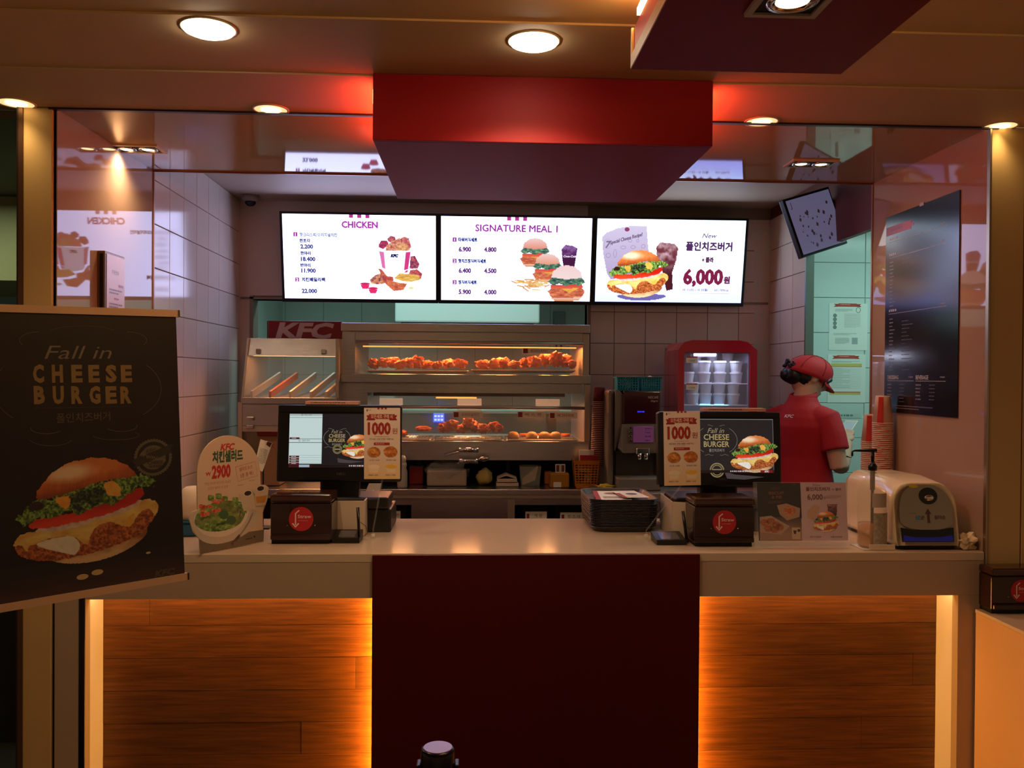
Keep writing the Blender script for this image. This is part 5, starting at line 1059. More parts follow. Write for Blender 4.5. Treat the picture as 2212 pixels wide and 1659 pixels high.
# POS screens
def pos(x0, x1, yt, yb_, Y, lab, right, lean=.10):
    a, b = P(x0, (yt+yb_)/2, Y=Y), P(x1, (yt+yb_)/2, Y=Y); zt, z0 = P(x0, yt, Y=Y).z, P(x0, yb_, Y=Y).z; w = b.x-a.x; h = zt-z0
    t = T('cash_register', lab, 'cash register', ((a.x+b.x)/2, Y, ZC+.001))
    cx_ = (a.x+b.x)/2; Vd = Vector((0, -lean, -1)).normalized(); Nd = Vector((0, -1, lean)).normalized(); O = Vector((a.x, Y+lean*h, zt))
    def sl(u0, u1, v0, v1, n0, n1, bev=0):
        bm = nb(); bx(bm, u0, u1, v0, v1, n0, n1, bev); bm.transform(Matrix(((1, 0, Nd.x, O.x), (0, Vd.y, Nd.y, O.y), (0, Vd.z, Nd.z, O.z), (0, 0, 0, 1)))); bmesh.ops.recalc_face_normals(bm, faces=bm.faces); return bm
    mk('casing', sl(0, w, 0, h, -.045, 0, .008), black, t)
    bz_ = .032 if not right else .026; s1 = w-.03
    mk('bezel_top', sl(.004, w-.004, .003, bz_-.004, 0, .004, .003), black, t)
    mk('screen', sl(bz_+.012, s1, bz_+.002, h-.052, 0, .0012), M('screen_black', '#020202', .15), t)
    a_ = Art(O+Nd*.0016, (1, 0, 0), Vd, gain=.42, eps=.0001); u0, v0, u1, v1 = bz_+.012, bz_+.002, s1, h-.052; W_, H_ = u1-u0, v1-v0
    fx = lambda f: u0+W_*f; fy = lambda f: v0+H_*f
    if not right:
        a_.rect(u0, v0, u1, v1, '#1c181c', 0); a_.rect(fx(0), fy(0), fx(.315), fy(.93), '#cfe4e2', 1); a_.L = 2
        a_.rect(fx(.0), fy(.0), fx(.315), fy(.035), '#aebcbc'); a_.rect(fx(0), fy(.46), fx(.315), fy(.475), '#9aa8aa'); a_.rect(fx(0), fy(.53), fx(.315), fy(.54), '#3a4a50')
        a_.L = 3; a_.ringe(fx(.12), fy(.018), .0035, .0035, .001, '#3a4a50', 14); a_.text('주문 내역', fx(.175), fy(.02), .006, '#3a4a50'); a_.ringe(fx(.10), fy(.50), .0035, .0035, .001, '#3a4a50', 14); a_.text('결제 내역', fx(.16), fy(.50), .006, '#3a4a50')
        a_.line([(fx(0), fy(.07)), (fx(.315), fy(.07))], .0012, '#3a4a50')
        for y in (.44,)+tuple(.78+.043*k for k in range(4)): a_.rect(fx(.005), fy(y), fx(.10), fy(y+.036), '#5c1c20'); a_.micro(fx(.025), fy(y+.01), W_*.055, H_*.018, '#d8c8c8', 1, seed=int(y*99), L=4)
        for k in range(5): a_.line([(fx(.10), fy(.775+.043*k)), (fx(.315), fy(.775+.043*k))], .0008, '#8c9ca0')
        cx2, k2 = fx(.46), .62
    else:
        a_.rect(u0, v0, u1, v1, '#221f22', 0); a_.rect(u0, v0, u1, v0+.002, '#8c8c90', 1); a_.rect(u1-.002, v0, u1, v1, '#6c6c70', 1); cx2, k2 = fx(.455), 1.0
    a_.L = 3; ty = fy(.10) if right else fy(.26)
    a_.text('Fall in', cx2, ty+.022*k2, .019*k2, '#a09070', 0, .35, wd=.060*k2); a_.text('CHEESE', cx2, ty+.046*k2, .021*k2, '#b09a68', .015, wd=.095*k2); a_.text('BURGER', cx2, ty+.072*k2, .021*k2, '#b09a68', .015, wd=.095*k2); a_.text('폴인치즈버거', cx2, ty+.096*k2, .011*k2, '#a0988c', 0, wd=.056*k2)
    a_.ringe(cx2, ty+.058*k2, .078*k2, .056*k2, .0012, '#8c8474', 50, a0=-.9, a1=.9); a_.ringe(cx2, ty+.058*k2, .078*k2, .056*k2, .0012, '#8c8474', 50, a0=PI-.9, a1=PI+.9)
    for s in (-1, 1): a_.line([(cx2+s*(.012+.004*i), ty+.112*k2+.002*math.sin(i)) for i in range(9)], .0009, '#8c8474'); a_.line([(cx2+s*(.012+.004*i), ty+.004+.002*math.sin(i+1)) for i in range(6)], .0009, '#8c8474')
    sxy = (cx2, ty+.168*k2) if right else (cx2+.002, fy(.66)); R = .027*k2
    a_.ringe(*sxy, R, R, R*.18, '#8c7c54', 36); a_.ringe(*sxy, R*.72, R*.72, R*.12, '#8c7c54', 30); a_.rect(sxy[0]-R*.6, sxy[1]-R*.15, sxy[0]+R*.6, sxy[1]+R*.15, '#8c7c54', 4)
    bw_ = (.185 if right else .118)
    a_.gain = 1; bu, bv = (fx(.575), fy(.30)) if right else (fx(.50), fy(.38)); burger(a_, bu, bv, bw_, 150, L=4)
    a_.poly([(bu-.02*k2, bv+bw_*.72), (bu+.02, bv+bw_*.78), (bu+bw_*.7, bv+bw_*.83), (bu+bw_*.3, bv+bw_*.88), (bu-.01, bv+bw_*.86)], '#4a4044', 3)
    a_.rect(u0, v1-.011, u1, v1, '#3c1014', 4); a_.rect(fx(.10), v1-.010, fx(.20), v1-.001, '#a8b8c8', 5); a_.rect(fx(.22), v1-.010, fx(.62), v1-.001, '#141010', 5); a_.micro(fx(.58), v1-.0085, W_*.27, .006, '#c8c0c0', 1, L=6, seed=3)
    a_.rect(fx(.87), v1-.010, fx(.985), v1-.001, '#7c1418', 5); a_.text('KFC', fx(.93), v1-.0055, .0065, '#e8e0e0', .03, .25, L=6); a_.build('picture', t, SCREEN)
    b_ = Art(O+Nd*.0005, (1, 0, 0), Vd); b_.text('NEC', w*.52, h-.03, .009, '#4c4848', sx=1.3); b_.build('lettering', t, PRINTM)
    mk('neck', BX(cx_-.07, cx_+.07, Y+.02, Y+.08, ZC+.07, z0+.06, .01), black, t)
    mk('base_unit', BX(cx_-w*.38, cx_+w*.42, Y+.02, Y+.24, ZC+.001, ZC+.085, .006), M('register_dark', '#191715', .4), t)
    mk('base_top', BX(cx_-w*.36, cx_+w*.40, Y+.01, Y+.2, ZC+.086, ZC+.128, .008), M('register_mid', '#262320', .3), t)
    sa = mk('notice_strip', BX(a.x+w*(.22 if not right else .37), a.x+w*(.65 if not right else .88), Y+lean*h+.0, Y+lean*h+.05, zt+.001, zt+.012), M('notice_pink', '#c08a70', .6), t)
    n_ = Art((a.x+w*(.22 if not right else .37), Y+lean*h-.0005, zt+.012), (1, 0, 0), (0, 0, -1)); n_.micro(.02, .003, w*.38, .0045, '#5a3428', seed=8); n_.build('print', sa, PRINTM)
pos(596, 866, 874, 1042, 3.10, 'black cash register screen with list and burger advert, left end', False)
pos(1424, 1691, 889, 1053, 3.10, 'black cash register screen with large burger advert, right end', True)
# price leaflets on clear stands
def bun_art(a, x, y, w, c0, c1, sd):
    a.raster(smooth_poly([(x-w/2, y), (x-w*.45, y-w*.25), (x-w*.15, y-w*.42), (x+w*.2, y-w*.42), (x+w*.46, y-w*.2), (x+w/2, y+w*.05), (x+w*.32, y+w*.34), (x-w*.3, y+w*.34)]), crispy(c0, (150, 80, 30), c1, 4, sd), w/26)
def leaflet(cs_, disc, lab, Y=2.99):
    A, B, C, D = [P(x, y, Y=Y) for x, y in cs_]; U = (B-A).normalized(); V = (D-A)-U*(D-A).dot(U); V.normalize(); w, h = (B-A).length, (D-A).dot(V)
    d = base(*disc); t = T('leaflet_stand', lab, 'leaflet', (d.x, d.y, ZC+.001))
    n = Vector((0, .0012, 0)); mk('card', prism(nb(), [A, A+U*w, A+U*w+V*h, A+V*h], n), M('leaflet_paper', '#e2ccba', .6), t)
    mk('disc_base', lathe(nb(), [(.038, 0), (.038, .003), (.034, .005), (0, .005)], (d.x, d.y, ZC+.001), 36), acryl, t)
    m = (A+B+C+D)/4; mk('pole', tube(nb(), [(d.x, d.y, ZC+.005), (d.x, d.y, ZC+.03), (m.x+.01, Y+.004, A.z-h*.9), (m.x+.01, Y+.004, A.z-h*.4)], .003, 8), acryl, t, True)
    mk('clip', BX(d.x-.006, d.x+.006, d.y-.004, d.y+.004, ZC+.0065, ZC+.016, .001), white, t)
    a = Art(A+Vector((0, -.0003, 0)), U, V, eps=.00012); rd = '#a02820'
    for k in (-1, 0, 1): a.rect(w*(.50+.10*k)-w*.03, 0, w*(.50+.10*k)+w*.03, h*.022, rd)
    a.rect(w*.07, h*.02, w*.10, h*.05, '#3a2a24'); a.text('KFC', w*.16, h*.03, .0045, '#3a2a24')
    a.L = 1; a.poly([(w*.06, h*.105), (w*.30, h*.105), (w*.30, h*.175), (w*.06, h*.175), (w*.10, h*.14)], '#8c2018'); a.poly([(w*.92, h*.105), (w*.70, h*.105), (w*.70, h*.175), (w*.92, h*.175), (w*.88, h*.14)], '#8c2018')
    a.rect(w*.13, h*.088, w*.85, h*.155, rd, 2); a.text('모든세트 구매 시', w*.49, h*.124, h*.052, '#e4c4a8', .02, wd=w*.60, L=3)
    a.text('1000', w*.42, h*.285, h*.165, rd, .045, wd=w*.64); a.text('원', w*.85, h*.33, h*.075, rd, .01, wd=w*.15); a.line([(w*.30, h*.405), (w*.70, h*.405)], .0008, '#6c4c3c')
    a.text('치킨세트 구매 시에도 구매가능!', w*.48, h*.44, h*.024, '#5c3c30', .01, wd=w*.68); a.micro(w*.3, h*.465, w*.4, .0016, '#a88874', seed=2); a.rect(w*.27, h*.487, w*.71, h*.525, rd); a.micro(w*.32, h*.499, w*.34, .004, '#e0b8a0', L=3, seed=6)
    a.raster([(0, h*.70), (w, h*.70), (w, h), (0, h)], flat((224, 200, 178), (226, 190, 134)), .004, 1)
    a.L = 3; bun_art(a, w*.27, h*.63, w*.38, (216, 140, 60), (244, 190, 110), 1); bun_art(a, w*.73, h*.625, w*.40, (206, 120, 50), (240, 170, 90), 2)
    for x in (.27, .75): a.poly([(w*(x-.15), h*.83), (w*(x+.15), h*.83), (w*(x+.11), h*.91), (w*(x-.11), h*.91)], '#e8d0b0'); a.ell(w*x, h*.825, w*.16, h*.028, '#ecd8b8' if x < .5 else '#e8b43c', L=5)
    for x, y, s in ((.29, .735, '비스켓 1,700원'), (.75, .735, '에그타르트 1,700원'), (.25, .945, '코울슬로 1,700원'), (.73, .945, '콘샐러드 1,700원')): a.text(s, w*x, h*y, h*.019, '#5c2c20', .01, wd=w*.27)
    a.build('print', t, PRINTM)
leaflet([(786.5, 881), (864.4, 881), (860, 1036), (779, 1035)], (806, 1163), 'tall price leaflet reading 1000 beside the left cash register screen')
leaflet([(1433, 889), (1511.8, 887.6), (1523.5, 1047.6), (1444, 1049.4)], (1396, 1164), 'tall tilted price leaflet reading 1000 beside the right cash register screen')
# tray stack
a, b = base(1279, 1151), base(1423, 1151); w = (b.x-a.x)/2; Yt = a.y; dep = .33; trm = M('tray_dark', '#37302c', .42)
tray_me = []
def rrect(w, d, z, r, c=(0, 0)): return [Vector((c[0]+sx*(w-r)+r*math.cos(t0+k*PI/10), c[1]+sy*(d-r)+r*math.sin(t0+k*PI/10), z)) for sx, sy, t0 in ((1, 1, 0), (-1, 1, PI/2), (-1, -1, PI), (1, -1, 1.5*PI)) for k in range(6)]
bm = nb(); ringloft(bm, [rrect(w-.014, dep/2-.014, 0, .05), rrect(w-.003, dep/2-.003, .0165, .055), rrect(w+.002, dep/2+.002, .018, .055), rrect(w+.001, dep/2+.001, .0195, .055), rrect(w-.005, dep/2-.005, .0185, .053), rrect(w-.016, dep/2-.016, .002, .05)], cap=False)
for z in (0, .002): pts = rrect(w-(.014 if z == 0 else .016), dep/2-(.014 if z == 0 else .016), z, .05); bm.faces.new([bm.verts.new(p) for p in pts])
bmesh.ops.recalc_face_normals(bm, faces=bm.faces); me = bpy.data.meshes.new('tray'); bm.to_mesh(me); bm.free(); me.materials.append(trm)
nt_ = 19; pit = (P(1350, 1080, Y=Yt).z-ZC-.0195)/(nt_-1)
for k in range(nt_):
    o = bpy.data.objects.new('serving_tray', me); COL.objects.link(o); o.location = ((a.x+b.x)/2+random.uniform(-.0012, .0012), Yt+dep/2+random.uniform(-.001, .001), ZC+.001+k*pit)
    o.scale = (1+.003*k, 1, 1)
    tag(o, 'dark serving tray, %s from the bottom of the stack on the counter' % ORD[k+1] if k < nt_-1 else 'topmost dark serving tray of the stack on the counter', 'tray', 'dark serving trays stacked on the counter')
ztop = ZC+.001+(nt_-1)*pit
def sheet(pts, z, lab, art):
    t = T('tray_leaflet', lab, 'leaflet', (pts[0][0], pts[0][1], z)); bm = prism(nb(), [(x, y, zz) for x, y, zz in pts], (0, 0, .0006)); mk('sheet', bm, paper, t)
    A = Vector(pts[0]); U = (Vector(pts[1])-A); V = (Vector(pts[3])-A); ar = Art(A+Vector((0, 0, .0009)), U, V); ar.uw = (U.length, V.length); art(ar); ar.build('print', t, PRINTM)
cxt = (a.x+b.x)/2; y0 = Yt+.05
sheet([(cxt-.10, y0+.0, ztop+.012), (cxt+.03, y0-.01, ztop+.012), (cxt+.05, y0+.17, ztop+.02), (cxt-.09, y0+.18, ztop+.02)], ztop+.012, 'leaflet with red edge lying on the tray stack, left one', lambda r: (r.rect(0, 0, .018, .18, '#a02828'), r.micro(.03, .03, .08, .004, '#6c5c58', 6, seed=3), r.ell(.07, .13, .03, .018, '#8c5c40')))
sheet([(cxt+.0, y0-.004, ztop+.0205), (cxt+.10, y0+.0, ztop+.0205), (cxt+.07, y0+.16, ztop+.024), (cxt-.02, y0+.15, ztop+.024)], ztop+.02, 'leaflet lying on the tray stack, right one', lambda r: (r.rect(.0, .0, .015, .1, '#a02828'), r.ell(.055, .08, .022, .02, '#5c4a48'), r.micro(.02, .02, .06, .003, '#6c5c58', 3, seed=5)))
# salad sign
A = base(431.5, 1198); B = base(569, 1171.5); Ud = Vector((B.x-A.x, B.y-A.y, 0)).normalized(); Vd = Vector((0, 0, -1))
ar = Art(A, Ud, Vd, eps=.0002); z_ = lambda x, y: (380+x/4.366, 860+y/4.366); Q = lambda x, y: ar.uv(*z_(x, y))
out = [(205, 1050), (199, 760)]+[(497-299*math.cos(k*PI/24)+k*.1, 740-388*math.sin(k*PI/24)**.92) for k in range(1, 24)]+[(800, 820), (840, 818), (875, 840), (862, 960), (820, 1080), (825, 1355), (230, 1470), (222, 1330), (160, 1260), (128, 1150), (150, 1080)]
Nn = ar.N
t = T('salad_sign', 'arched white cardboard sign advertising a chicken salad at 2900', 'sign', tuple(A))
mk('board', prism(nb(), [A+Ud*Q(*p)[0]+Vd*Q(*p)[1] for p in out], -Nn*.004), M('sign_board', '#c4a88c', .6), t)
mk('easel_back', prism(nb(), [A+Ud*.05-Nn*.005, A+Ud*.19-Nn*.005, A+Ud*.17-Nn*.005+Vector((0, 0, .2)), A+Ud*.07-Nn*.005+Vector((0, 0, .2))], -Nn*.05), M('sign_board'), t)
ar.text('KFC', *Q(488, 458), ar.sc(14, 488, 940), '#b02c20', .045, .25, wd=.052); ar.text('치킨샐러드', *Q(490, 552), .033, '#2c4c30', .05, wd=.118)
ar.text('W', *Q(305, 715), .013, '#a82820', .02); ar.line([Q(283, 716), Q(327, 708)], .0016, '#a82820', 2); ar.text('2900', *Q(428, 688), .040, '#a82820', .05, wd=.072)
b4 = [Q(560, 650), Q(748, 598), Q(768, 730), Q(585, 785)]; ar.line(b4+[b4[0]], .0012, '#9c3424'); ar.text('샐러드소스', *Q(660, 662), .0125, '#9c3424', .01, wd=.054, rot=-.12); ar.text('3종 중 택1', *Q(668, 722), .0135, '#9c3424', .01, wd=.052, rot=-.12)
ar.text('"직접 조리한 부드러운 순살과', *Q(395, 800), .009, '#a0604a', wd=.1); ar.text('신선한 샐러드의 조화"', *Q(400, 845), .009, '#a0604a', wd=.08); ar.micro(*Q(580, 820), .035, .004, '#a08070'); ar.micro(*Q(690, 775), .03, .004, '#a08070', seed=4)
ar.L = 2; ar.poly([Q(222, 1330), Q(830, 1240), Q(825, 1350), Q(232, 1470)], '#6c5c48')
ar.L = 3; c0 = Q(440, 1200); ar.poly([Q(*p) for p in smooth_poly([(128, 1150), (160, 1070), (440, 1000), (740, 1030), (790, 1110), (740, 1230), (560, 1340), (350, 1390), (200, 1330)])], '#b8a894')
ar.L = 4; ar.poly([Q(*p) for p in smooth_poly([(150, 1090), (400, 960), (660, 960), (690, 1080), (640, 1200), (480, 1310), (300, 1310), (200, 1240)])], '#cdbda8'); ar.L = 5
ar.raster([Q(*p) for p in smooth_poly([(165, 1180), (200, 1060), (330, 990), (480, 960), (650, 980), (660, 1090), (600, 1200), (450, 1255), (300, 1260), (220, 1230)])], lambda u, v: np.where((fbm(u*6, v*5, 3) > .5)[..., None], crispy((110, 140, 60), (40, 60, 30), (170, 190, 100), 8, 2)(u, v), mix((60, 70, 35), (150, 160, 80), fbm(u*9, v*9, 8))), .0016)
ar.L = 6; rr_ = random.Random(12)
for k in range(16): x, y = rr_.uniform(230, 480), rr_.uniform(960, 1120); bun_art(ar, *Q(x, y), .016, (216, 90, 70), (236, 140, 110), k)
for k, (x, y) in enumerate(((330, 940), (400, 925), (460, 950), (560, 960), (600, 1010), (640, 1060), (350, 1180), (300, 1200), (430, 1220))): ar.raster([Q(x+28*math.cos(i*.78)*(1+.3*(i % 2)), y+26*math.sin(i*.78)*(1+.3*(i % 2))) for i in range(8)], crispy((110, 140, 60), (60, 84, 36), (180, 200, 110), 3, k), .0015)
for x, y in ((450, 1100), (520, 1150)): ar.poly([Q(x+46*math.cos(i*.6), y+44*math.sin(i*.6)) for i in range(11)], '#3c5a34', 7)
for x, y in ((590, 1020), (610, 1070)): ar.line([Q(x, y), Q(x-14, y+50)], .004, '#6c2c44', 7)
ar.L = 8
for x, y, c_ in ((675, 905, '#2a1c18'), (795, 860, '#2a1c18')):
    ar.poly([Q(x-80, y), Q(x+72, y-16), Q(x+50, y+150), Q(x-40, y+160)], '#b8a48c', 8); ar.ell(*Q(x, y-8), .017, .010, '#d0c0a8', L=9); ar.ell(*Q(x, y-8), .0145, .008, c_, L=10); ar.L = 8
ar.poly([Q(745, 930), Q(860, 915), Q(835, 985), Q(760, 990)], '#b4782c', 9)
ar.line([Q(540, 1370), Q(640, 1240), Q(690, 1160), Q(720, 1080)], .006, '#8c7c6c', 9); ar.line([Q(520, 1380), Q(600, 1290)], .009, '#5c4030', 9)
for d_ in (-16, 0, 16): ar.line([Q(722+d_, 1110), Q(738+d_, 1050)], .002, '#a89c8c', 10)
ar.micro(*Q(655, 1325), .035, .005, '#3a2c24', L=9); ar.ell(*Q(738, 1306), .0035, .0035, '#1c1c1c', L=9)
ar.build('print', t, PRINTM)
# left end: blue tub with ribbed white lids
a, b = base(352, 1160), base(425, 1160); tz_ = P(400, 1126, Y=a.y).z
t = T('blue_tub', 'blue plastic tub at the left end of the counter behind the salad sign', 'tub', ((a.x+b.x)/2, a.y+.06, ZC+.001)); m_ = M('tub_blue', '#1c5c80', .35)
mk('body', BX(a.x, b.x, a.y, a.y+.12, ZC+.001, tz_-.008, .006), m_, t); mk('rim', BX(a.x-.003, b.x+.003, a.y-.003, a.y+.123, tz_-.008, tz_, .003), m_, t)
bm = nb(); c = Vector(((a.x+b.x)/2+.03, a.y+.06, tz_)); n = 48; rg = []
for k in range(9):
    f = k/8; R_ = .052*math.sin(PI*(.62-.5*f)) if k < 8 else .004
    rg.append([c+Vector((R_*(1+.05*(i % 2))*math.cos(i*2*PI/n), R_*(1+.05*(i % 2))*math.sin(i*2*PI/n), .001+.115*math.sin(f*PI/2))) for i in range(n)])
ringloft(bm, rg); mk('ribbed_cover', bm, M('rib_white', '#e0d0b4', .5), smooth=True, label='white ribbed dome cover standing on the blue tub', cat='cover')
# slip behind the salad sign
p4 = [P(x, y, Y=3.2) for x, y in ((563, 949), (588, 957), (567, 1019), (548, 1010))]
t = T('order_slip', 'tilted white order slip with dark red top, left of the cash register', 'paper slip', (p4[3].x+.01, 3.2, ZC+.001)); mk('slip', prism(nb(), p4, (0, .001, 0)), paper, t); mk('holder_rod', tube(nb(), [(p4[2].x, 3.21, ZC+.002), (p4[2].x, 3.21, 1.2), tuple((p4[0]+p4[1])/2+Vector((0, .008, 0)))], .003, 8), black, t); mk('holder_base', BX(p4[2].x-.03, p4[2].x+.03, 3.18, 3.24, ZC+.001, ZC+.006), black, t)
ar = Art(p4[0]+Vector((0, -.0004, 0)), p4[1]-p4[0], p4[3]-p4[0]); ar.poly([(.026, 0), (.044, 0), (.040, .018), (.024, .012)], '#4c1c1c'); ar.micro(.006, .03, .03, .003, '#8c7c74', 12, seed=9); ar.build('print', t, PRINTM)
# acrylic leaflet holder
A = base(1640, 1182); B = base(1846, 1184); Y = A.y; hh = P(1700, 1041, Y=Y+.03).z-ZC; wv = B.x-A.x
t = T('leaflet_holder', 'clear acrylic holder with a dark and a pale leaflet on the right of the counter', 'leaflet holder', ((A.x+B.x)/2, Y+.04, ZC+.001))
Vh = Vector((.0, -.03, -hh)).normalized(); O = Vector((A.x, Y+.03, ZC+hh))
def sl2(u0, u1, v0, v1, n0, n1):
    bm = nb(); bx(bm, u0, u1, v0, v1, n0, n1); Nh = Vector((0, Vh.z, -Vh.y)); bm.transform(Matrix(((1, 0, 0, O.x), (0, Vh.y, Nh.y, O.y), (0, Vh.z, Nh.z, O.z), (0, 0, 0, 1)))); bmesh.ops.recalc_face_normals(bm, faces=bm.faces); return bm
Lh = math.hypot(hh, .03); NN = Vector((0, Vh.z, -Vh.y))
mk('back_sheet', sl2(-.012, wv, 0, Lh-.002, -.006, -.003), acryl, t); mk('front_sheet', sl2(-.006, wv-.004, .005, Lh-.02, .003, .005), M('acrylic_front', '#ffffff', .04, alpha=.025, spec=.4), t)
mk('foot', BX(A.x-.012, B.x, Y-.03, Y+.06, ZC+.001, ZC+.004), acryl, t); mk('foot_rail', BX(A.x, B.x-.004, Y-.03, Y-.026, ZC+.004, ZC+.022), acryl, t)
e = [ar.L, ]; wd_ = P(1735, 1100, Y=Y).x-A.x
dk = mk('dark_leaflet', sl2(.0, wd_-.001, .004, Lh-.022, -.001, .001), M('leaf_dark', '#120c0a', .5), t); tag(dk, 'dark leaflet')
lt = mk('pale_leaflet', sl2(wd_+.001, wv-.012, .002, Lh-.022, -.001, .001), M('leaf_pale', '#c4a8b0', .5), t); tag(lt, 'pale leaflet')
a_ = Art(O+NN*.0014, (1, 0, 0), Vh, eps=.0001); H_ = Lh-.022
a_.text('BISCUIT', wd_*.44, H_*.19, H_*.050, '#74402c', .03, wd=wd_*.36); a_.text('& PIE', wd_*.44, H_*.26, H_*.050, '#74402c', .03, wd=wd_*.24); a_.text('Fall in', wd_*.42, H_*.11, H_*.05, '#5c3828', 0, .3); a_.micro(wd_*.25, H_*.33, wd_*.38, .003, '#5c4436', 2, seed=2); a_.text('KFC', wd_*.86, H_*.05, .006, '#4c4440', .03, .2)
a_.L = 1; a_.raster([(wd_*.02, H_*.72), (wd_*.3, H_*.6), (wd_*.99, H_*.62), (wd_*.99, H_*.995), (wd_*.02, H_*.995)], lambda u, v: mix((60, 44, 38), (150, 116, 96), np.clip(v*1.2+fbm(u*3, v*3, 1)*.3, 0, 1)), .003)
a_.L = 2; a_.poly([(wd_*.44, H_*.40), (wd_*.66, H_*.37), (wd_*.97, H_*.45), (wd_*.95, H_*.60), (wd_*.66, H_*.66), (wd_*.5, H_*.56)], '#a88468'); a_.L = 3; bun_art(a_, wd_*.73, H_*.50, wd_*.27, (190, 104, 50), (226, 150, 90), 4)
a_.L = 2; a_.poly([(wd_*.03, H_*.60), (wd_*.3, H_*.58), (wd_*.72, H_*.76), (wd_*.5, H_*.90), (wd_*.04, H_*.86)], '#a88a78'); a_.L = 3
for k, (x, y) in enumerate(((.14, .70), (.28, .68), (.40, .74), (.22, .80), (.36, .82), (.48, .78))): bun_art(a_, wd_*x, H_*y, wd_*.20, (160, 84, 50), (206, 130, 90), k+20)
a_.rect(wd_*.76, H_*.78, wd_*.95, H_*.98, '#b89c84', 3); a_.poly([(wd_*.79, H_*.83), (wd_*.87, H_*.83), (wd_*.85, H_*.89), (wd_*.81, H_*.89)], '#2a1c18', 4); a_.ell(wd_*.92, H_*.83, .005, .005, '#3a2018', L=4); a_.build('print', dk, PRINTM)
a_ = Art(O+NN*.0014+Vector((wd_, 0, 0)), (1, 0, 0), Vh, eps=.0001); w2 = wv-.012-wd_
a_.text('New', w2*.36, H_*.05, H_*.05, '#a0586c', 0, .3); a_.text('폴인치즈버거', w2*.38, H_*.125, H_*.062, '#6c3c30', .03, wd=w2*.53); a_.text('+ 콜라', w2*.80, H_*.13, H_*.045, '#6c3c30', .01, wd=w2*.2); a_.text('6,000', w2*.31, H_*.255, H_*.095, '#6c3430', .02, wd=w2*.34); a_.text('원', w2*.52, H_*.275, H_*.045, '#6c3430'); a_.micro(w2*.56, H_*.23, w2*.32, .0025, '#a08078', 3, seed=6)
a_.poly([(w2*.12, H_*.52), (w2*.30, H_*.38), (w2*.40, H_*.44), (w2*.26, H_*.66), (w2*.14, H_*.62)], '#c09878', 1); cola(a_, w2*.68, H_*.38, w2*.22, H_*.26, 2); burger(a_, w2*.22, H_*.50, w2*.60, 90, L=4)
a_.text('세트 7,900원', w2*.28, H_*.94, H_*.03, '#6c4438', wd=w2*.25); a_.text('단품 5,700원', w2*.74, H_*.94, H_*.03, '#6c4438', wd=w2*.25); a_.build('print', lt, PRINTM)
# hand sanitiser bottle
bc = base(1884, 1187); Yb_ = bc.y+.036; cx_ = P(1884, 1100, Y=Yb_).x; mm = Yb_/F
hz = lambda y: P(1884, y, Y=Yb_).z-ZC
t = T('sanitizer_bottle', 'clear pump bottle of hand sanitiser with black pump and amber liquid', 'bottle', (cx_, Yb_, ZC+.001)); C0 = (cx_, Yb_, ZC)
R_ = 31*mm
mk('bottle', lathe(nb(), [(R_*.92, .003), (R_, .012), (R_, hz(1092)), (R_*.97, hz(1088)), (R_, hz(1084)), (R_, hz(1068)), (R_*.9, hz(1055)), (R_*.62, hz(1038)), (R_*.34, hz(1024)), (R_*.25, hz(1020))], C0, 32), M('bottle_clear', '#e8dcc4', .06, alpha=.20, spec=.7), t, True)
mk('liquid', lathe(nb(), [(0, .004), (R_*.88, .006), (R_*.93, .014), (R_*.93, hz(1130)), (0, hz(1130))], C0, 32), M('liquid_amber', '#c07c28', .1, alpha=.55), t, True)
bm = nb(); ringloft(bm, [[Vector((cx_+R_*1.01*math.sin(q), Yb_-R_*1.01*math.cos(q), ZC+z)) for q in [(-.35+1.25*i/12) for i in range(13)]] for z in (hz(1172), hz(1104))], cap=False)
bm.free(); bm = nb()
def wrap(q0, q1, z0, z1, nm, m):
    bm = nb(); n = 10; A_ = [[bm.verts.new((cx_+R_*1.012*math.sin(q0+(q1-q0)*i/n), Yb_-R_*1.012*math.cos(q0+(q1-q0)*i/n), ZC+z)) for i in range(n+1)] for z in (z0, z1)]
    for i in range(n): bm.faces.new((A_[0][i], A_[0][i+1], A_[1][i+1], A_[1][i]))
    return mk(nm, bm, m, t)
lbm_ = M('bottle_label', '#a89c88', .7, noise=.25, nscale=90); wrap(-.35, .95, hz(1172), hz(1104), 'label', lbm_); wrap(-.45, .7, hz(1092), hz(1062), 'note', M('bottle_note', '#b8a89c', .7))
mk('neck', cy(nb(), (cx_, Yb_, ZC+hz(1022)), (cx_, Yb_, ZC+hz(1016)), R_*.30), M('bottle_clear'), t, True)
mk('pump_collar', lathe(nb(), [(R_*.30, hz(1016)), (R_*.31, hz(1006)), (R_*.2, hz(1002)), (R_*.12, hz(998))], C0, 20), black, t, True)
mk('pump_stem', cy(nb(), (cx_, Yb_, ZC+hz(998)), (cx_, Yb_, ZC+hz(974)), R_*.12), black, t, True); mk('dip_tube', cy(nb(), (cx_, Yb_, ZC+.01), (cx_, Yb_, ZC+hz(1016)), .005), M('tube_dark', '#3a2a20', .3), t, True); mk('pump_barrel', cy(nb(), (cx_, Yb_, ZC+hz(1058)), (cx_, Yb_, ZC+hz(1016)), .008), M('tube_dark'), t, True)
zn = ZC+hz(973); xa = P(1838, 973, Y=Yb_).x
mk('nozzle', tube(nb(), [(cx_+.012, Yb_, zn), (cx_, Yb_, zn), (xa+.008, Yb_-.01, zn), (xa, Yb_-.011, zn-.003), (xa, Yb_-.011, zn-.018)], [.007, .006, .0035, .0035, .0035], 10), black, t, True)
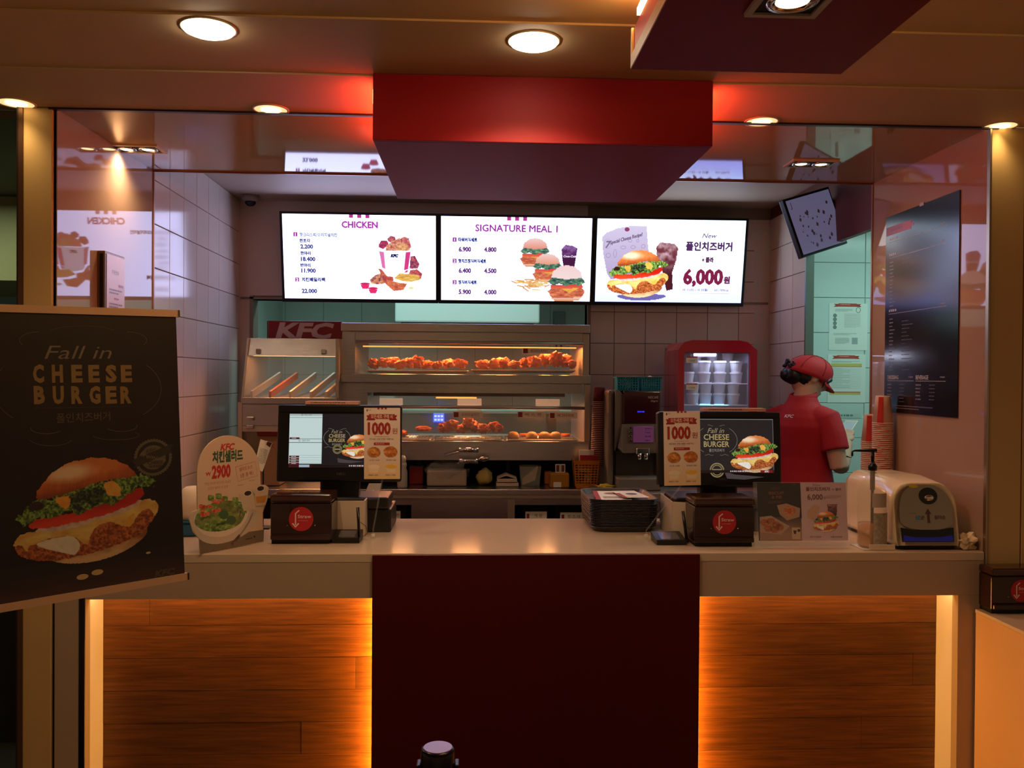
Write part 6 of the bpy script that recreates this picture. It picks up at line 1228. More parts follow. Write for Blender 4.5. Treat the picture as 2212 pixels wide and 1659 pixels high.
mk('tray', BX(cx_-R_*1.1, cx_+R_*1.15, Yb_-R_*1.05, Yb_+R_*1.1, ZC+.0008, ZC+.002), white, t); mk('tray_lip', BX(cx_-R_*.7, cx_+R_*1.15, Yb_-R_*1.12, Yb_-R_*1.05, ZC+.0008, ZC+.020, .003), M('lip_clear', '#d8c8a8', .2), t)
dr = P(1831, 985, Y=Yb_-.02); mk('nozzle_drop', tube(nb(), [(xa, Yb_-.011, zn-.018), (xa-.004, Yb_-.011, zn-.024), (dr.x, Yb_-.011, dr.z-.002)], [.0012, .001, .003], 6), black, t, True)
# wet-wipe dispenser
Yd = base(2000, 1189).y; d0, d1 = P(1937, 1180, Y=Yd).x, P(2076, 1180, Y=Yd).x; d1 = min(d1, XR-.045); dzt = P(2000, 1046, Y=Yd).z-ZC
t = T('wet_wipe_dispenser', 'cream rounded wet wipe dispenser with silver front and oval black button', 'dispenser', ((d0+d1)/2, Yd+.2, ZC+.001)); pw_ = M('dispenser_white', '#e6d0a8', .22, coat=.4)
mxx, hw_ = (d0+d1)/2, (d1-d0)/2
def sect(y, s, zt, lean=0, r=.07):
    w = hw_*s; pts = [(-w*.96, .012), (w*.96, .012), (w, .03)]
    for k in range(7): q_ = k*PI/12; pts.append((w-r*.9+r*.9*math.cos(q_), zt-r+r*math.sin(q_)))
    for k in range(7): q_ = PI/2+k*PI/12; pts.append((-w+r*.9+r*.9*math.cos(q_), zt-r+r*math.sin(q_)))
    pts.append((-w, .03)); return [Vector((mxx+x, y+lean*z, ZC+.001+z)) for x, z in pts]
mk('shell', ringloft(nb(), [sect(Yd+.012, .93, dzt-.012, .16), sect(Yd+.0, .97, dzt-.004, .18), sect(Yd+.03, 1, dzt, .12), sect(Yd+.2, 1, dzt+.008, 0, .05), sect(Yd+.38, .98, dzt+.005, 0, .05), sect(Yd+.42, .92, dzt-.01, 0, .05)]), pw_, t, True)
mk('foot_plate', BX(d0+.01, d1-.01, Yd+.02, Yd+.4, ZC+.001, ZC+.012), blackm, t)
def fp(u, v, n=0): return Vector((mxx+u*hw_, Yd-.002-n+.18*v*dzt, ZC+.001+v*dzt))
sil = M('silver_face', '#a09488', .3, .75)
mk('front_face', prism(nb(), [fp(u, v) for u, v in smooth_poly([(-.82, .30), (.80, .30), (.84, .55), (.72, .84), (.3, .97), (-.3, .97), (-.70, .86), (-.84, .6)], 2)], (0, .006, 0)), sil, t)
mk('outlet_slot', prism(nb(), [fp(u, v) for u, v in [(-.80, .12), (.80, .12), (.82, .33), (.4, .29), (-.4, .29), (-.82, .33)]], (0, .004, 0)), M('slot_black', '#07060a', .25), t)
mk('blue_lamp', prism(nb(), [fp(u, v, .0008) for u, v in [(-.78, .13), (.78, .13), (.76, .22), (.4, .19), (-.4, .19), (-.76, .22)]], (0, .002, 0)), M('blue_lamp', '#05050a', em=(.05, .05, .55), es=.045), t)
bt_ = mk('button_ring', prism(nb(), [fp(.10+.29*math.cos(q), .80+.125*math.sin(q), .001) for q in [i*PI/18 for i in range(36)]], (0, .003, 0)), M('ring_black', '#050505', .08), t)
mk('button', ball(nb(), tuple(fp(.12, .77, .002)), .017, .006, .011, 3), chrome, t, True)
ar = Art(fp(-1, 1, .0008), (1, 0, 0), (0, -.18*dzt, -dzt), eps=.0002); W_ = 2*hw_; H_ = dzt*1.016
ar.poly([(W_*(.53+x), H_*y) for x, y in ((-.018, .60), (-.018, .47), (-.05, .47), (0, .39), (.05, .47), (.018, .47), (.022, .60))], '#5c3830'); ar.text('살균', W_*.40, H_*.525, H_*.055, '#5a504c', .02, wd=W_*.14); ar.text('물티슈', W_*.71, H_*.52, H_*.055, '#5a504c', .02, wd=W_*.17); ar.micro(W_*.24, H_*.455, W_*.15, .0025, '#7c706a'); ar.ell(W_*.36, H_*.525, .006, .006, '#3c8cb8', L=3)
ar.ell(W_*.33, H_*.055, W_*.07, .006, '#c8b03c', L=1); ar.micro(W_*.55, H_*.935, W_*.06, .003, '#6c5c48'); ar.build('print', t, PRINTM)
c = base(2092, 1186); bm = nb(); ball(bm, (min(c.x, XR-.036), c.y+.0, ZC+.024), .034, .03, .026, 3, 5, .8, 2.2)
for v in bm.verts: v.co.z = max(v.co.z, ZC+.001)
mk('crumpled_tissue', bm, M('tissue', '#d8c098', .8), smooth=False, label='crumpled white tissue at the right end of the counter', cat='tissue')
# drinks cups behind the dispenser
pc = M('cup_white', '#d8b49c', .5); pcr = M('cup_white_rim', '#c89080', .5); redk = '#b4241c'
def cup_art(k=[0]):
    def f(o, h, r0, r1):
        pass
    return f
Ycs = 3.36
def red_band(par, r0, r1, h, z0, z1, q0, q1):
    bm = nb(); n = 8; rr2 = lambda z: (r1+(r0-r1)*z/h)*1.012
    A_ = [[bm.verts.new((rr2(z)*math.cos(q0+(q1-q0)*i/n), rr2(z)*math.sin(q0+(q1-q0)*i/n), z)) for i in range(n+1)] for z in (z0, z1)]
    for i in range(n): bm.faces.new((A_[0][i], A_[0][i+1], A_[1][i+1], A_[1][i]))
    mk('red_print', bm, M('cup_red', '#b4241c', .5), par, local=True)
def wa(h0):
    def f(o, h, r0, r1):
        o.rotation_euler = (0, 0, 0); red_band(o, r0, r1, h, h*.02, h*.96, -2.6, -1.95)
    return f
zA, cA = cupstack(1907.5, Ycs, 855, 61, 1032, 15.5*Ycs/F, 21.5*Ycs/F, .0076, (pc, pc), nm_('front white stack beside the black wall menu'), 'white drinks cups in the front stack', wall_art=wa(0))
zB, cB = cupstack(1882.5, Ycs+.16, 895, 61, 1032, 15.5*(Ycs+.16)/F, 21*(Ycs+.16)/F, .0078, (pc, pc), nm_('rear white stack beside the passage'), 'white drinks cups in the rear stack', wall_art=wa(0))
rr_ = random.Random(9)
for o in [o for o in bpy.data.objects if o.name.startswith('paper_cup') and o.parent is None and o.get('group', '').startswith('white drinks')]:
    o.rotation_euler = (0, 0, 0)
    if len(o.children) == 2:
        r0_, r1_, h_ = 15.5*Ycs/F, 21.5*Ycs/F, 61*Ycs/F; q0 = rr_.uniform(-3.0, -1.7)
        red_band(o, r0_*1.0, r1_, h_, .0036, .0062, q0, q0+rr_.uniform(.4, 1.2))
mk('cup_box', BX(cA.x-.05, min(cA.x+.045, XR-.004), Ycs-.05, 3.414, ZC+.001, min(zA, zB)-.002, .003), M('box_kraft', '#a88c70', .7), label='cardboard box under the front white cup stack behind the wipe dispenser', cat='box')
mk('cup_box', BX(cB.x-.045, cB.x+.045, Ycs+.16-.045, Ycs+.16+.045, 0, min(zA, zB)-.002, .003), M('box_kraft'), label='tall stand under the rear white cup stack behind the counter', cat='stand')
# ================================================================= BIG POSTER at the left (nearest the camera)
R0 = P(380, 683, Y=1.9); Up = Vector((.77718, .62887, .02248)); Wp, Hp = .42, .595
hp = .5618
O = R0-Up*Wp; Vp = Vector((.0425, -.01681, -.99896))
ar = Art(O, Up, Vp, eps=.00012); q = ar.uv; Np = ar.N
cm_ = O+Up*.20
t = T('poster_stand', 'large dark burger poster on a stand at the left, nearest the camera', 'poster stand', (cm_.x, cm_.y+.02, 0))
mk('poster_sheet', prism(nb(), [O, O+Up*Wp, O+Up*Wp+Vp*hp, O+Vp*hp], -Np*.0012), M('poster_ink', '#1c0f14', .36), t)
def rail(v0, v1, nm, ext):
    A, B = O-Up*ext, O+Up*(Wp+ext); mk(nm, prism(nb(), [A+Vp*v0+Np*.004, A+Vp*v1+Np*.004, A+Vp*v1-Np*.006, A+Vp*v0-Np*.006], B-A), M('rail_alu', '#c09a80', .45), t)
    for s, C in ((0, A), (1, B)): mk('end_cap', prism(nb(), [C+Vp*v0+Np*.005, C+Vp*v1+Np*.005, C+Vp*v1-Np*.007, C+Vp*v0-Np*.007], Up*(.003 if s else -.003)), M('rail_cap', '#3a1c14', .5), t)
rail(-.013, .002, 'top_rail', .004); rail(hp-.002, hp+.013, 'bottom_rail', .005)
pcx = P(176.5, 1500, Y=1.86); mk('pole', cy(nb(), (pcx.x, 1.86, .02), (pcx.x, 1.86, O.z-.01), .0065), M('pole_dark', '#20140e', .35, .5), t, True)
mk('foot', lathe(nb(), [(.17, 0), (.17, .008), (.02, .022), (.012, .03)], (pcx.x, 1.86, 0), 32), blackm, t, True)
g1, g2 = '#7c6138', '#7c6a54'
def pt(s, x, y, hpx, c, bold=0, shear=0, wpx=None, rot=0):
    a, b = q(x, y); h = ar.sc(hpx, x, y); wd = (q(x+wpx/2, y)[0]-q(x-wpx/2, y)[0]) if wpx else None; ar.text(s, a, b, h, c, bold, shear, wd=wd, rot=rot)
pt('Fall in', 174, 760, 30, '#6c6056', -.004, .4, 140)
for s, y in (('CHEESE', 806), ('BURGER', 852)):
    xs = (83, 124, 166, 203, 240, 273) if s == 'CHEESE' else (85, 126, 166, 205, 240, 272)
    for ch, x in zip(s, xs): pt(ch, x, y, 37-(x-83)*.012, g1, .05, 0, 24)
pt('폴인치즈버거', 181, 902, 19, '#54483e', .0, 0, 116)
ar.L = 2
def crv(pts, w, c='#4c443c'): ar.line([q(x, y) for x, y in smooth_poly(pts, 3)[:-6]], w, c)
import itertools
def arc(cx_, cy_, rx, ry, a0, a1, w=.0008, c='#6a5c4c', n=30): ar.line([q(cx_+rx*math.cos(a0+(a1-a0)*i/n), cy_+ry*math.sin(a0+(a1-a0)*i/n)) for i in range(n+1)], w, c)
arc(255, 840, 93, 68, -.85, .95); arc(96, 840, 110, 80, PI-.9, PI+.6, .0007); arc(178, 730, 90, 26, PI+.7, 2*PI-.7, .0006, '#4a4038'); arc(275, 735, 42, 18, -1.6, .6, .0006); arc(84, 735, 42, 18, PI-.6, PI+1.6, .0006)
arc(262, 920, 34, 12, -.2, 2.6, .0008); arc(100, 925, 34, 12, .5, 3.3, .0008); arc(250, 940, 50, 10, -.6, 2.9, .0006); arc(110, 945, 48, 18, .3, 2.9, .0006); ar.line([q(74, 882), q(280, 878)], .0004, '#4a4038')
sx_, sy_ = q(331, 988); R = q(375, 988)[0]-sx_; R = R*.95
gy_ = '#5a5040'; n_ = 40
ar.poly([(sx_+(R if i % 2 else R*.93)*math.cos(i*PI/n_), sy_+(R if i % 2 else R*.93)*math.sin(i*PI/n_)) for i in range(2*n_)], gy_, 3); ar.ell(sx_, sy_, R*.82, R*.82, '#1c1418', L=4); ar.ell(sx_, sy_, R*.64, R*.64, gy_, L=5)
ar.poly([(sx_+x*R, sy_+y*R) for x, y in ((-1.1, .12), (-.9, .32), (-1.02, .48), (1.0, -.20), (.88, -.40), (1.08, -.58), (.9, -.62), (-1.05, .05))], '#2c2420', 6)
ar.L = 7; ar.text('KFC', sx_-R*.1, sy_-R*.36, R*.2, '#2c2420', .02, .2); ar.text('Premium', sx_, sy_-.02*R, R*.24, '#6c6050', 0, .3, wd=R*1.35, rot=.32); ar.text('CHEESE', sx_+R*.1, sy_+R*.27, R*.17, '#2c2420', .03); ar.text('BURGER', sx_+R*.12, sy_+R*.47, R*.13, '#2c2420', .03)
ar.L = 1; ar.raster([(.002, hp*.88), (Wp-.001, hp*.88), (Wp-.001, hp-.001), (.002, hp-.001)], lambda u, v: mix((28, 15, 20), (64, 38, 34), np.clip(v*1.1-.2+.5*(fbm(u*5, v*9, 3)-.5), 0, 1)), .004, 1)
u0, v0 = q(16, 1080); u1, _ = q(344, 1080); vt = q(180, 990)[1]
burger(ar, u0, vt-(u1-u0)*.0, u1-u0, 230, dark=.80, L=8, rot=-.035)
for x, y, r in ((178, 1246, 12), (210, 1236, 12), (320, 1194, 5)):
    a, b = q(x, y); ar.ell(a, b, ar.sc(r, x, y)*1.0, ar.sc(r*.5, x, y), '#b09a6a', L=9)
ar.L = 9; pt('KFC', 356, 1236, 13, '#4c4234', .045, .25, 42)
ar.build('print', t, PRINT)
# ================================================================= WALL MENU on the right side panel
Xm = XR-.003
A = P(2074, 410, X=Xm); B = P(1915, 470, X=Xm); Cb = P(2060, 902, X=Xm)
ya, yb2, zt, zb3 = A.y, B.y, A.z, Cb.z
t = T('wall_menu', 'black wall menu sheet fixed to the polished right side panel', 'menu', (XR, (ya+yb2)/2, zb3))
mk('sheet', BX(Xm-.0015, Xm+.002, ya, yb2, zb3, zt), M('menu_black', '#140c12', .16, spec=.8), t)
ar = Art((Xm-.0018, yb2, zt), (0, -1, 0), (0, 0, -1), eps=.0001); q = ar.uv; Wm, Hm = yb2-ya, zt-zb3; lg = '#8a8090'
ar.raster([(-.0+.005, Hm*.055), (Wm*.36, Hm*.055), (Wm*.42, Hm*.075), (Wm*.36, Hm*.098), (.005, Hm*.098)], flat((150, 26, 40)), .01, 1); ar.micro(Wm*.08, Hm*.07, Wm*.26, Hm*.012, '#5c1420', L=2)
for v, s in ((.135, 1), (.215, 1), (.50, 1)): ar.line([(Wm*.06, Hm*v), (Wm*.86, Hm*v)], .0018, lg); ar.micro(Wm*.78, Hm*(v-.018), Wm*.08, Hm*.010, lg, seed=int(v*99)); ar.micro(Wm*.06, Hm*(v-.022), Wm*.14, Hm*.015, '#a898a8', seed=int(v*77))
ar.L = 1
for k in range(30):
    v = .235+.0185*k+(.03 if k > 13 else 0)
    if v > .80: break
    ar.micro(Wm*.07, Hm*v, Wm*random.uniform(.06, .11), Hm*.007, '#7c7484', seed=k)
    if k > 14 or k < 2: ar.micro(Wm*.26, Hm*v, Wm*random.uniform(.08, .25), Hm*.005, '#5c5464', seed=k+50)
for x, s in ((.05, 'DRESSING'), (.47, 'BEVERAGE')):
    ar.text(s, Wm*x, Hm*.822, Hm*.020, '#b8a8a0', .02, al='l', wd=Wm*.17); ar.line([(Wm*x, Hm*.840), (Wm*(x+.39), Hm*.840)], .002, '#a89890'); ar.micro(Wm*(x+.32), Hm*.818, Wm*.07, Hm*.008, '#8c8088')
    for k in range(6 if x < .1 else 5): ar.micro(Wm*x, Hm*(.856+.017*k), Wm*.09, Hm*.008, '#8c8088', seed=k+int(x*9)); ar.micro(Wm*(x+.18), Hm*(.856+.017*k), Wm*.10, Hm*.006, '#645c66', seed=k+7)
ar.micro(Wm*.08, Hm*.962, Wm*.62, Hm*.006, '#7c7078', 2, lead=2, seed=3); ar.build('print', t, PRINT)
mk('tape_piece', BX(Xm-.003, Xm-.0015, (ya+yb2)/2-.03, (ya+yb2)/2+.0, zt-.006, zt+.006), M('tape', '#b0a0a8', .4), t)
# menu board on the left polished panel
Ya, Yb3 = 3.05, 3.22; zt = P(212, 541, Y=Ya).z
t = T('menu_holder', 'upright menu holder fixed to the polished left side panel above the salad sign', 'menu', (XL, 3.13, 1.33))
mk('board', BX(XL+.0005, XL+.026, Ya, Yb3, 1.33, zt, .002), M('holder_bronze', '#7c5a30', .35, .4), t); mk('edge_strip', BX(XL+.009, XL+.020, Ya-.002, Ya, 1.33, zt-.01), blackm, t)
mk('menu_page', BX(XL+.026, XL+.028, Ya+.012, Yb3-.005, 1.335, zt-.008), M('menu_page', '#e8d0d4', .3), t)
ar = Art((XL+.0285, Ya+.012, zt-.008), (0, 1, 0), (0, 0, -1)); ar.text('주문안내', .07, .06, .014, '#6c5c64'); ar.rect(.10, .10, .14, .108, '#b04040'); ar.rect(.06, .15, .10, .156, '#b04040')
for k in range(4): ar.micro(.02, .12+.05*k, .11, .007, '#7c6c74', 2, seed=k)
ar.build('print', t, PRINT)
# ================================================================= POSTERS in the passage
Yq_ = YB-.008
def sheet2(x0, x1, y0, y1, lab, fn):
    A, B = P(x0, y0, Y=Yq_), P(x1, y1, Y=Yq_); t = T('wall_notice', lab, 'notice', ((A.x+B.x)/2, Yq_, B.z)); mk('sheet', BX(A.x, B.x, Yq_, Yq_+.0015, B.z, A.z), M('notice_paper', '#d8e4dc', .6), t)
    ar = Art((A.x, Yq_-.0004, A.z), (1, 0, 0), (0, 0, -1), eps=.0001); fn(ar, B.x-A.x, A.z-B.z); ar.build('print', t, PRINTM)
def ribbon(ar, w, h, y):
    ar.poly([(w*.12, h*(y+.012)), (w*.84, h*(y+.012)), (w*.80, h*(y+.04)), (w*.84, h*(y+.075)), (w*.68, h*(y+.07)), (w*.28, h*(y+.07)), (w*.12, h*(y+.075)), (w*.17, h*(y+.04))], '#a83c34', 2); ar.rect(w*.24, h*y, w*.72, h*(y+.058), '#b4483c', 3); ar.micro(w*.30, h*(y+.02), w*.36, h*.018, '#e0b0a0', L=4, seed=3)
def n1(ar, w, h):
    ribbon(ar, w, h, .0); ar.micro(w*.16, h*.12, w*.45, h*.012, '#8a9a94', 3, 1.8, seed=1); ar.ringe(w*.76, h*.14, .014, .017, .003, '#5c6c68', 20)
    for k in range(4): ar.ell(w*.155, h*(.26+.083*k), .011, .011, '#5c7068', 16); ar.ell(w*.155, h*(.26+.083*k), .008, .008, '#7c9088', 16, L=2)
    ar.micro(w*.40, h*.22, w*.42, h*.010, '#a0b0aa', 14, 2.2, seed=2); ar.micro(w*.12, h*.64, w*.6, h*.012, '#8a9a94', 2, 2, seed=5); ar.micro(w*.17, h*.74, w*.36, h*.012, '#7c8c88', 6, 1.8, seed=6); ar.rect(w*.60, h*.73, w*.75, h*.87, '#9aaaa6', 1)
def n2(ar, w, h):
    ribbon(ar, w, h, .02); ar.micro(w*.1, h*.14, w*.75, h*.012, '#8a9a94', 2, 1.8); ar.rect(w*.09, h*.19, w*.90, h*.25, '#c8c060', 1); ar.rect(w*.09, h*.25, w*.90, h*.262, '#c08070', 1); ar.rect(w*.05, h*.77, w*.87, h*.80, '#c08070', 1); ar.rect(w*.05, h*.80, w*.87, h*.835, '#c8c060', 1)
    for k in range(12): ar.micro(w*.1, h*(.29+.036*k), w*(.7 if k % 3 else .4), h*.009, '#94a49e', seed=k); ar.line([(w*.1, h*(.305+.036*k)), (w*.88, h*(.305+.036*k))], .0008, '#b4c4be')
sheet2(1791, 1873, 655, 757, 'upper white notice with red ribbon heading on the passage wall', n1); sheet2(1788, 1869, 765, 870, 'lower white notice with yellow bars on the passage wall', n2)
ar = Art(P(1797, 893, Y=Yq_), (1, 0, 0), (0, 0, -1)); 
t = T('wall_label', 'narrow strip label below the two notices on the passage wall', 'label', tuple(P(1828, 903, Y=Yq_))); A, B = P(1796, 893, Y=Yq_), P(1861, 903, Y=Yq_); mk('strip', BX(A.x, B.x, Yq_, Yq_+.001, B.z, A.z), M('strip', '#b8ccc4', .6), t); ar.micro(.004, .006, .15, .014, '#70847c', L=2, seed=3); ar.build('print', t, PRINTM)
# ================================================================= LOW SIDE COUNTER at the right + straw dispenser
A = P(2105, 1315, Y=2.745); zs = A.z
t = T('side_counter', 'low cream side counter at the right edge of the view', 'counter', (A.x+.4, 2.2, 0))
sc_m = M('side_laminate', '#cfa47c', .5, bump=.05)
mk('body', BX(A.x+.002, A.x+.8, 1.45, 2.74, 0, zs-.012), sc_m, t); mk('top', BX(A.x, A.x+.8, 1.445, 2.742, zs-.012, zs, .002), ctr_w, t)
b = P(2141, 1325, Z=zs); c = P(2108, 1313, Z=zs)
straw_box(2141, 2272, 1326, 1228, 'dark straw dispenser on the low side counter at the right edge', Z=zs, dpt=.13)
# ================================================================= PERSON
def remesh(name, bm, mat, parent, vox, sm=6, local=True):
    me = bpy.data.meshes.new('tmp'); bm.to_mesh(me); bm.free(); o = bpy.data.objects.new('tmp', me); COL.objects.link(o)
    m = o.modifiers.new('r', 'REMESH'); m.mode = 'VOXEL'; m.voxel_size = vox; s = o.modifiers.new('s', 'SMOOTH'); s.factor = .5; s.iterations = sm
    dg = bpy.context.evaluated_depsgraph_get(); dg.update(); me2 = bpy.data.meshes.new_from_object(o.evaluated_get(dg)); bpy.data.objects.remove(o)
    me2.name = name; me2.materials.clear(); me2.materials.append(mat)
    for p_ in me2.polygons: p_.use_smooth = True
    o = bpy.data.objects.new(name, me2); COL.objects.link(o); o.parent = parent; return o
Yp_ = 4.22; pc_ = P(1733, 900, Y=Yp_)
per = T('person', 'person in red cap and red polo shirt looking down at a phone in the passage', 'person', (pc_.x, Yp_, 0), -math.radians(54))
skin = M('skin', '#c99a80', .5, sss=.15); shirt_m = M('shirt_red', '#b01420', .75, bump=.3, bscale=150); hair_m = M('hair_dark', '#0c0a0b', .35, bump=.5, bscale=80, stretch=(1, 1, 6)); capm = M('cap_red', '#b81420', .7, bump=.2, bscale=200); trou = M('trousers_black', '#121012', .7)
def ell_rings(lst, n=28): return [[Vector((cx_+rx*math.cos(k*2*PI/n), cy_+ry*math.sin(k*2*PI/n), z)) for k in range(n)] for z, rx, ry, cx_, cy_ in lst]
rotx = lambda a: Matrix.Rotation(a, 3, 'X')
hc = Vector((0, .06, 1.528)); pit_ = -math.radians(32); RH = Matrix.Rotation(-math.radians(34), 3, 'Z') @ rotx(pit_)
def H(x, y, z): return hc+RH @ Vector((x, y, z))
bm = nb()
ringloft(bm, ell_rings([(.80, .155, .115, 0, 0), (.92, .165, .12, 0, 0), (1.02, .135, .10, 0, 0), (1.10, .125, .095, 0, .01), (1.22, .148, .105, 0, .01), (1.29, .155, .095, 0, 0), (1.35, .11, .07, 0, -.005), (1.40, .06, .055, 0, 0)]))
tube(bm, [(0, -.005, 1.36), (0, .02, 1.42), (0, .05, 1.49)], [.065, .056, .056], 16)
ball(bm, hc, .072, .090, .104, 4, rot=RH)
ball(bm, H(0, .035, -.055), .052, .058, .050, 3, rot=RH)
ball(bm, H(0, .094, -.01), .010, .016, .022, 2, rot=RH); ball(bm, H(0, .088, -.048), .022, .010, .008, 2, rot=RH); ball(bm, H(0, .078, -.088), .022, .018, .014, 2, rot=RH)
for s in (-1, 1): ball(bm, H(s*.077, .002, -.008), .009, .018, .028, 2, rot=RH)
for s in (-1, 1):
    tube(bm, [(s*.085, 0, .86), (s*.09, .01, .50), (s*.09, 0, .46), (s*.09, -.01, .10)], [.085, .06, .055, .04], 14); ball(bm, (s*.09, .05, .045), .045, .12, .045, 3)
sh = {1: (Vector((.155, -.005, 1.315)), Vector((.215, -.02, 1.085)), Vector((.125, .21, 1.195)), Vector((.075, .285, 1.235))), -1: (Vector((-.155, -.005, 1.315)), Vector((-.20, .02, 1.09)), Vector((-.04, .20, 1.17)), Vector((.005, .265, 1.205)))}
for s, (a, b, c, d) in sh.items():
    tube(bm, [a+Vector((-s*.03, 0, .01)), a, a.lerp(b, .5), b, b.lerp(c, .08), b.lerp(c, .3), b.lerp(c, .7), c], [.040, .044, .046, .041, .043, .041, .031, .025], 14)
    f = (d-c).normalized(); side = f.cross(Vector((0, 0, 1))).normalized(); up = side.cross(f)
    ball(bm, c.lerp(d, .6), .036, .044, .016, 3, rot=Matrix((side, f, up)).transposed())
    for k, (o_, L_) in enumerate(((-.030, .050), (-.010, .060), (.011, .056), (.030, .045))):
        p0 = d-f*.012+side*o_*s; p1 = p0+f*L_*.5+up*.012; p2 = p1+f*L_*.35-up*.012+side*(-s)*.006; p3 = p2+f*L_*.12-up*.022; tube(bm, [p0, p1, p2, p3], [.0095, .009, .008, .0065], 8)
    th0 = c.lerp(d, .35)+side*(-.034)*s; tube(bm, [th0, th0+f*.03-side*s*.018+up*.012, th0+f*.055-side*s*.010+up*.026, th0+f*.068+up*.030], [.011, .010, .009, .007], 8)
body = remesh('body', bm, skin, per, .0058, 3)
bm = nb(); ringloft(bm, ell_rings([(.985, .168, .125, 0, .0), (1.0, .164, .122, 0, 0), (1.06, .150, .115, 0, .005), (1.13, .146, .112, 0, .01), (1.22, .160, .118, 0, .01), (1.28, .168, .114, 0, .0), (1.325, .150, .100, 0, -.003), (1.365, .118, .084, 0, -.004), (1.40, .082, .070, 0, 0), (1.43, .068, .062, 0, .004)]))
for s, (a, b, c, d) in sh.items(): e_ = a.lerp(b, .62); tube(bm, [a+Vector((-s*.06, 0, .015)), a+Vector((-s*.01, 0, .004)), a.lerp(b, .3), e_], [.060, .062, .062, .064], 18)
remesh('polo_shirt', bm, shirt_m, per, .006, 4)
bm = nb()
ringloft(bm, [[Vector((r_1*math.cos(k*2*PI/28), .004+yy_*math.sin(k*2*PI/28), z+.012*math.sin(k*2*PI/28))) for k in range(28)] for r_1, yy_, z in ((.072, .068, 1.392), (.070, .064, 1.44), (.063, .057, 1.445), (.066, .062, 1.395))], cap=False, close=True); mk('collar', bm, shirt_m, per, True, local=True)
ring = ell_rings([(.50, .07, .07, 0, 0)])
bm = nb(); ringloft(bm, ell_rings([(.80, .165, .125, 0, 0), (.92, .172, .128, 0, 0), (1.0, .150, .112, 0, 0)]))
for s in (-1, 1): tube(bm, [(s*.085, 0, .88), (s*.09, .01, .50), (s*.09, -.01, .08)], [.095, .072, .06], 16)
remesh('trousers', bm, trou, per, .009, 4)
for s in (-1, 1): mk('shoe', ball(nb(), (s*.09, .05, .045), .05, .13, .05, 3), black, per, True, local=True)
# hair, bun, ribbon, cap
bm = nb(); r = bmesh.ops.create_icosphere(bm, subdivisions=4, radius=1)['verts']
for v in r:
    d = v.co.copy(); v.co = Vector((d.x*.080, d.y*.098, d.z*.110))
    if d.y > -.12 and d.z < .30: v.co *= .80
    if d.z < -.45: v.co.z *= .82
bm.transform(Matrix.Translation(hc) @ RH.to_4x4()); mk('hair', bm, hair_m, per, True, local=True)
bm = nb(); ball(bm, H(-.01, -.092, -.048), .052, .040, .038, 4, 4, .10, 2, rot=RH); ball(bm, H(0, -.075, -.04), .062, .05, .046, 3, rot=RH); mk('hair_bun', bm, hair_m, per, True, local=True)
for s in (-1, 1): mk('hair_lock', tube(nb(), [H(s*.070, .045, .03), H(s*.075, .052, .0), H(s*.071, .058, -.03)], [.008, .005, .002], 8), hair_m, per, True, local=True)
mk('fringe', tube(nb(), [H(-.05, .075, .045), H(0, .094, .04), H(.055, .078, .03), H(.07, .055, -.015)], [.012, .014, .013, .004], 8), hair_m, per, True, local=True)
bm = nb()
for k in range(9):
    a_ = k*.7; c0 = H(.0+.026*math.cos(a_), -.118+.010*math.sin(a_*1.7), -.006+.018*math.sin(a_)); ball(bm, c0, .022, .007, .013, 2, k, .5, 2, rot=Matrix.Rotation(k*1.3, 3, 'Y') @ Matrix.Rotation(k*.7, 3, 'X'))
mk('hair_ribbon', bm, M('ribbon_black', '#14161a', .5), per, False, local=True)
bm = nb(); nseg, nr = 36, 9; rg = []
for j in range(nr):
    a_ = j/(nr-1)*PI*.5; rr1 = math.cos(a_)
    rg.append([H((.094*rr1+.0)*math.cos(k*2*PI/nseg)*(1+.012*abs(math.cos(k*PI/6))), -.012+(.112*rr1)*math.sin(k*2*PI/nseg), .008+.100*math.sin(a_)**.9+.022*math.sin(k*2*PI/nseg)*rr1) for k in range(nseg)])
rg = [[p+RH @ Vector((0, 0, -.016)) for p in rg[0]]]+rg
rg[-1] = [H(.001*math.cos(k*2*PI/nseg), -.012+.001*math.sin(k*2*PI/nseg), .109) for k in range(nseg)]
ringloft(bm, rg); cp = mk('cap', bm, capm, per, True, local=True)
bm = nb(); top = []; bot = []
for i in range(15):
    a_ = PI*(.10+.80*i/14); x, y = .092*math.cos(a_), .096*math.sin(a_)
    x2, y2 = .085*math.cos(a_), .098*math.sin(a_)+.058*math.sin((a_-PI*.1)/.8)
    top.append((H(x, y-.010, .016), H(x2, y2-.006, -.012+.012*math.sin(a_))))
v = [[bm.verts.new(a_), bm.verts.new(b_)] for a_, b_ in top]; v2 = [[bm.verts.new(a_-Vector((0, 0, .006))), bm.verts.new(b_-Vector((0, 0, .005)))] for a_, b_ in top]
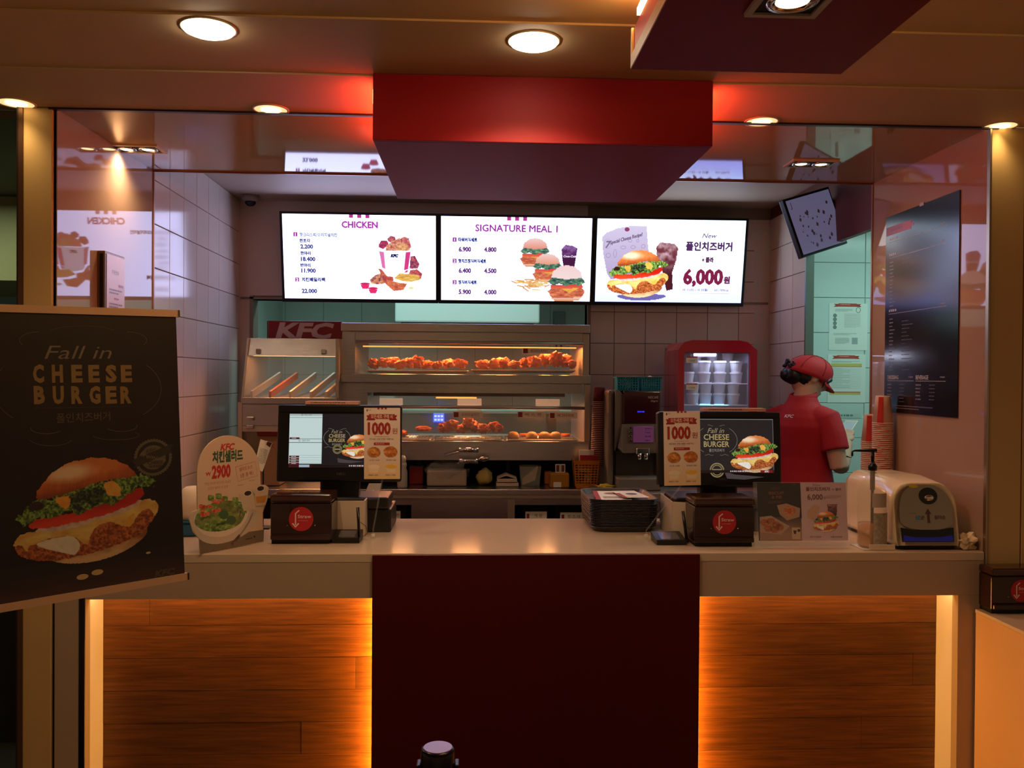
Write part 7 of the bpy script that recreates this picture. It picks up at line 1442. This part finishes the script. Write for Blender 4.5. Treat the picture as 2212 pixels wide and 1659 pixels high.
for i in range(14):
    bm.faces.new((v[i][0], v[i][1], v[i+1][1], v[i+1][0])); bm.faces.new((v2[i][0], v2[i+1][0], v2[i+1][1], v2[i][1])); bm.faces.new((v[i][1], v2[i][1], v2[i+1][1], v[i+1][1]))
mk('brim', bm, capm, cp, True, local=True)
for k in range(3):
    pts = []
    for i in range(17):
        a_ = PI*i/16; ph = k*PI/3+.3; pts.append(H(.0955*math.cos(a_)*math.cos(ph), -.012+.1135*math.cos(a_)*math.sin(ph), .010+.1015*math.sin(a_)**.9+.022*math.sin(ph)*math.cos(a_)))
    mk('seam', tube(nb(), pts, .0013, 5), M('seam_red', '#8c0c16', .8), cp, True, local=True)
for s in (-1, 1): e_ = mk('eye', ball(nb(), H(s*.030, .079, .008), .010, .006, .006, 2, rot=RH), M('eye_dark', '#2a1c18', .3), per, True, local=True)
bpy.context.view_layer.update()
# lettering on the shirt's upper back, bent to it
bl = wm(per); Ob = bl @ Vector((-.055, -.1085, 1.345)); Ul = (bl.to_3x3() @ Vector((1, 0, 0))).normalized()
ar = Art(Ob, Ul, (0, 0, -1), eps=.0005, bowed=lambda u, v: -.45*max(0, abs(u-.055)-.02)**1.3-max(0, .02-v)*.5); ar.N = (bl.to_3x3() @ Vector((0, -1, 0))).normalized()
ar.text('KFC', .05, .012, .015, '#e8c8c8', .03, .25, wd=.048, L=4); ar.micro(.025, .026, .055, .0025, '#c89090', L=4, seed=2); ar.build('shirt_lettering', per, PRINTM)
hd_ = (sh[1][3]+sh[-1][3])/2
bm = BX(-.036, .036, -.072, .072, -.004, .004, .003); ph_m = Matrix.Translation(bl @ (hd_+Vector((.015, .04, .035)))) @ (bl.to_3x3() @ rotx(math.radians(38))).to_4x4(); bm.transform(ph_m)
t = T('phone', 'white smartphone held in the hands of the person in red', 'phone', tuple(bl @ (hd_+Vector((0, .03, .02))))); mk('case', bm, white, t)
bm = BX(-.032, .032, -.060, .060, .0042, .0048); bm.transform(ph_m); mk('display', bm, M('phone_glass', '#5c6c70', .08, em=(.3, .4, .42), es=.3), t)
print('TRIS', sum(len(o.data.polygons) for o in bpy.data.objects if o.type == 'MESH'))
